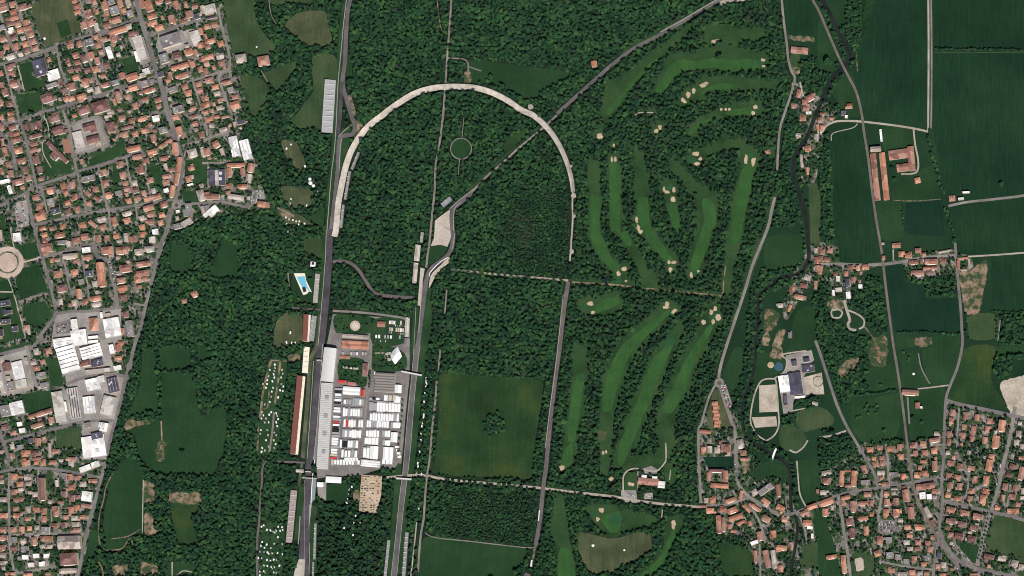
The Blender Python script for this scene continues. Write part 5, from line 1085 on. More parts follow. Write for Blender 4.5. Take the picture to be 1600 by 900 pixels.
def build_house(hs, name, label, cat, group=None):
    X, Y = W((hs['x'], hs['y'])); w, d, H = hs['w'] * MPP, hs['h'] * MPP, hs['H']
    root = empty(name, (X, Y, 0), R(hs['a'])); tag(root, label, cat, group)
    mb = MB(); mb.box(-w / 2, w / 2, -d / 2, d / 2, 0, H - 0.25)
    wm = M['metal_wall'] if hs['c'] in 'wc' and w * d > 900 else WALLM[int(hs['x'] * 13 + hs['y'] * 7) % 4]
    mb.build('wall', wm, root)
    kd = roof_kind(hs)
    V, Fc = roof_shape(w, d, H - 0.25 if kd != 'flat' else H, kd)
    ro = mesh_obj('roof', V, Fc, ROOF[hs['c']], root)
    rr = random.Random(int(hs['x'] * 31 + hs['y']))
    wg = wing_of(hs) if hs['k'] not in SPECIAL else None
    if wg:
        x_, y_, ww, dd, h2 = wg; t = MB(); t.box(x_ - ww / 2, x_ + ww / 2, y_ - dd / 2, y_ + dd / 2, 0, h2 - .25); t.build('wing_wall', wm, root)
        V, Fc = roof_shape(ww, dd, h2 - .25, 'hip' if kd != 'flat' else 'flat', .35)
        mesh_obj('wing_roof', [(a + x_, b + y_, c) for a, b, c in V], Fc, ROOF[hs['c']] if rr.random() < .7 else ROOF['p'], root)
    if kd != 'flat':
        a, b = w * rr.uniform(-.25, .25), d * rr.uniform(-.15, .15)
        ch = MB(); ch.box(a - .6, a + .6, b - .6, b + .6, H, H + min(w, d) * .21 + 1.6); ch.build('chimney', WALLM[0], ro)
        if w * d > 260 and rr.random() < .6:      # balcony or terrace on the sunny side
            t = MB(); t.box(-w * .35, w * .3, -d / 2 - 2.2, -d / 2 - 0.01, H * .45, H * .45 + .3); t.box(-w * .35, w * .3, -d / 2 - 2.2, -d / 2 - 2.05, H * .45 + .3, H * .45 + 1.3); t.build('balcony', WALLM[1], root)
    else:
        nq = 2 if w * d > 300 else 1
        for q in range(nq):
            a, b = w * rr.uniform(-.3, .3), d * rr.uniform(-.3, .3); s_ = min(w, d) * .09
            t = MB(); t.box(a - s_, a + s_, b - s_, b + s_, H + .1, H + 1.8); t.build('roof_vent', M['metal_wall'], ro)
    return root
for hs in indiv:
    fl = hs['c'] in FLAT; A = hs['w'] * hs['h'] * MPP * MPP
    nm, ct = ('flat_roofed_building', 'building') if fl else (('apartment_block', 'apartment block') if A > 900 else ('house', 'house'))
    build_house(hs, nm, hs['label'], ct, 'town buildings')
for hs in RAWH:
    if hs['k'] in SPECIAL:
        nm, ct, lb = SPECIAL[hs['k']]
        r_ = build_house(hs, nm, lb, ct); hs['root'] = r_
# the remaining small houses: one object
mb = MB(); rcols = list('otbgdwcp')
for hs in rest:
    X, Y = W((hs['x'], hs['y'])); w, d, H = hs['w'] * MPP, hs['h'] * MPP, hs['H']; ca, sa = math.cos(R(hs['a'])), math.sin(R(hs['a']))
    tf = lambda q: (X + q[0] * ca - q[1] * sa, Y + q[0] * sa + q[1] * ca, q[2])
    mb.add(box(-w / 2, w / 2, -d / 2, d / 2, 0, H - .25), 8 + int(hs['x'] * 13) % 4, tf)
    kd = roof_kind(hs); mb.add(roof_shape(w, d, H - .25 if kd != 'flat' else H, kd), rcols.index(hs['c']), tf)
    wg = wing_of(hs)
    if wg:
        x_, y_, ww, dd, h2 = wg; tf2 = lambda q: tf((q[0] + x_, q[1] + y_, q[2]))
        mb.add(box(-ww / 2, ww / 2, -dd / 2, dd / 2, 0, h2 - .25), 8, tf2); mb.add(roof_shape(ww, dd, h2 - .25, 'hip', .35), rcols.index(hs['c'] if int(hs['x']) % 3 else 'p'), tf2)
o = mb.build('small_houses', [ROOF[q] for q in rcols] + WALLM)
tag(o, 'the many remaining small red-roofed houses and sheds scattered through both towns', 'houses', kind='stuff')

# roof furniture on the big halls: strips that can be told apart in the photograph
def roof_strips(k, n, mat, frac=0.45, along='w', rise=0.9, name='roof_strip', inset=1.5):
    hs = next(q for q in RAWH if q['k'] == k); root = hs['root']; w, d, H = hs['w'] * MPP - 2 * inset, hs['h'] * MPP - 2 * inset, hs['H']
    ro = next(c for c in root.children if c.name.startswith('roof'))
    for i in range(n):
        if along == 'w':
            p = d / n; y0 = -d / 2 + p * i + p * (1 - frac) / 2; y1 = y0 + p * frac
            V = [(-w / 2, y0, H + .1), (w / 2, y0, H + .1), (w / 2, y1, H + .1), (-w / 2, y1, H + .1), (-w / 2, y1 - .3, H + .1 + rise), (w / 2, y1 - .3, H + .1 + rise)]
        else:
            p = w / n; x0 = -w / 2 + p * i + p * (1 - frac) / 2; x1 = x0 + p * frac
            V = [(x1, -d / 2, H + .1), (x1, d / 2, H + .1), (x0, d / 2, H + .1), (x0, -d / 2, H + .1), (x0 + .3, d / 2, H + .1 + rise), (x0 + .3, -d / 2, H + .1 + rise)]
            V = [V[0], V[1], V[2], V[3], V[5], V[4]]
        mesh_obj(name, V, [(0, 1, 5, 4), (2, 3, 4, 5), (1, 2, 5), (3, 0, 4)], mat, ro)
W_ = ROOF['w']
roof_strips(('03', 540, 105), 6, W_, .85, rise=4.2, name='sawtooth_bay'); roof_strips(('03', 720, 50), 4, W_, .85, rise=3.8, name='sawtooth_bay')
roof_strips(('03', 585, 450), 4, M['dark_strip'], .42, 'h', .5, 'dark_panel_row'); roof_strips(('03', 705, 465), 3, M['skylight'], .3, 'h', .6, 'skylight')
roof_strips(('03', 888, 310), 3, M['skylight'], .12, 'h', .5, 'skylight'); roof_strips(('03', 140, 490), 4, M['skylight'], .2, 'w', .6, 'skylight')
roof_strips(('11', 238, 248), 2, M['skylight'], .22, 'h', .6, 'skylight'); roof_strips(('11', 328, 272), 2, M['skylight'], .2, 'h', .6, 'skylight')
roof_strips(('02', 885, 760), 3, W_, .9, 'h', 1.1, 'roof_bay'); roof_strips(('02', 625, 840), 2, W_, .9, 'h', 1.2, 'roof_bay'); roof_strips(('11', 100, 490), 1, ROOF['c'], .25, 'h', .6, 'cream_band')
roof_strips(('02', 500, 880), 3, W_, .9, 'w', 1.2, 'roof_bay'); roof_strips(('03', 150, 195), 2, W_, .9, 'h', 1.0, 'roof_bay'); roof_strips(('03', 850, 472), 2, ROOF['c'], .92, 'h', 1.0, 'roof_bay')
roof_strips(('03', 470, 480), 2, ROOF['c'], .92, 'h', 1.0, 'roof_bay'); roof_strips(('33', 1330, 300), 2, W_, .92, 'h', 1.2, 'roof_bay')

# ---- one-off buildings with a shape of their own
def T(tile, x, y): return (320 * int(tile[0]) + x / 5, 180 * int(tile[1]) + y / 5)
def block_footprint(q, w, d, a, g=0.5):
    hs = dict(x=q[0], y=q[1], w=w, h=d, a=a); fill_poly(BUILT, poly_of(hs, g)); fill_poly(NOTREE, poly_of(hs, g + 1))

def gable_hall(tile, x, y, w, h, a, H, rm, name, cat, label, bays=1, wm=None, pitch=0.35, strips=0, smat=None):
    q = T(tile, x, y); block_footprint(q, w / 5, h / 5, a)
    root = empty(name, (*W(q), 0), R(a)); tag(root, label, cat)
    ww, dd = w / 5 * MPP, h / 5 * MPP
    mb = MB(); mb.box(-ww / 2, ww / 2, -dd / 2, dd / 2, 0, H); mb.build('wall', wm or WALLM[0], root)
    for i in range(bays):
        if ww >= dd: bw, x0, y0, bd = ww, 0, -dd / 2 + dd / bays * (i + .5), dd / bays
        else: bw, x0, y0, bd = ww / bays, -ww / 2 + ww / bays * (i + .5), 0, dd
        V, Fc = roof_shape(bw, bd, H, 'gable', 0.4 if bays == 1 else -0.02, pitch)
        ro = mesh_obj('roof' if bays == 1 else 'roof_bay', [(v_[0] + x0, v_[1] + y0, v_[2]) for v_ in V], Fc, rm, root)
    for i in range(strips):
        t = (i + .5) / strips
        if dd > ww: mb = MB(); mb.box(-ww * .42, ww * .42, -dd / 2 + dd * t - .35, -dd / 2 + dd * t + .35, H + ww * .5 * pitch - .6, H + ww * .5 * pitch + .5); mb.build('roof_rib', smat, root)
    return root
# farm of the north-east fields
gable_hall('41', 440, 485, 44, 365, 6, 5, ROOF['t'], 'barn', 'barn', 'left one of two very long parallel barns beside the railway', 1, None, .3)
gable_hall('41', 510, 480, 44, 370, 6, 5, ROOF['o'], 'barn', 'barn', 'right one of two very long parallel barns beside the railway', 1, None, .3)
gable_hall('41', 620, 308, 148, 72, 8, 6, ROOF['t'], 'barn', 'barn', 'upper arm of the red-roofed farm yard open to the left')
gable_hall('41', 722, 342, 48, 190, 5, 6.5, ROOF['t'], 'barn', 'barn', 'upright back range of the red-roofed farm yard open to the left')
gable_hall('41', 655, 412, 92, 58, 7, 6, ROOF['t'], 'barn', 'barn', 'lower arm of the red-roofed farm yard open to the left')
gable_hall('30', 1448, 397, 130, 48, -5, 6.5, ROOF['t'], 'farmhouse', 'farmhouse', 'long red farmhouse on its own lawn below the upper right field')
gable_hall('33', 1418, 300, 100, 175, 8, 7, ROOF['d'], 'riding_hall', 'riding hall', 'big slate-blue double riding hall with a white ridge band', 2, None, .3)
# terraced crescent in the triangle
q = T('33', 800, 540)
root = empty('terraced_houses', (*W(q), 0), R(3)); tag(root, 'stepped row of orange terraced houses in the triangular green', 'terrace'); block_footprint(q, 11, 40, 3)
for i in range(7):
    y0 = 31 - i * 10.3; x0 = (1.4 if i % 2 else -1.2) - 1.5 + i * .45
    mb = MB(); mb.box(x0 - 8, x0 + 8, y0 - 5, y0 + 5, 0, 7); wl = mb.build('house_wall', WALLM[2], root)
    V, Fc = roof_shape(16, 10, 7, 'gable', .35, .4); mesh_obj('roof', [(a + x0, b + y0, c) for a, b, c in V], Fc, ROOF['o'], root)

def prism(pts, z0, z1):                     # local polygon -> closed prism
    n = len(pts); a = sum(pts[i][0] * pts[(i + 1) % n][1] - pts[(i + 1) % n][0] * pts[i][1] for i in range(n))
    if a < 0: pts = pts[::-1]
    V = [(x, y, z0) for x, y in pts] + [(x, y, z1) for x, y in pts]
    return V, [tuple(range(n))[::-1], tuple(range(n, 2 * n))] + [(i, (i + 1) % n, n + (i + 1) % n, n + i) for i in range(n)]

def stand(p0, p1, width, name, label, side=1, roof=None, H=9.0, steps=9, seat=None, roof_frac=.7, cat='grandstand', bays=0):
    """raked grandstand along p0-p1 (photo px); it faces to the right of p0->p1 on the ground when side=1"""
    A, B = Vector(W(p0)), Vector(W(p1)); d = B - A; L = d.length; ang = math.atan2(d.y, d.x)
    c = (A + B) / 2; w = width * MPP
    root = empty(name, (c.x, c.y, 0), ang); tag(root, label, cat)
    fill_line(NOTREE, [p0, p1], width + 3); fill_line(BUILT, [p0, p1], width + 1)
    mb = MB()
    for i in range(steps):
        t0, t1 = -w / 2 + w * i / steps, -w / 2 + w * (i + 1) / steps
        z = 1.2 + (H * .62) * i / steps
        y0, y1 = (t0, t1) if side == 1 else (-t1, -t0)
        mb.box(-L / 2, L / 2, y0, y1, 0, z)
    mb.build('seating', seat or M['stand_grey'], root)
    if roof:
        e = w * roof_frac
        y0, y1 = (w / 2 - e, w / 2 + .8) if side == 1 else (-w / 2 - .8, -w / 2 + e)
        za, zb = (H + .6, H) if side == 1 else (H, H + .6)
        V = [(-L / 2, y0, za), (L / 2, y0, za), (L / 2, y1, zb), (-L / 2, y1, zb)]
        V2 = V + [(a, b_, z_ + .35) for a, b_, z_ in V]
        mesh_obj('roof', V2, [(3, 2, 1, 0), (4, 5, 6, 7), (0, 1, 5, 4), (1, 2, 6, 5), (2, 3, 7, 6), (3, 0, 4, 7)], roof, root)
        yb = w / 2 if side == 1 else -w / 2
        mb = MB(); mb.box(-L / 2, L / 2, min(yb, yb - side * .4), max(yb, yb - side * .4), 0, H); mb.build('back_wall', WALLM[0], root)
    else:
        yb = w / 2 if side == 1 else -w / 2
        mb = MB(); mb.box(-L / 2, L / 2, min(yb, yb - side * .3), max(yb, yb - side * .3), 0, H * .62 + 2.2); mb.build('back_rail', M['stand_grey'], root)
    n = max(2, int(L / 14))
    for i in range(n + 1):
        if roof is None and i in (0, n): continue
        mb = MB(); x = -L / 2 + L * i / n
        yy = (w / 2 - w * roof_frac + .5) * side
        if roof: mb.box(max(-L / 2 + .01, x - .2), min(L / 2 - .01, x + .2), yy - .2, yy + .2, 0, H + .2); mb.build('column', M['metal_wall'], root)
        else: mb.box(x - .5, x + .5, -w / 2, w / 2, H * .62 + 1.21, H * .62 + 1.31); mb.build('stair', M['cream'], root)
    return root
S_ = M['stand_grey']
stand(T('13', 760, 240), T('13', 703, 850), 10.5, 'grandstand', 'long rust-red roofed grandstand left of the main straight', -1, M['stand_red'], 13, 12, M['cream'], .82)
stand(T('13', 800, 12), T('13', 785, 215), 8, 'grandstand', 'short cream grandstand just above the long rust-red one', -1, None, 10, 10, M['cream'])
stand(T('12', 806, 660), T('12', 795, 868), 9, 'grandstand', 'dark red roofed stand above the cream grandstand on the main straight', -1, M['stand_red'], 11, 9, M['cream'], .85)
stand(T('12', 858, 668), T('12', 835, 865), 7, 'grandstand', 'open grey stand squeezed between red roofed stand and main straight', -1, None, 5, 7)
stand(T('12', 884, 340), T('12', 865, 566), 6.4, 'grandstand', 'open pale grey stand right of the swimming pool', -1, None, 6, 8, plain('pale_stand', (0.36, 0.32, 0.29), .85))
stand(T('10', 985, 625), T('11', 958, 138), 16, 'grandstand', 'large pale grey open grandstand at the top of the straight', -1, None, 12, 14, plain('light_stand', (0.36, 0.36, 0.37), .85))
stand(T('14', 700, 232), T('14', 660, 640), 9, 'grandstand', 'rusty grey open grandstand along the lower left of the main straight', -1, None, 8, 9, plain('rusty_stand', (0.33, 0.27, 0.26), .9, .2, .4))
stand(T('14', 867, 490), T('14', 858, 770), 4.2, 'grandstand', 'narrow grey stand on the right of the lower main straight', 1, None, 5, 5)
stand(T('14', 850, 790), T('14', 846, 915), 3.2, 'grandstand', 'thin grey stand right of the concrete run at the bottom edge', 1, None, 5, 5)
stand(T('14', 1440, 620), T('14', 1410, 915), 3.8, 'grandstand', 'narrow grey stand left of the back straight near the bottom', -1, None, 6, 6)
stand(T('14', 1582, 560), T('14', 1555, 915), 6, 'grandstand', 'broad grey stand right of the back straight near the bottom', 1, None, 7, 7)
stand(T('11', 1205, 290), T('11', 1150, 425), 4.6, 'grandstand', 'uppermost grey stand along the inside of the old banking', 1, None, 6, 6)
stand(T('11', 1135, 440), T('11', 1098, 660), 4.6, 'grandstand', 'middle grey stand along the inside of the old banking', 1, None, 6, 6)
stand(T('11', 1085, 700), T('11', 1066, 880), 4.6, 'grandstand', 'lowest grey stand along the inside of the old banking', 1, None, 6, 6)
stand(T('21', 255, 708), T('21', 325, 650), 8, 'grandstand', 'small grey stand in the wood above the gravel trap', -1, None, 7, 8, plain('blue_grey_seats', (0.30, 0.30, 0.34), .8))
stand(T('22', 70, 115), T('22', 58, 240), 7, 'grandstand', 'upper pale stand left of the fast right-hand bend', -1, ROOF['p'], 7, 8, ROOF['c'], .45)
stand(T('22', 55, 255), T('22', 40, 415), 5.4, 'grandstand', 'lower pale stand left of the fast right-hand bend', -1, ROOF['p'], 7, 8, ROOF['c'], .45)
stand(T('22', 102, 15), T('22', 92, 95), 4, 'grandstand', 'small grey-green stand left of the gravel trap', -1, None, 5, 5)
stand(T('24', 1017, 385), T('24', 1009, 470), 2.2, 'grandstand', 'thin white strip stand on the old road beside the dense plantation', 1, None, 3, 3, M['white'])
stand(T('24', 957, 775), T('24', 950, 828), 3, 'grandstand', 'short white stand on the old road below the plantation', 1, None, 3, 3, M['white'])

# ---- pit complex
def along(p0, p1, width, name, label, cat, H, roofm, ribs=0, ribm=None, wm=None, barrel=0.0):
    A, B = Vector(W(p0)), Vector(W(p1)); d = B - A; L = d.length; ang = math.atan2(d.y, d.x); c = (A + B) / 2; w = width * MPP
    root = empty(name, (c.x, c.y, 0), ang); tag(root, label, cat)
    fill_line(NOTREE, [p0, p1], width + 3); fill_line(BUILT, [p0, p1], width + 1)
    mb = MB(); mb.box(-L / 2, L / 2, -w / 2 + .5, w / 2 - .5, 0, H); mb.build('wall', wm or M['metal_wall'], root)
    n = 10; V = []; Fc = []
    for x in (-L / 2 - .5, L / 2 + .5):
        for i in range(n + 1):
            t = -1 + 2 * i / n; V.append((x, t * w / 2, H + .05 + barrel * math.cos(t * 1.35)))
    for i in range(n): Fc.append((i, n + 1 + i, n + 2 + i, i + 1))
    Fc += [tuple(range(n, -1, -1)), tuple(range(n + 1, 2 * n + 2))]
    ro = mesh_obj('roof', V, Fc, roofm, root)
    for i in range(ribs):
        x = -L / 2 + L * (i + .5) / ribs; mb = MB(); mb.box(x - .45, x + .45, -w / 2 * .96, w / 2 * .96, H + .03 + barrel * .25, H + .55 + barrel); mb.build('roof_rib', ribm or M['stand_grey'], ro)
    return root, ang, L, w
along(T('13', 992, 24), T('13', 965, 284), 19.5, 'pit_tower_building', 'shining silver barrel-roofed hall at the head of the pit row', 'pit building', 13, M['silver'], 0, None, None, 4.5)
mb = MB(); r_, an, L_, w_ = along(T('13', 962, 296), T('14', 922, 66), 18.0, 'pit_building', 'very long pale pit building with cross ribs beside the straight', 'pit building', 8, plain('pit_roof', (0.52, 0.505, 0.48), .6, .3, .15), 46, plain('pit_rib', (0.34, 0.33, 0.32), .6))
for i in range(4):
    x = -L_ / 2 + L_ * (0.17 + i * .21); mb = MB(); mb.box(x - 5, x + 5, -3, 7, 8.3, 10.2); mb.build('roof_plant', M['stand_grey'], r_)
gable_hall('12', 1180, 888, 205, 46, -3, 7, ROOF['o'], 'exhibition_hall', 'hall', 'orange-roofed double hall in the upper paddock', 2, None, .35)
gable_hall('13', 1180, 8, 205, 34, -3, 7, ROOF['o'], 'exhibition_hall', 'hall', 'lower orange-roofed hall in the upper paddock', 1, None, .35)
gable_hall('13', 1100, 93, 70, 24, -2, 5, ROOF['o'], 'garage_block', 'garage', 'small orange-roofed block beside the silver hall', 1)
gable_hall('12', 1180, 830, 200, 26, -4, 6, ROOF['p'], 'exhibition_hall', 'hall', 'pale-roofed hall right above the orange double hall in the paddock', 1)
gable_hall('12', 1382, 735, 56, 40, -3, 6, ROOF['t'], 'pavilion', 'pavilion', 'terracotta pavilion right of the fountain circle', 1)
gable_hall('12', 1585, 760, 28, 150, -3, 8, ROOF['c'], 'control_building', 'building', 'cream upright block at the top right of the paddock', 1)
gable_hall('12', 1582, 872, 36, 55, -3, 6, ROOF['g'], 'control_building', 'building', 'grey block below the cream upright block of the paddock', 1)
gable_hall('13', 1255, 190, 42, 100, -3, 6, ROOF['b'], 'office_block', 'building', 'brown stepped block at the paddock lane beside the trees', 3)
gable_hall('13', 1410, 290, 155, 150, -3, 7, plain('grey_brown_sheet', (0.21, 0.19, 0.17), .8), 'garage_hall', 'hall', 'square grey hall with seven ridged bays in the paddock', 7, None, .45)
gable_hall('13', 1150, 355, 130, 62, -4, 6, M['white'], 'hospitality_unit', 'hall', 'big white hospitality building with grey middle in the paddock', 2)
gable_hall('13', 1240, 372, 24, 52, -3, 6, M['red'], 'hospitality_annex', 'hall', 'red annex at the right end of the big white hospitality building', 1)
gable_hall('13', 1515, 340, 50, 60, -3, 6, M['white'], 'office_block', 'building', 'white block right of the square ridged hall', 1)
gable_hall('14', 1010, 150, 118, 46, -3, 6, M['white'], 'medical_centre', 'building', 'white oblong block below the pit building', 1, None, .15)
gable_hall('14', 905, 186, 48, 34, -3, 5, M['white'], 'service_block', 'building', 'small white block left of the round lawn path', 1, None, .15)
gable_hall('14', 745, 80, 56, 24, -5, 5, ROOF['c'], 'ticket_office', 'building', 'cream hut left of the lower main straight', 1)
gable_hall('14', 1298, 22, 148, 52, -5, 6, ROOF['w'], 'hospitality_unit', 'hall', 'white tented row with three bays at the foot of the paddock', 3, None, .4)
gable_hall('13', 1435, 845, 78, 100, -4, 6, M['white'], 'hospitality_unit', 'hall', 'large white angular unit at the lower right of the paddock', 2, None, .4)
gable_hall('13', 1482, 718, 50, 75, -4, 5.5, M['white'], 'hospitality_unit', 'hall', 'white square unit by the right-hand paddock road', 1, None, .3)
gable_hall('13', 1325, 838, 60, 100, -4, 5.5, M['white'], 'hospitality_unit', 'hall', 'white upright unit in the lower middle of the paddock', 1, None, .3)
gable_hall('13', 1075, 283, 56, 24, -4, 5, M['red'], 'race_office', 'building', 'red flat block below the silver hall', 1, None, .2)
gable_hall('13', 1150, 300, 60, 26, -8, 5, plain('faded_red', (.40, .16, .15), .7), 'race_office', 'building', 'faded red block left of the paddock tree clump', 1, None, .2)
# star-shaped tent: two crossing ridges on four points
q = T('13', 1497, 78); root = empty('star_tent', (*W(q), 0), R(-8)); tag(root, 'white pointed tent roof with four swept corners in the paddock', 'tent'); fill_disc(NOTREE, q, 12); fill_disc(BUILT, q, 15)
V = [(0, 0, 14)]; n = 16
for i in range(n):
    a = 2 * math.pi * i / n; c_, s_ = math.cos(a), math.sin(a); k = (abs(c_) ** 1.12 + abs(s_) ** 1.12) ** (-1 / 1.12)
    V.append((16.5 * k * c_, 25.5 * k * s_, 3.2 + 2.6 * (1 - abs(math.cos(2 * a)))))
mesh_obj('canopy', V, [(0, 1 + i, 1 + (i + 1) % n) for i in range(n)], M['white'], root)
for i in (0, 4, 8, 12):
    x, y, z = V[1 + i]; mb = MB(); mb.box(x * .96 - .2, x * .96 + .2, y * .96 - .2, y * .96 + .2, 0, 3.4); mb.build('pole', M['metal_wall'], root)
# fountain
q = T('12', 1175, 745); root = empty('fountain', (*W(q), 0)); tag(root, 'round pale fountain basin in the upper paddock garden', 'fountain'); fill_disc(BUILT, q, 10)
def ring_mesh(r0, r1, z0, z1, n=24):
    V = []; Fc = []
    for i in range(n):
        a = 2 * math.pi * i / n; c_, s_ = math.cos(a), math.sin(a)
        V += [(r0 * c_, r0 * s_, z0), (r1 * c_, r1 * s_, z0), (r1 * c_, r1 * s_, z1), (r0 * c_, r0 * s_, z1)]
    for i in range(n):
        j = (i + 1) % n
        for k in range(4): Fc.append((4 * i + k, 4 * i + (k + 1) % 4, 4 * j + (k + 1) % 4, 4 * j + k))
    return V, [f[::-1] for f in Fc]
mesh_obj('basin_rim', *ring_mesh(6, 7.2, .3, 1.2), M['white'], root); mesh_obj('centre_bowl', *ring_mesh(.3, 2.2, .3, 1.6), M['white'], root)
# swimming pool in its deck
q = T('12', 760, 420); root = empty('swimming_pool', (*W(q), 0)); tag(root, 'light blue trapezoid swimming pool with white deck left of the main straight', 'pool'); fill_disc(NOTREE, q, 20)
def loc(tile, pts, c): cx, cy = W(c); return [(W(T(tile, *p))[0] - cx, W(T(tile, *p))[1] - cy) for p in pts]
mesh_obj('deck', *prism(loc('12', [(695, 335), (782, 335), (792, 390), (836, 482), (812, 478), (800, 495), (770, 506), (740, 440)], q), 0, .35), M['cream'], root)
mesh_obj('water', *prism(loc('12', [(718, 362), (780, 358), (790, 400), (803, 440), (800, 455), (765, 450), (740, 410)], q), .3, .42), M['pool'], root)
mesh_obj('water', *prism(loc('12', [(800, 440), (832, 484), (815, 476), (798, 456)], q), .3, .42), M['pool'], root)
mb = MB(); V, Fc = prism(loc('12', [(765, 455), (788, 450), (797, 475), (775, 486)], q), .3, 5.5); mb.add((V, Fc)); mb.build('black_block', M['black_paint'], root)  # plain black raised block on the deck below the water
q = T('12', 848, 266); root = empty('pool_kiosk', (*W(q), 0), R(-5)); tag(root, 'white square kiosk with a dark middle above the pool', 'kiosk'); fill_disc(NOTREE, q, 6)
mb = MB(); mb.box(-6.5, 6.5, -6.5, 6.5, 0, 3.5); mb.build('wall', WALLM[1], root); mb = MB(); mb.box(-7, 7, -7, 7, 3.5, 3.9); mb.build('roof', M['white'], root); mb = MB(); mb.box(-3.6, 3.8, -1.5, 5.6, 3.9, 4.6); mb.build('roof_hatch', M['black_paint'], root)
# footbridges over the straights and a start gantry
def bridge(p0, p1, w, H, label, name='footbridge', m=None):
    A, B = Vector(W(p0)), Vector(W(p1)); d = B - A; L = d.length; c = (A + B) / 2
    root = empty(name, (c.x, c.y, 0), math.atan2(d.y, d.x)); tag(root, label, 'bridge')
    mb = MB(); mb.box(-L / 2, L / 2, -w / 2, w / 2, H, H + .6); mb.build('deck', m or M['metal_wall'], root)
    for s_ in (-1, 1): mb = MB(); mb.box(-L / 2, L / 2, s_ * w / 2 - .1, s_ * w / 2 + .1, H + .61, H + 1.9); mb.build('railing', M['metal_wall'], root)
    for s_ in (-1, 1): mb = MB(); mb.box(s_ * L * .46 - .6, s_ * L * .46 + .6, -w * .4, w * .4, 0, H); mb.build('pier', M['stand_grey'], root)
bridge(T('23', -60, 205), T('23', 100, 236), 5, 7, 'grey footbridge crossing the back straight beside the paddock')
bridge(T('14', 1500, 140), T('14', 1620, 148), 5, 7, 'grey footbridge crossing the back straight below the paddock')
bridge(T('14', 765, 136), T('14', 880, 142), 2.4, 8, 'pale footbridge spanning the main straight below the pit building')
bridge(T('13', 880, 118), T('13', 918, 118), 2.4, 8, 'short white start gantry across the main straight', 'start_gantry', M['white'])
bridge(T('14', 790, 88), T('14', 835, 90), 2, 8, 'thin white gantry over the straight just above the footbridge', 'start_gantry', M['white'])
# golf clubhouse
gable_hall('34', 268, 165, 160, 52, -5, 7, ROOF['t'], 'clubhouse', 'clubhouse', 'red-roofed golf clubhouse with three white dormers at the park drive', 1)
gable_hall('34', 370, 187, 54, 54, -5, 6, ROOF['w'], 'clubhouse_hall', 'clubhouse', 'white ribbed hall at the right end of the golf clubhouse', 2, None, .3)
for i, (x, y) in enumerate(((235, 122), (318, 132))): gable_hall('34', x, y, 38, 20, -5, 5, ROOF['w'], 'pavilion', 'pavilion', ['left', 'right'][i] + ' one of two small white pavilions above the golf clubhouse', 1)
gable_hall('20', 1445, 503, 40, 46, 5, 6, ROOF['o'], 'lodge', 'house', 'lone orange-roofed lodge at the wood edge above the diagonal straight', 1)
# silo and round pen at the riding centre
q = T('33', 1222, 152); root = empty('round_tank', (*W(q), 0)); tag(root, 'round tan tank beside the pool-blue pond at the riding centre', 'tank'); fill_disc(NOTREE, q, 7)
V = []; Fc = []
for i in range(20):
    a = math.pi * i / 10
    V += [(9 * math.cos(a), 9 * math.sin(a), 0), (9 * math.cos(a), 9 * math.sin(a), 4)]
V.append((0, 0, 5.2))
for i in range(20):
    j = (i + 1) % 20; Fc += [(2 * i, 2 * j, 2 * j + 1, 2 * i + 1), (2 * i + 1, 2 * j + 1, 40)]
mesh_obj('shell', V, Fc, plain('tan_tank', (.40, .32, .20), .8), root)
disc('pond', T('33', 1285, 165), .3, 7, plain('pond_water', (.045, .10, .13), .2), .33, 20); fill_disc(NOTREE, T('33', 1285, 165), 8)
q = T('33', 1592, 280); root = empty('round_pen', (*W(q), 0)); tag(root, 'round fenced pen at the right of the sand arena', 'pen')
mesh_obj('fence', *ring_mesh(13.6, 14.4, .2, 2.0, 28), M['bark'], root)
q = T('33', 1245, 830); 
strip('weir', P("33: 1265 800 1245 850 1230 900"), 3, M['white'], .45)

# ------------------------------------------------------------------ vehicles
def car_mesh(name, mat):
    prof = [(-2.2, .35), (2.15, .35), (2.2, .75), (1.25, .95), (.55, 1.45), (-1.1, 1.5), (-2.0, .98), (-2.25, .8)]
    V = []; n = len(prof)
    for y, s_ in ((-.88, 1), (.88, 1)):
        for x, z in prof: V.append((x, y * (0.86 if z > 1.2 else 1), z))
    Fc = [tuple(range(n)), tuple(range(2 * n - 1, n - 1, -1))] + [(i, n + i, n + (i + 1) % n, (i + 1) % n) for i in range(n)]
    mi = [0] * len(Fc)
    for i in (3, 5): mi[2 + i] = 1
    mb = MB(); mb.v, mb.f, mb.mi = V, Fc, mi
    for wx in (-1.35, 1.35):
        for wy in (-.86, .72):
            mb.box(wx - .33, wx + .33, wy, wy + .14, .02, .62, m=1)
    me = bpy.data.meshes.new(name); me.from_pydata(mb.v, [], mb.f); me.update()
    me.materials.append(mat); me.materials.append(M['black_paint']); me.polygons.foreach_set('material_index', mb.mi)
    return me
CARS = {k: car_mesh('car_body', M[m_]) for k, m_ in (('white', 'white'), ('black', 'black_paint'), ('grey', 'grey_paint'), ('red', 'red'), ('blue', 'blue_paint'))}
CARPICK = ['white', 'white', 'white', 'black', 'black', 'grey', 'grey', 'red', 'blue']
ncar = [0]
ROWN = {}
def put_car(q, ang, where, pos_='', sc=1.15):
    if ncar[0] >= 298: return
    ncar[0] += 1
    k = random.choice(CARPICK)
    o = bpy.data.objects.new('car', CARS[k]); COL.link(o)
    o.location = (*W(q), 0.45); o.rotation_euler = (0, 0, R(ang)); o.scale = (sc, sc, sc)
    tag(o, f"{k} car, {pos_}, {where}", 'car', f"{k} cars {where}")
    fill_disc(NOTREE, q, 1.5)
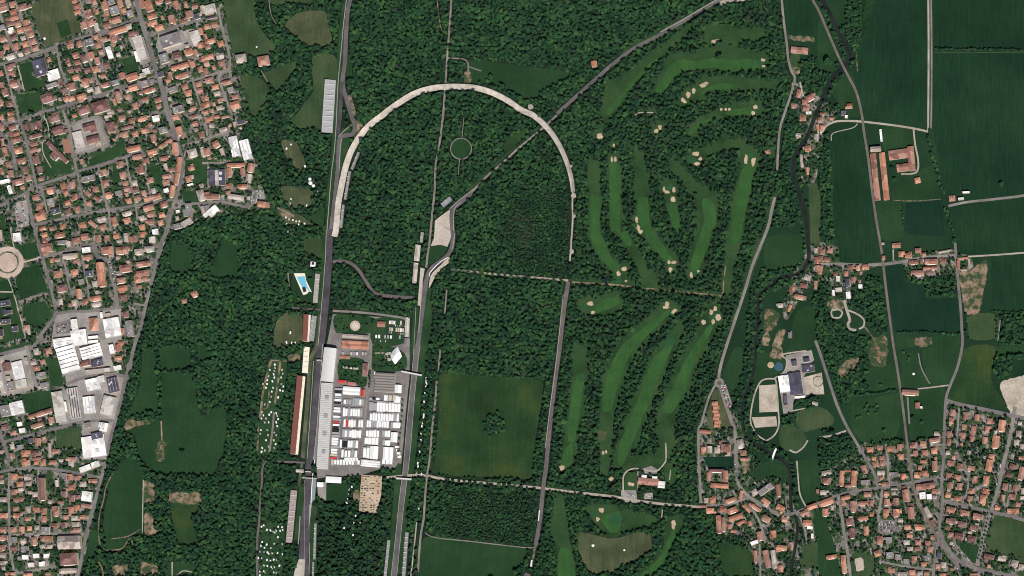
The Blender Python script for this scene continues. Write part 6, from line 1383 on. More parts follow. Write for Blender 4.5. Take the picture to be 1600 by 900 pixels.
def car_row(tile, x0, y0, x1, y1, n, ang, where, keep=.85):
    ROWN[where] = ROWN.get(where, 0) + 1; k_ = 0; end = ('left' if x1 > x0 else 'right') if abs(x1 - x0) > abs(y1 - y0) else 'top'
    for i in range(n):
        if random.random() > keep: continue
        k_ += 1; t = i / max(1, n - 1); put_car(T(tile, x0 + (x1 - x0) * t + random.uniform(-2, 2), y0 + (y1 - y0) * t + random.uniform(-2, 2)), ang + random.uniform(-4, 4), where, f"{ordinal(k_)} from {end}, {ordinal(ROWN[where])} row")
wh = 'in the sandy lot below the paddock'
for dx in (20, 42, 62, 88, 108, 130, 150): car_row('14', 1218 + dx, 125, 1198 + dx * .93, 385, 15, -4 if dx % 4 else 176, wh, .62)
wh = 'in the fan-shaped lot by the triangular green'
for x0, x1 in ((838, 892), (858, 912)): car_row('33', x0, 315, x1, 485, 16, 25, wh)
wh = 'in the square lot of the eastern estate'
for y in (478, 496, 520, 540): car_row('44', 472, y, 580, y + 8, 11, 80, wh, .7)
wh = 'in the factory car park'
for y in (740, 762, 790): car_row('02', 450, y + 10, 555, y - 14, 10, 10, wh, .7)
car_row('02', 856, 245, 905, 440, 14, 10, 'along the parking street among the flats'); car_row('02', 885, 250, 925, 440, 12, 10, 'along the parking street among the flats', .6)
car_row('00', 1170, 290, 1250, 560, 16, 15, 'beside the broad town avenue', .7); car_row('00', 1250, 290, 1400, 250, 10, 70, 'in the car park right of the avenue'); car_row('00', 1250, 420, 1280, 500, 6, 20, 'in the car park right of the avenue')
car_row('01', 120, 700, 150, 850, 9, 15, 'in the lot at the far left', .8); car_row('01', 170, 690, 205, 840, 9, 15, 'in the lot at the far left', .8)
car_row('11', 380, 600, 450, 590, 6, 80, 'in the lot at the wood corner'); car_row('11', 370, 640, 450, 625, 6, 80, 'in the lot at the wood corner'); car_row('11', 365, 670, 420, 660, 4, 80, 'in the lot at the wood corner')
car_row('44', 1040, 650, 1190, 800, 14, 40, 'along the curved estate car park', .7); car_row('44', 1420, 20, 1385, 200, 12, 80, 'along the estate parking avenue', .6); car_row('44', 1420, 430, 1580, 465, 9, -12, 'on the lower estate road', .6)
car_row('02', 60, 880, 180, 850, 9, 80, 'beside the palace garden', .8); car_row('44', 1070, 830, 1110, 880, 5, 40, 'by the railway bend'); car_row('34', 940, 10, 955, 120, 7, 5, 'in the village high street', .7)
car_row('34', 100, 245, 170, 290, 6, 40, 'at the golf clubhouse'); car_row('34', 240, 260, 290, 290, 5, 40, 'at the golf clubhouse'); car_row('34', 1040, 190, 1110, 165, 6, 60, 'beside the church', .9)
car_row('12', 1440, 740, 1560, 750, 8, 80, 'in the upper paddock', .8); car_row('12', 1440, 800, 1550, 810, 7, 80, 'in the upper paddock', .8); car_row('12', 1335, 860, 1550, 880, 12, 80, 'in the upper paddock', .6); car_row('13', 1060, 40, 1250, 45, 9, 80, 'in the upper paddock', .6)

def van_like(name, L, w, H, mat, cab=True):       # prototype returned as (root, parts)
    root = empty(name, (0, 0, 0)); parts = []
    n = 8
    V = []; Fc = []
    for x in (-L / 2, L / 2):
        for y, z in ((-w / 2, .6), (w / 2, .6), (w / 2, H - .35), (w / 2 - .35, H), (-w / 2 + .35, H), (-w / 2, H - .35)): V.append((x, y, z))
    Fc = [(5, 4, 3, 2, 1, 0), (6, 7, 8, 9, 10, 11)] + [(i, (i + 1) % 6, 6 + (i + 1) % 6, 6 + i) for i in range(6)]
    parts.append(mesh_obj('box_body', V, Fc, mat, root))
    if cab:
        mb = MB(); mb.box(L / 2 + .3, L / 2 + 2.4, -w / 2, w / 2, .6, H * .8); parts.append(mb.build('cab', M['grey_paint'], root))
    mb = MB()
    for x in (-L * .32, -L * .22, L * .32):
        for y in (-w / 2 - .02, w / 2 - .28): mb.box(x - .5, x + .5, y, y + .3, 0, 1.0)
    parts.append(mb.build('wheels', M['black_paint'], root))
    return root, parts
def copy_thing(root, parts):
    r = root.copy(); COL.link(r)
    for p in parts: c_ = p.copy(); COL.link(c_); c_.parent = r
    return r
PROTO = {}
def place(kind, q, ang, L, w, label, cat, group):
    if kind not in PROTO:
        m_ = {'w': 'white', 'r': 'red', 'g': 'grey_paint', 'c': 'beige_paint', 'y': 'yellow_paint', 'k': 'black_paint', 'v': 'white'}[kind[1]]
        r, ps = van_like({'t': 'race_truck', 'c': 'caravan'}[kind[0]], {'t': 14.0, 'c': 6.0}[kind[0]], {'t': 4.0, 'c': 2.6}[kind[0]], {'t': 4.0, 'c': 2.7}[kind[0]], M[m_], kind[0] == 't')
        PROTO[kind] = (r, ps); o = r
    else: o = copy_thing(*PROTO[kind])
    o.location = (*W(q), .38); o.rotation_euler = (0, 0, R(ang)); bl, bw = (16.4, 4.0) if kind[0] == 't' else (6.0, 2.6)
    o.scale = (L / bl, w / bw, 1); tag(o, label, cat, group); fill_disc(NOTREE, q, 2)
NAMEC = {'w': 'white', 'r': 'red', 'g': 'grey', 'c': 'beige', 'y': 'yellow', 'k': 'black'}
def truck_row(tile, x0, y0, x1, y1, n, lz, wz, ang, where, pick='wwwwwgcr', skip=.06):
    k_ = 0; end = ('left' if x1 > x0 else 'right') if abs(x1 - x0) > abs(y1 - y0) else 'top'
    for i in range(n):
        if random.random() < skip: continue
        k_ += 1; t = (i + .5) / n; c_ = random.choice(pick)
        place('t' + c_, T(tile, x0 + (x1 - x0) * t, y0 + (y1 - y0) * t), ang, lz / 5 * MPP * random.uniform(.92, 1.12), wz / 5 * MPP * random.uniform(.95, 1.1), f"{NAMEC[c_]} race truck, {ordinal(k_)} from {end}, {where}", 'truck', f"{NAMEC[c_]} trucks {where}")
truck_row('13', 1048, 330, 1008, 890, 26, 58, 17, -3, 'in the column beside the pit building', 'wwwwcgrwk')
truck_row('13', 1155, 442, 1245, 446, 5, 56, 15, 87, 'in the row below the big hospitality building', 'ggwgw')
truck_row('13', 1080, 522, 1235, 528, 8, 66, 16, 87, 'in the second row of the middle paddock', 'wwgw'); truck_row('13', 1085, 608, 1240, 612, 8, 62, 16, 87, 'in the third row of the middle paddock', 'wwwwwwr')
truck_row('13', 1075, 688, 1225, 694, 8, 62, 16, 87, 'in the fourth row of the middle paddock', 'wwwwg'); truck_row('13', 1055, 768, 1200, 774, 7, 62, 17, 87, 'in the fifth row of the middle paddock', 'wwwgk'); truck_row('13', 1065, 845, 1195, 850, 5, 60, 18, 87, 'in the sixth row of the middle paddock', 'wwg')
truck_row('13', 1285, 480, 1345, 482, 2, 62, 28, 87, 'at the left of the upper right paddock row', 'gy', 0); truck_row('13', 1345, 480, 1530, 490, 8, 76, 20, 87, 'in the upper right paddock row', 'wwww'); truck_row('13', 1290, 558, 1520, 566, 11, 62, 17, 87, 'in the second right paddock row', 'wwwwg')
truck_row('13', 1265, 612, 1440, 618, 9, 56, 16, 87, 'in the third right paddock row', 'wwwwgwwc'); truck_row('13', 1260, 688, 1365, 692, 5, 58, 18, 87, 'in the fourth right paddock row', 'wwgw'); truck_row('13', 1250, 745, 1360, 750, 4, 56, 24, 87, 'in the fifth right paddock row', 'www'); truck_row('13', 1238, 838, 1290, 842, 2, 90, 22, 87, 'left of the white upright unit', 'gw', 0)
truck_row('13', 1400, 410, 1500, 412, 3, 44, 26, 87, 'just under the square ridged hall', 'wwc', 0); truck_row('14', 965, 12, 1215, 14, 11, 40, 17, 87, 'along the foot of the paddock', 'wwwgwc'); truck_row('14', 1385, 8, 1470, 10, 3, 40, 22, 87, 'at the lower right paddock corner', 'ww')
truck_row('13', 1385, 690, 1450, 692, 3, 50, 20, 87, 'between the fourth right row and the white square unit', 'wwg', 0); truck_row('13', 1390, 760, 1450, 764, 3, 46, 20, 87, 'above the large white angular unit', 'wwg', 0); truck_row('13', 1455, 622, 1530, 626, 4, 50, 18, 87, 'at the right end of the third right row', 'wwg', 0); truck_row('13', 1070, 890, 1200, 893, 6, 34, 18, 87, 'in the lowest row of the middle paddock', 'wwg', .1); truck_row('13', 1290, 415, 1390, 418, 4, 34, 18, -3, 'left of the row under the ridged hall', 'wgk', .1); truck_row('13', 1085, 440, 1150, 444, 3, 40, 16, 87, 'in the dark yard below the hospitality building', 'kgw', 0); truck_row('13', 1500, 780, 1525, 880, 4, 30, 18, -3, 'along the lower right paddock edge', 'wwg', 0)
truck_row('12', 1440, 720, 1560, 726, 7, 30, 13, 87, 'in the top paddock row', 'wwgwc', .2); truck_row('12', 1440, 775, 1560, 782, 7, 30, 13, 87, 'in the second paddock row from the top', 'wwgwc', .2); truck_row('12', 1330, 830, 1560, 838, 10, 28, 13, 87, 'in the paddock row above the star tent lawn', 'wwgwr', .35); truck_row('13', 1070, 62, 1270, 66, 9, 26, 13, 87, 'in the row under the lower orange hall', 'wwwgc', .3); truck_row('13', 1330, 200, 1340, 300, 3, 26, 13, 87, 'beside the ridged hall', 'w', 0)
truck_row('13', 1480, 420, 1530, 425, 3, 56, 16, 87, 'right of the ridged hall road', 'www'); truck_row('13', 1090, 170, 1190, 180, 4, 46, 15, -5, 'among the trees by the silver hall', 'wcw')
def caravans(tile, pts, where, c_='w', L=30, w_=20):
    order = sorted(range(0, len(pts), 2), key=lambda i: pts[i + 1])
    for k_, i in enumerate(order):
        c_ = random.choice('wwwwwcg')
        place('c' + c_, T(tile, pts[i], pts[i + 1]), random.uniform(60, 120), L / 5 * MPP * random.uniform(.42, .62), w_ / 5 * MPP * random.uniform(.42, .62), f"{NAMEC[c_]} caravan, {ordinal(k_ + 1)} from top, {where}", 'caravan', f"{NAMEC[c_]} caravans {where}")
caravans('14', [445, 515, 462, 505, 487, 540, 515, 545, 535, 555, 548, 560, 560, 545, 575, 515, 605, 520, 610, 540, 590, 548, 513, 600, 573, 597, 450, 635, 485, 655, 545, 648, 605, 652, 440, 665, 468, 680, 518, 682, 432, 710, 465, 712, 490, 715, 500, 725, 530, 720, 570, 720, 608, 732, 420, 760, 445, 762, 487, 775, 515, 778, 540, 772, 562, 775, 430, 810, 465, 820, 490, 822, 520, 828, 545, 830, 585, 820, 432, 868, 462, 862, 470, 875, 530, 850, 540, 870, 560, 875, 432, 895, 470, 895], 'in the lower camping field left of the straight')
caravans('13', [548, 150, 550, 175, 545, 200, 540, 225, 545, 250, 530, 280, 510, 190, 500, 240, 490, 270, 488, 300, 480, 330, 605, 190, 610, 220, 598, 250, 600, 300, 615, 320, 612, 355, 590, 350, 575, 405, 535, 330, 525, 360, 520, 400, 510, 440, 455, 300, 470, 460, 450, 520, 460, 545, 505, 540, 520, 520, 560, 530, 568, 550, 575, 575, 480, 570, 445, 570, 470, 600, 500, 600, 560, 600, 568, 630, 545, 680, 560, 700, 440, 660, 435, 690, 490, 660, 495, 700, 480, 740, 540, 740, 555, 770, 450, 800, 470, 820, 445, 830, 500, 790, 545, 800], 'in the camping field behind the red grandstand')
caravans('23', [130, 252, 132, 272, 133, 295, 128, 322, 122, 372, 115, 440, 112, 540, 110, 560, 100, 605, 97, 630, 90, 690, 88, 740, 80, 830], 'in the line beside the back straight', L=34)
caravans('24', [65, 20, 67, 45, 55, 95, 95, 105, 75, 375], 'at the lane crossing below the big field', L=34)
caravans('11', [675, 655, 797, 707, 670, 690, 885, 600, 785, 400, 675, 230, 640, 262, 635, 800, 660, 815, 690, 820, 715, 830, 740, 830, 780, 848, 735, 855, 640, 850], 'in the woodland campsite left of the straight')
caravans('14', [1130, 225, 1125, 260, 1120, 300, 1110, 330, 1150, 205, 1165, 485, 1215, 490, 1090, 525, 1160, 580, 1180, 430], 'among the trees below the white oblong block')
caravans('12', [650, 10, 665, 45, 680, 880, 710, 880, 670, 800, 640, 875], 'in the clearing beside the upper stands', L=36)
# big dome tents in the campsite: three in a chain
def dome(q, r, label):
    root = empty('dome_tent', (*W(q), 0)); tag(root, label, 'tent'); fill_disc(NOTREE, q, r / MPP + 1)
    V = []; Fc = []; n = 12
    for j, (k, z) in enumerate(((1, 0), (.95, .35), (.7, .7), (.3, .92))):
        for i in range(n): a = 2 * math.pi * i / n; V.append((r * k * math.cos(a), r * k * math.sin(a), r * z * .9))
    V.append((0, 0, r * .9))
    for j in range(3):
        for i in range(n): Fc.append((j * n + i, j * n + (i + 1) % n, j * n + n + (i + 1) % n, j * n + n + i))
    for i in range(n): Fc.append((3 * n + i, 3 * n + (i + 1) % n, 4 * n))
    mesh_obj('canopy', V, Fc, M['white'], root, True)
    mb = MB(); mb.box(r * .8, r * 1.05, -.8, .8, 0, 2.2); mb.build('entrance', M['cream'], root)
for (x, y, r, w_) in ((820, 498, 5, 'uppermost'), (825, 528, 6, 'middle'), (848, 550, 5, 'lowest')): dome(T('11', x, y), r, f'{w_} of three white dome tents in the woodland campsite')
dome(T('24', 1432, 660), 4.5, 'larger white dome marker on the dry driving range'); dome(T('34', 77, 697), 3.2, 'smaller white dome marker at the right of the driving range'); dome(T('10', 405, 366), 2.6, 'small white dome on the tall olive meadow'); dome(T('00', 348, 300), 4, 'white dome at the left of the striped sports field'); dome(T('43', 737, 220), 4, 'white dome in the meadow above the red farm terrace')

# ------------------------------------------------------------------ trees
def crown_mesh(seed, n=85, flat=.8, conif=False):
    r = random.Random(seed); V = []; Fc = []
    lobes = [(r.uniform(-.45, .45), r.uniform(-.45, .45), r.uniform(-.1, .35), r.uniform(.45, .68)) for _ in range(6)]
    def blob(cx, cy, cz, s_, tx, ty):
        b = len(V); k = 5
        V.append((cx + tx * s_ * .3, cy + ty * s_ * .3, cz + s_ * .62))
        for i in range(k):
            a = 2 * math.pi * (i + r.random() * .7) / k; q = s_ * r.uniform(.7, 1.25)
            V.append((cx + q * math.cos(a), cy + q * math.sin(a), cz - s_ * r.uniform(-.05, .55)))
        for i in range(k): Fc.append((b, b + 1 + i, b + 1 + (i + 1) % k))
    for i in range(n):
        if conif:
            t = r.random() ** .7; a = r.uniform(0, 6.283); rad = .82 * t * r.uniform(.75, 1.05)
            blob(rad * math.cos(a), rad * math.sin(a), 1.5 - 1.9 * t, r.uniform(.16, .26), math.cos(a), math.sin(a)); continue
        lx, ly, lz, lr = r.choice(lobes)
        a = r.uniform(0, 6.283); el = math.asin(r.uniform(-.15, 1)); q = lr * r.uniform(.85, 1.08)
        blob(lx + q * math.cos(a) * math.cos(el), ly + q * math.sin(a) * math.cos(el), (lz + q * math.sin(el)) * flat, r.uniform(.13, .25), math.cos(a), math.sin(a))
    # dark inner mass so that the crown is not see-through from above
    for lx, ly, lz, lr in (lobes if not conif else [(0, 0, .3, .5), (0, 0, -.2, .6)]): blob(lx * .8, ly * .8, lz * flat - .1, lr * .8, 0, 0)
    me = bpy.data.meshes.new('crown'); me.from_pydata(V, [], Fc); me.update(); return me
NV = 7
CM = [crown_mesh(11 + i, conif=(i >= 5)) for i in range(NV)]
for i, me in enumerate(CM): me.materials.append(M['leaf_dark'] if i >= 5 or i == 3 else M['leaf'])
def trunk_mesh():
    V = []; Fc = []; k = 6
    for z, rr in ((0, .07), (.35, .05), (.9, .035)):
        for i in range(k): a = 2 * math.pi * i / k; V.append((rr * math.cos(a), rr * math.sin(a), z))
    for j in range(2):
        for i in range(k): Fc.append((j * k + i, j * k + (i + 1) % k, j * k + k + (i + 1) % k, j * k + k + i))
    for b in range(4):                       # limbs
        a = b * 1.6 + .3; n0 = len(V); c_, s_ = math.cos(a), math.sin(a)
        for (d, z, rr) in ((0, .5, .03), (.38, .95, .015)):
            for i in range(3): t = 2.1 * i; V.append((c_ * d + rr * math.cos(t), s_ * d + rr * math.sin(t), z))
        for i in range(3): Fc.append((n0 + i, n0 + (i + 1) % 3, n0 + 3 + (i + 1) % 3, n0 + 3 + i))
    me = bpy.data.meshes.new('trunk'); me.from_pydata(V, [], Fc); me.update(); me.materials.append(M['bark']); return me
TM = trunk_mesh()
RED = CM[0].copy(); RED.materials.clear(); RED.materials.append(M['leaf_red'])
ntree = [0]; TREE_PTS = []
def put_tree(q, rad, label, group, var=None, mesh=None):
    """rad = crown radius in metres; trunk and crown are parts of the tree"""
    if ntree[0] >= 300: return
    ntree[0] += 1
    root = empty('tree', (*W(q), 0.1), random.uniform(0, 6.28)); tag(root, label, 'tree', group); root.scale = (rad, rad, rad * random.uniform(.95, 1.2))
    t = bpy.data.objects.new('trunk', TM); COL.link(t); t.parent = root
    c_ = bpy.data.objects.new('crown', mesh or CM[var if var is not None else random.randrange(5)]); COL.link(c_); c_.parent = root; c_.location = (0, 0, 1.05)
    TREE_PTS.append((q[0], q[1], rad)); fill_disc(NOTREE, q, rad / MPP * .7)
def tree_row(s, n, rad, phrase, var=None, frm=None, jit=1.0):
    p = smooth(P(s)); L = [0]
    for i in range(len(p) - 1): L.append(L[-1] + math.hypot(p[i + 1][0] - p[i][0], p[i + 1][1] - p[i][1]))
    dx, dy = p[-1][0] - p[0][0], p[-1][1] - p[0][1]
    frm = ('left' if dx > 0 else 'right') if abs(dx) > abs(dy) else ('top' if dy > 0 else 'bottom')
    for k in range(n):
        d = L[-1] * (k + .5) / n; i = max(j for j in range(len(L)) if L[j] <= d); i = min(i, len(p) - 2)
        t = (d - L[i]) / max(1e-6, L[i + 1] - L[i])
        q = (p[i][0] + (p[i + 1][0] - p[i][0]) * t + random.uniform(-jit, jit) + .8, p[i][1] + (p[i + 1][1] - p[i][1]) * t + random.uniform(-jit, jit) + .5)
        put_tree(q, rad * random.uniform(.75, 1.2), f"{ordinal(k + 1)} tree from {frm} in {phrase}", phrase, var)
tree_row("40: 905 384 1590 392", 34, 4.6, "the hedge row dividing the upper right fields", 3, jit=.5)
tree_row("41: 855 150 870 250 895 350 920 450 945 550 970 620", 22, 5.2, "the row from the canal bend to the farmhouse", jit=1.6)
tree_row("41: 985 720 1010 780 1025 850 1040 900 / 42: 1045 50 1060 100", 12, 5.0, "the row below the red farmhouse", jit=1.6)
tree_row("42: 600 798 800 800 1100 815", 20, 4.6, "the hedge below the dark striped field", jit=.8)
tree_row("42: 1150 650 1150 760 1160 850", 8, 5, "the row left of the small olive paddock")
tree_row("42: 1390 670 1385 760 1390 850", 6, 5, "the row right of the small olive paddock")
tree_row("42: 1340 635 1600 640", 14, 4, "the hedge below the right edge field", jit=.6)
tree_row("43: 290 385 450 375 605 345", 14, 4.6, "the hedge left of the red farm terrace", jit=.8)
tree_row("41: 650 700 655 880", 8, 3.6, "the thin row left of the dark square crop")
tree_row("22: 340 312 620 340 900 372 1200 398", 18, 5.2, "the row along the white lane across the wood", jit=.7)
tree_row("24: 270 150 500 172 720 190 900 205", 14, 5.2, "the row along the lane below the big field", jit=.8)
tree_row("23: 225 290 210 450 195 610 180 760 170 890", 11, 4.6, "the row left of the big central field", jit=1)
tree_row("44: 1345 440 1300 620 1260 790", 13, 3.4, "the avenue right of the estate gardens", jit=.5)
tree_row("44: 1320 440 1275 620 1235 780", 11, 3.2, "the avenue left line beside the estate lawn", jit=.5)
tree_row("13: 1290 190 1285 260 1280 330", 7, 3.8, "the paddock line left of the ridged hall", jit=.5)
tree_row("13: 1310 160 1440 170 1560 170", 9, 3.8, "the paddock line above the ridged hall", jit=.6)
tree_row("13: 1545 400 1535 560 1520 720 1510 880", 11, 3.4, "the line along the right paddock road", jit=.5)
tree_row("43: 660 50 690 100 700 120", 4, 4.6, "the meadow clump above the red farm terrace", jit=3)
for i, (x, y) in enumerate(((380, 470), (360, 500), (400, 490), (430, 490), (455, 470), (460, 500), (450, 530), (390, 530), (320, 560), (300, 565))): put_tree(T('43', x, y), 4.6, 'small round tree in the loose grove on the meadow left of the railway', 'meadow grove trees')
for i in range(30):                         # grove in the middle of the central field
    a = i * 2.399; rr = 17.5 * math.sqrt((i + .5) / 30); q = T('23', 665, 630); put_tree((q[0] + rr * math.cos(a), q[1] + rr * .95 * math.sin(a)), random.uniform(5, 6.4), 'tree of the round grove in the middle of the big central field', 'central grove trees', random.choice((0, 1, 3, 2)))
for t, x, y, r, lb in (('23', 690, 530, 6, 'lone tree on the top tip of the central grove'), ('03', 1430, 845, 9, 'big lone tree near the bottom of the long west meadow'), ('43', 740, 565, 7.5, 'lone dark tree below the farm path in the meadow'), ('43', 510, 670, 6, 'lone tree low in the meadow left of the railway'),
    ('43', 805, 605, 5.5, 'lone tree in the meadow right of the dark tree'), ('43', 485, 305, 5, 'lone small tree in the meadow above the hedge'), ('30', 835, 455, 11, 'big lone tree standing on the edge of the upper golf fairway'), ('30', 828, 355, 9, 'round tree beside the upper golf bunker pair'),
    ('31', 635, 625, 6, 'lone dark tree at the neck of the sixth fairway'), ('20', 640, 605, 7, 'lone tree in the pond-like meadow above the oval'), ('20', 610, 640, 6, 'tree at the lower left rim of the pond-like meadow'), ('20', 735, 680, 9, 'broad tree between the pond-like meadow and the oval'),
    ('40', 70, 490, 12, 'big dark tree left of the railway bridge over the river'), ('40', 180, 245, 8, 'round pale tree in the river bend'), ('41', 570, 425, 7.5, 'dark round tree between the long barns and farm yard'), ('41', 590, 505, 6, 'sparse tree below the dark round tree at the barns'), ('41', 1430, 540, 8, 'lone tree in the field above the farm road'),
    ('12', 660, 600, 8, 'round tree left of the pool path'), ('12', 790, 615, 8.5, 'round tree right of the pool path end'), ('12', 830, 390, 6, 'small tree between pool and pale grey stand'), ('12', 740, 540, 5, 'small tree on the lawn below the pool'), ('12', 690, 660, 9, 'spreading tree below the pool path'),
    ('44', 1335, 600, 5, 'lone tree at the left edge of the lower right meadow'), ('41', 870, 128, 6, 'dark tree at the canal road end'), ('24', 1420, 712, 4, 'small dark shrub below the white dome on the driving range'), ('00', 500, 390, 13, 'large dark tree at the lower right of the sports field'), ('00', 820, 265, 6, 'round tree at the street corner above the white hall')):
    put_tree(T(t, x, y), r, lb, None)
put_tree(T('02', 1596, 660), 11, 'dark copper-red tree in the west park wood', None, mesh=RED); put_tree(T('12', 12, 625), 6, 'second copper-red tree just left of the pool wood', None, mesh=RED)
for s, n, ph in (("30: 1355 320 1362 420 1375 500", 7, "the line beside the park boundary lane farm"), ("24: 700 140 880 175", 4, "the dark clump by the marked pitch"), ("41: 640 120 720 160", 5, "the clump beside the barn loop drive")): tree_row(s, n, 4.4, ph)

# ---- woods: uncountable crowns, one object for each wood
src_col = bpy.data.collections.new('crown_sources')
for i, me in enumerate(CM):
    o = bpy.data.objects.new(f'crown_source_{i}', me); src_col.objects.link(o)
def wood_tree_group():
    g = bpy.data.node_groups.new('scatter_crowns', 'GeometryNodeTree')
    g.interface.new_socket('Geometry', in_out='INPUT', socket_type='NodeSocketGeometry'); g.interface.new_socket('Geometry', in_out='OUTPUT', socket_type='NodeSocketGeometry')
    N = g.nodes.new; Lk = g.links.new
    gi, go = N('NodeGroupInput'), N('NodeGroupOutput')
    ci = N('GeometryNodeCollectionInfo'); ci.inputs['Collection'].default_value = src_col; ci.inputs['Separate Children'].default_value = True; ci.inputs['Reset Children'].default_value = True
    ip = N('GeometryNodeInstanceOnPoints'); ip.inputs['Pick Instance'].default_value = True
    def attr(name, ty):
        a = N('GeometryNodeInputNamedAttribute'); a.data_type = ty; a.inputs['Name'].default_value = name; return a.outputs['Attribute']
    cx = N('ShaderNodeCombineXYZ'); Lk(attr('turn', 'FLOAT'), cx.inputs[2])
    e2r = N('FunctionNodeEulerToRotation'); Lk(cx.outputs[0], e2r.inputs[0])
    Lk(gi.outputs[0], ip.inputs['Points']); Lk(ci.outputs[0], ip.inputs['Instance']); Lk(attr('kind', 'INT'), ip.inputs['Instance Index']); Lk(e2r.outputs[0], ip.inputs['Rotation']); Lk(attr('size', 'FLOAT_VECTOR'), ip.inputs['Scale'])
    Lk(ip.outputs[0], go.inputs[0]); return g
GNT = wood_tree_group()
def scatter(name, pts, label, cat='wood'):
    """pts: list of (px, py, radius m, kind)"""
    if not pts: return
    me = bpy.data.meshes.new(name); n = len(pts)
    co = np.array([(*W((p[0], p[1])), p[2] * 1.05 + (random.uniform(0, 6) if p[2] > 3 else 0)) for p in pts], dtype=np.float32)
    me.vertices.add(n); me.vertices.foreach_set('co', co.ravel())
    a = me.attributes.new('turn', 'FLOAT', 'POINT'); a.data.foreach_set('value', RNG.uniform(0, 6.28, n).astype(np.float32))
    a = me.attributes.new('kind', 'INT', 'POINT'); a.data.foreach_set('value', np.array([p[3] for p in pts], dtype=np.int32))
    s_ = np.array([p[2] for p in pts], dtype=np.float32); s3 = np.stack([s_, s_, s_ * RNG.uniform(.9, 1.6, n)], 1).astype(np.float32)
    a = me.attributes.new('size', 'FLOAT_VECTOR', 'POINT'); a.data.foreach_set('vector', s3.ravel())
    me.materials.append(M['leaf'])
    o = bpy.data.objects.new(name, me); COL.link(o)
    md = o.modifiers.new('crowns', 'NODES'); md.node_group = GNT
    tag(o, label, cat, kind='stuff'); return o

for s in ("40: 205 10 320 -40 328 280 290 400 240 390 205 200", "41: 10 150 80 150 85 400 112 600 116 900 / 42: 110 120 40 110 0 0 / 41: 0 500", "40: 30 -40 60 20 120 120 200 260 260 400 250 480 190 470 150 360 80 260 20 120",
          "32: 1150 300 1440 280 1460 400 1300 470 1180 450 1130 520 1140 880 / 33: 1090 350 1040 500 1060 640 1180 740 1260 790 1190 870 1050 800 960 640 900 400 980 300 1020 60 / 32: 1030 800 1060 480",
          "32: 1545 500 1610 480 1610 900 1560 900", "42: 0 290 100 300 90 480 60 640 100 700 220 760 300 800 400 850 420 900 0 905", "42: 250 520 260 470 340 480 380 350 480 380 530 600 560 800 500 820 400 780 340 640 240 610",
          "42: 650 280 830 360 1060 230 1085 420 1075 520 840 530 820 420 700 400", "42: 1400 650 1610 650 1610 900 1400 900", "43: 0 0 400 0 390 160 370 350 300 380 140 480 110 330 60 200", "43: 1370 60 1620 20 1620 130 1510 140 1480 220 1420 260 1350 200",
          "43: 0 650 210 680 300 770 370 890 / 44: 340 20 200 40 0 60", "44: 0 430 60 440 160 400 190 600 210 760 120 740 0 760", "43: 430 730 700 740 680 770 480 780 370 790 310 740", "33: 1380 400 1600 370 1600 480 1420 520 1390 480", "33: 1280 580 1400 520 1440 660 1300 660",
          "30: 1440 480 1600 430 1600 760 1540 740 1450 640", "30: 1410 620 1440 720 1400 800 1380 880 1330 900 / 31: 1330 0 1480 0 1540 80 1480 200 1400 290 1390 480 1440 640 1470 720 1480 800 1380 880 1200 880 1260 640 1280 440", "40: 0 480 140 500 90 600 40 700 0 720", "40: 170 600 220 600 190 720 160 860 120 840",
          "34: 1180 30 1350 20 1360 200 1230 120 1060 60 1080 20", "34: 1390 20 1440 20 1440 330 1400 380", "34: 950 560 1120 540 1090 700 1000 680", "34: 1320 520 1460 470 1480 640 1460 900 1340 900 1380 700", "44: 230 640 460 660 520 760 440 900 380 900 420 780 260 700", "44: 1250 680 1300 690 1260 860 1230 860", "43: 870 60 900 60 910 200 860 280 830 240", "43: 960 70 1010 80 990 280 930 260", "43: 820 420 980 400 970 440 850 430", "34: 1000 60 1060 10 1100 120 1050 130"):
    p = P(s)
    if len(p) > 3: fill_poly(WOOD, p)
for s in ("21: 750 640 1240 560 1250 900 / 22: 1230 370 800 340 780 200 / 21: 740 900", "24: 300 215 985 250 980 650 500 610 280 560"): fill_poly(FINE, P(s))
for s in ("11: 540 170 760 200 900 420 960 560 940 720 780 740 640 720 600 560 640 480 560 330", "30: 250 180 720 60 1000 40 1290 160 1280 640 1250 690 / 31: 1240 0 1260 700 1200 890 / 32: 1100 300 1000 560 860 880 / 33: 650 650 640 880 400 880 0 880 / 23: 1250 880 1190 200 / 22: 1260 420 1330 0 / 21: 1390 350 1450 0", "14: 880 350 1400 400 1360 900 860 880"): fill_poly(SPARSE, P(s))
fill_poly(WOOD, P("14: 880 330 1460 380 1470 560 1400 900 870 900"))

LEAN = (1.25, 0.8)                         # crowns show this far up-left of their foot, photo px
blocked = grow(NOTREE | ROADM, 2)
for pl_, w_ in RIVERS: fill_line(blocked, pl_, w_ + (4.5 if w_ > 6 else 2.5))
tight = grow(NOTREE | ROADM, 1)
def samples(mask, step, rmin, rmax, kinds, p=1.0, avoid=blocked):
    out = []; ys, xs = np.where(mask)
    x0, x1, y0, y1 = xs.min() - PAD, xs.max() - PAD + 1, ys.min() - PAD, ys.max() - PAD + 1
    j = 0; y = y0
    while y < y1:
        x = x0 + (step / 2 if j % 2 else 0)
        while x < x1:
            qx, qy = x + random.uniform(-.42, .42) * step, y + random.uniform(-.42, .42) * step
            if at(mask, qx - LEAN[0], qy - LEAN[1]) and not at(avoid, qx - LEAN[0], qy - LEAN[1]) and random.random() < p:
                out.append((qx, qy, random.uniform(rmin, rmax) * (1.4 if random.random() < .07 else 1), random.choice(kinds)))
            x += step
        y += step * .9; j += 1
    return out
dense = WOOD & ~FINE & ~SPARSE & ~TOWN; loose = WOOD & SPARSE & ~FINE & ~TOWN
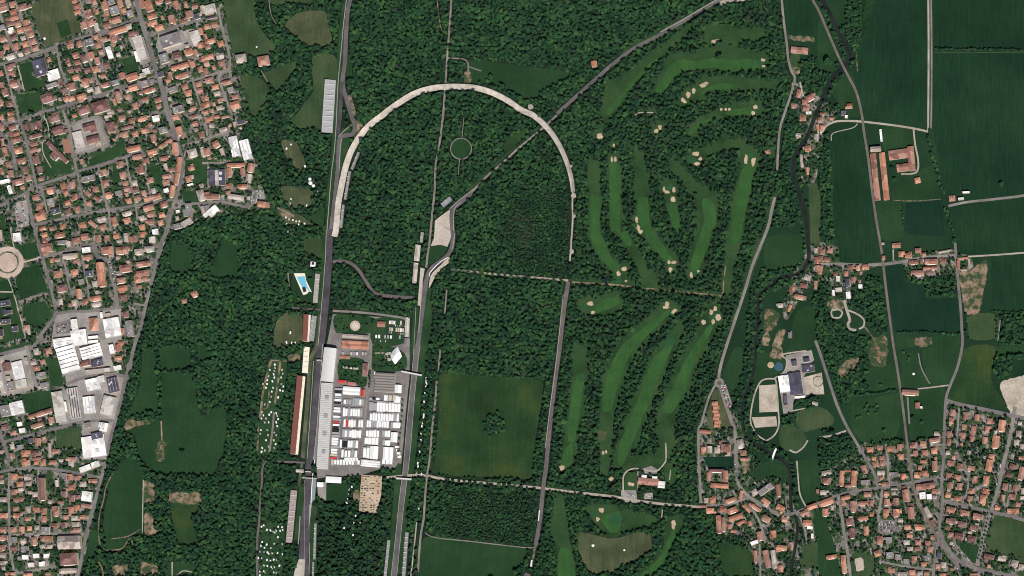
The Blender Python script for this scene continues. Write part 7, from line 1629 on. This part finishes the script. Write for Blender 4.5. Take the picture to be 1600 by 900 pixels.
pts = samples(dense, 4.15, 3.1, 5.7, (0, 1, 2, 4, 0, 1, 2, 4, 3, 3), .9) + samples(dense, 4.4, 2.4, 4.6, (0, 1, 2, 4, 3), .42)
pts += samples(loose, 4.3, 3.0, 6.0, (0, 1, 2, 4, 3, 3, 5, 6, 6), .74) + samples(loose, 4.4, 2.2, 4.4, (0, 1, 2, 4, 3, 6), .4)
pts += [q for q in samples(WOOD & FINE, 2.8, 2.1, 3.3, (0, 1, 2, 3, 3), .92) if random.random() > .3 * math.exp(-((q[0] - 818) ** 2 + (q[1] - 362) ** 2) / 600)]
regions = [
 (P("12: 1040 0 / s: 527 380 530 300 545 235 570 200 620 158 690 138 760 145 830 182 880 250 893 330 889 436 700 420 680 414 706 340 700 380 640 500 520 470"), 'dense wood enclosed by the old horseshoe banking'),
 (P("s: 545 -60 1130 -60 960 100 870 180 800 150 740 130 690 128 620 150 565 195 545 150"), 'broad wood above the old banking and below the top edge'),
 (P("s: 655 420 895 435 862 600 660 590"), 'square wood between the white lane and the big central field'),
 (P("s: 640 745 870 755 850 860 640 850"), 'dense fine-grained plantation below the big central field'),
 (P("s: 840 200 960 100 1240 -60 1260 700 1200 905 820 905 860 600 895 430 900 300"), 'strips of trees between the golf fairways'),
 (P("s: 475 735 640 745 620 905 480 905"), 'wood right of the lower main straight'),
 (P("s: 100 320 530 320 500 905 100 905"), 'west park wood between the town and the main straight'),
 (P("s: 330 -60 560 -60 545 340 380 340"), 'wooded belts around the olive meadows at the upper left'),
]
left = list(pts)
for poly, lb in regions:
    m_ = np.zeros((GH, GW), bool); fill_poly(m_, poly)
    ins = [q for q in left if at(m_, q[0], q[1])]; left = [q for q in left if not at(m_, q[0], q[1])]
    scatter('woodland', ins, lb)
scatter('woodland', left, 'scattered riverside and field-edge woods on the right-hand side')
CL = RNG.uniform(0, 1, (80, 120))
def clump(x, y):
    u, v_ = (x + PAD) / 18, (y + PAD) / 18; i, j = int(v_) % 78, int(u) % 118; f, g = v_ - int(v_), u - int(u)
    return (CL[i, j] * (1 - g) + CL[i, j + 1] * g) * (1 - f) + (CL[i + 1, j] * (1 - g) + CL[i + 1, j + 1] * g) * f
gard = [q for q in samples(TOWN, 3.1, 1.9, 4.6, (0, 1, 2, 3, 3, 4, 6), .9, tight | BUILT) if random.random() < .25 + 1.25 * max(0, clump(q[0], q[1]) - .3)]
scatter('garden_trees', gard, 'countless garden trees and shrubs between the houses of the towns', 'garden trees')
oth = grow(WOOD, 6) & ~WOOD & ~TOWN
scatter('shrubs', samples(oth, 4.0, 1.2, 2.4, (0, 1, 2, 3), .25), 'loose bushes along the edges of the woods', 'shrubs')
pad = np.zeros((GH, GW), bool)
for s in ("12: 1010 670 1130 660 1340 690 1320 800 1080 800 1020 790", "13: 1310 0 1430 0 1560 60 1560 190 1310 190", "13: 1055 110 1240 110 1270 280 1230 330 1150 280 1050 270", "14: 430 500 620 510 600 880 590 920 410 920 420 620"): fill_poly(pad, P(s))
scatter('paddock_garden_trees', samples(pad, 3.6, 1.6, 3.6, (0, 1, 2, 3), .45, ROADM | BUILT), 'small trees and bushes in the paddock gardens and camping field', 'garden trees')
print('HOUSES', len(RAWH), 'infill', len(INF), 'indiv', len(indiv), 'rest', len(rest), 'trees', ntree[0], 'cars', ncar[0], 'woodpts', len(pts), 'garden', len(gard), 'objects', len(bpy.data.objects))
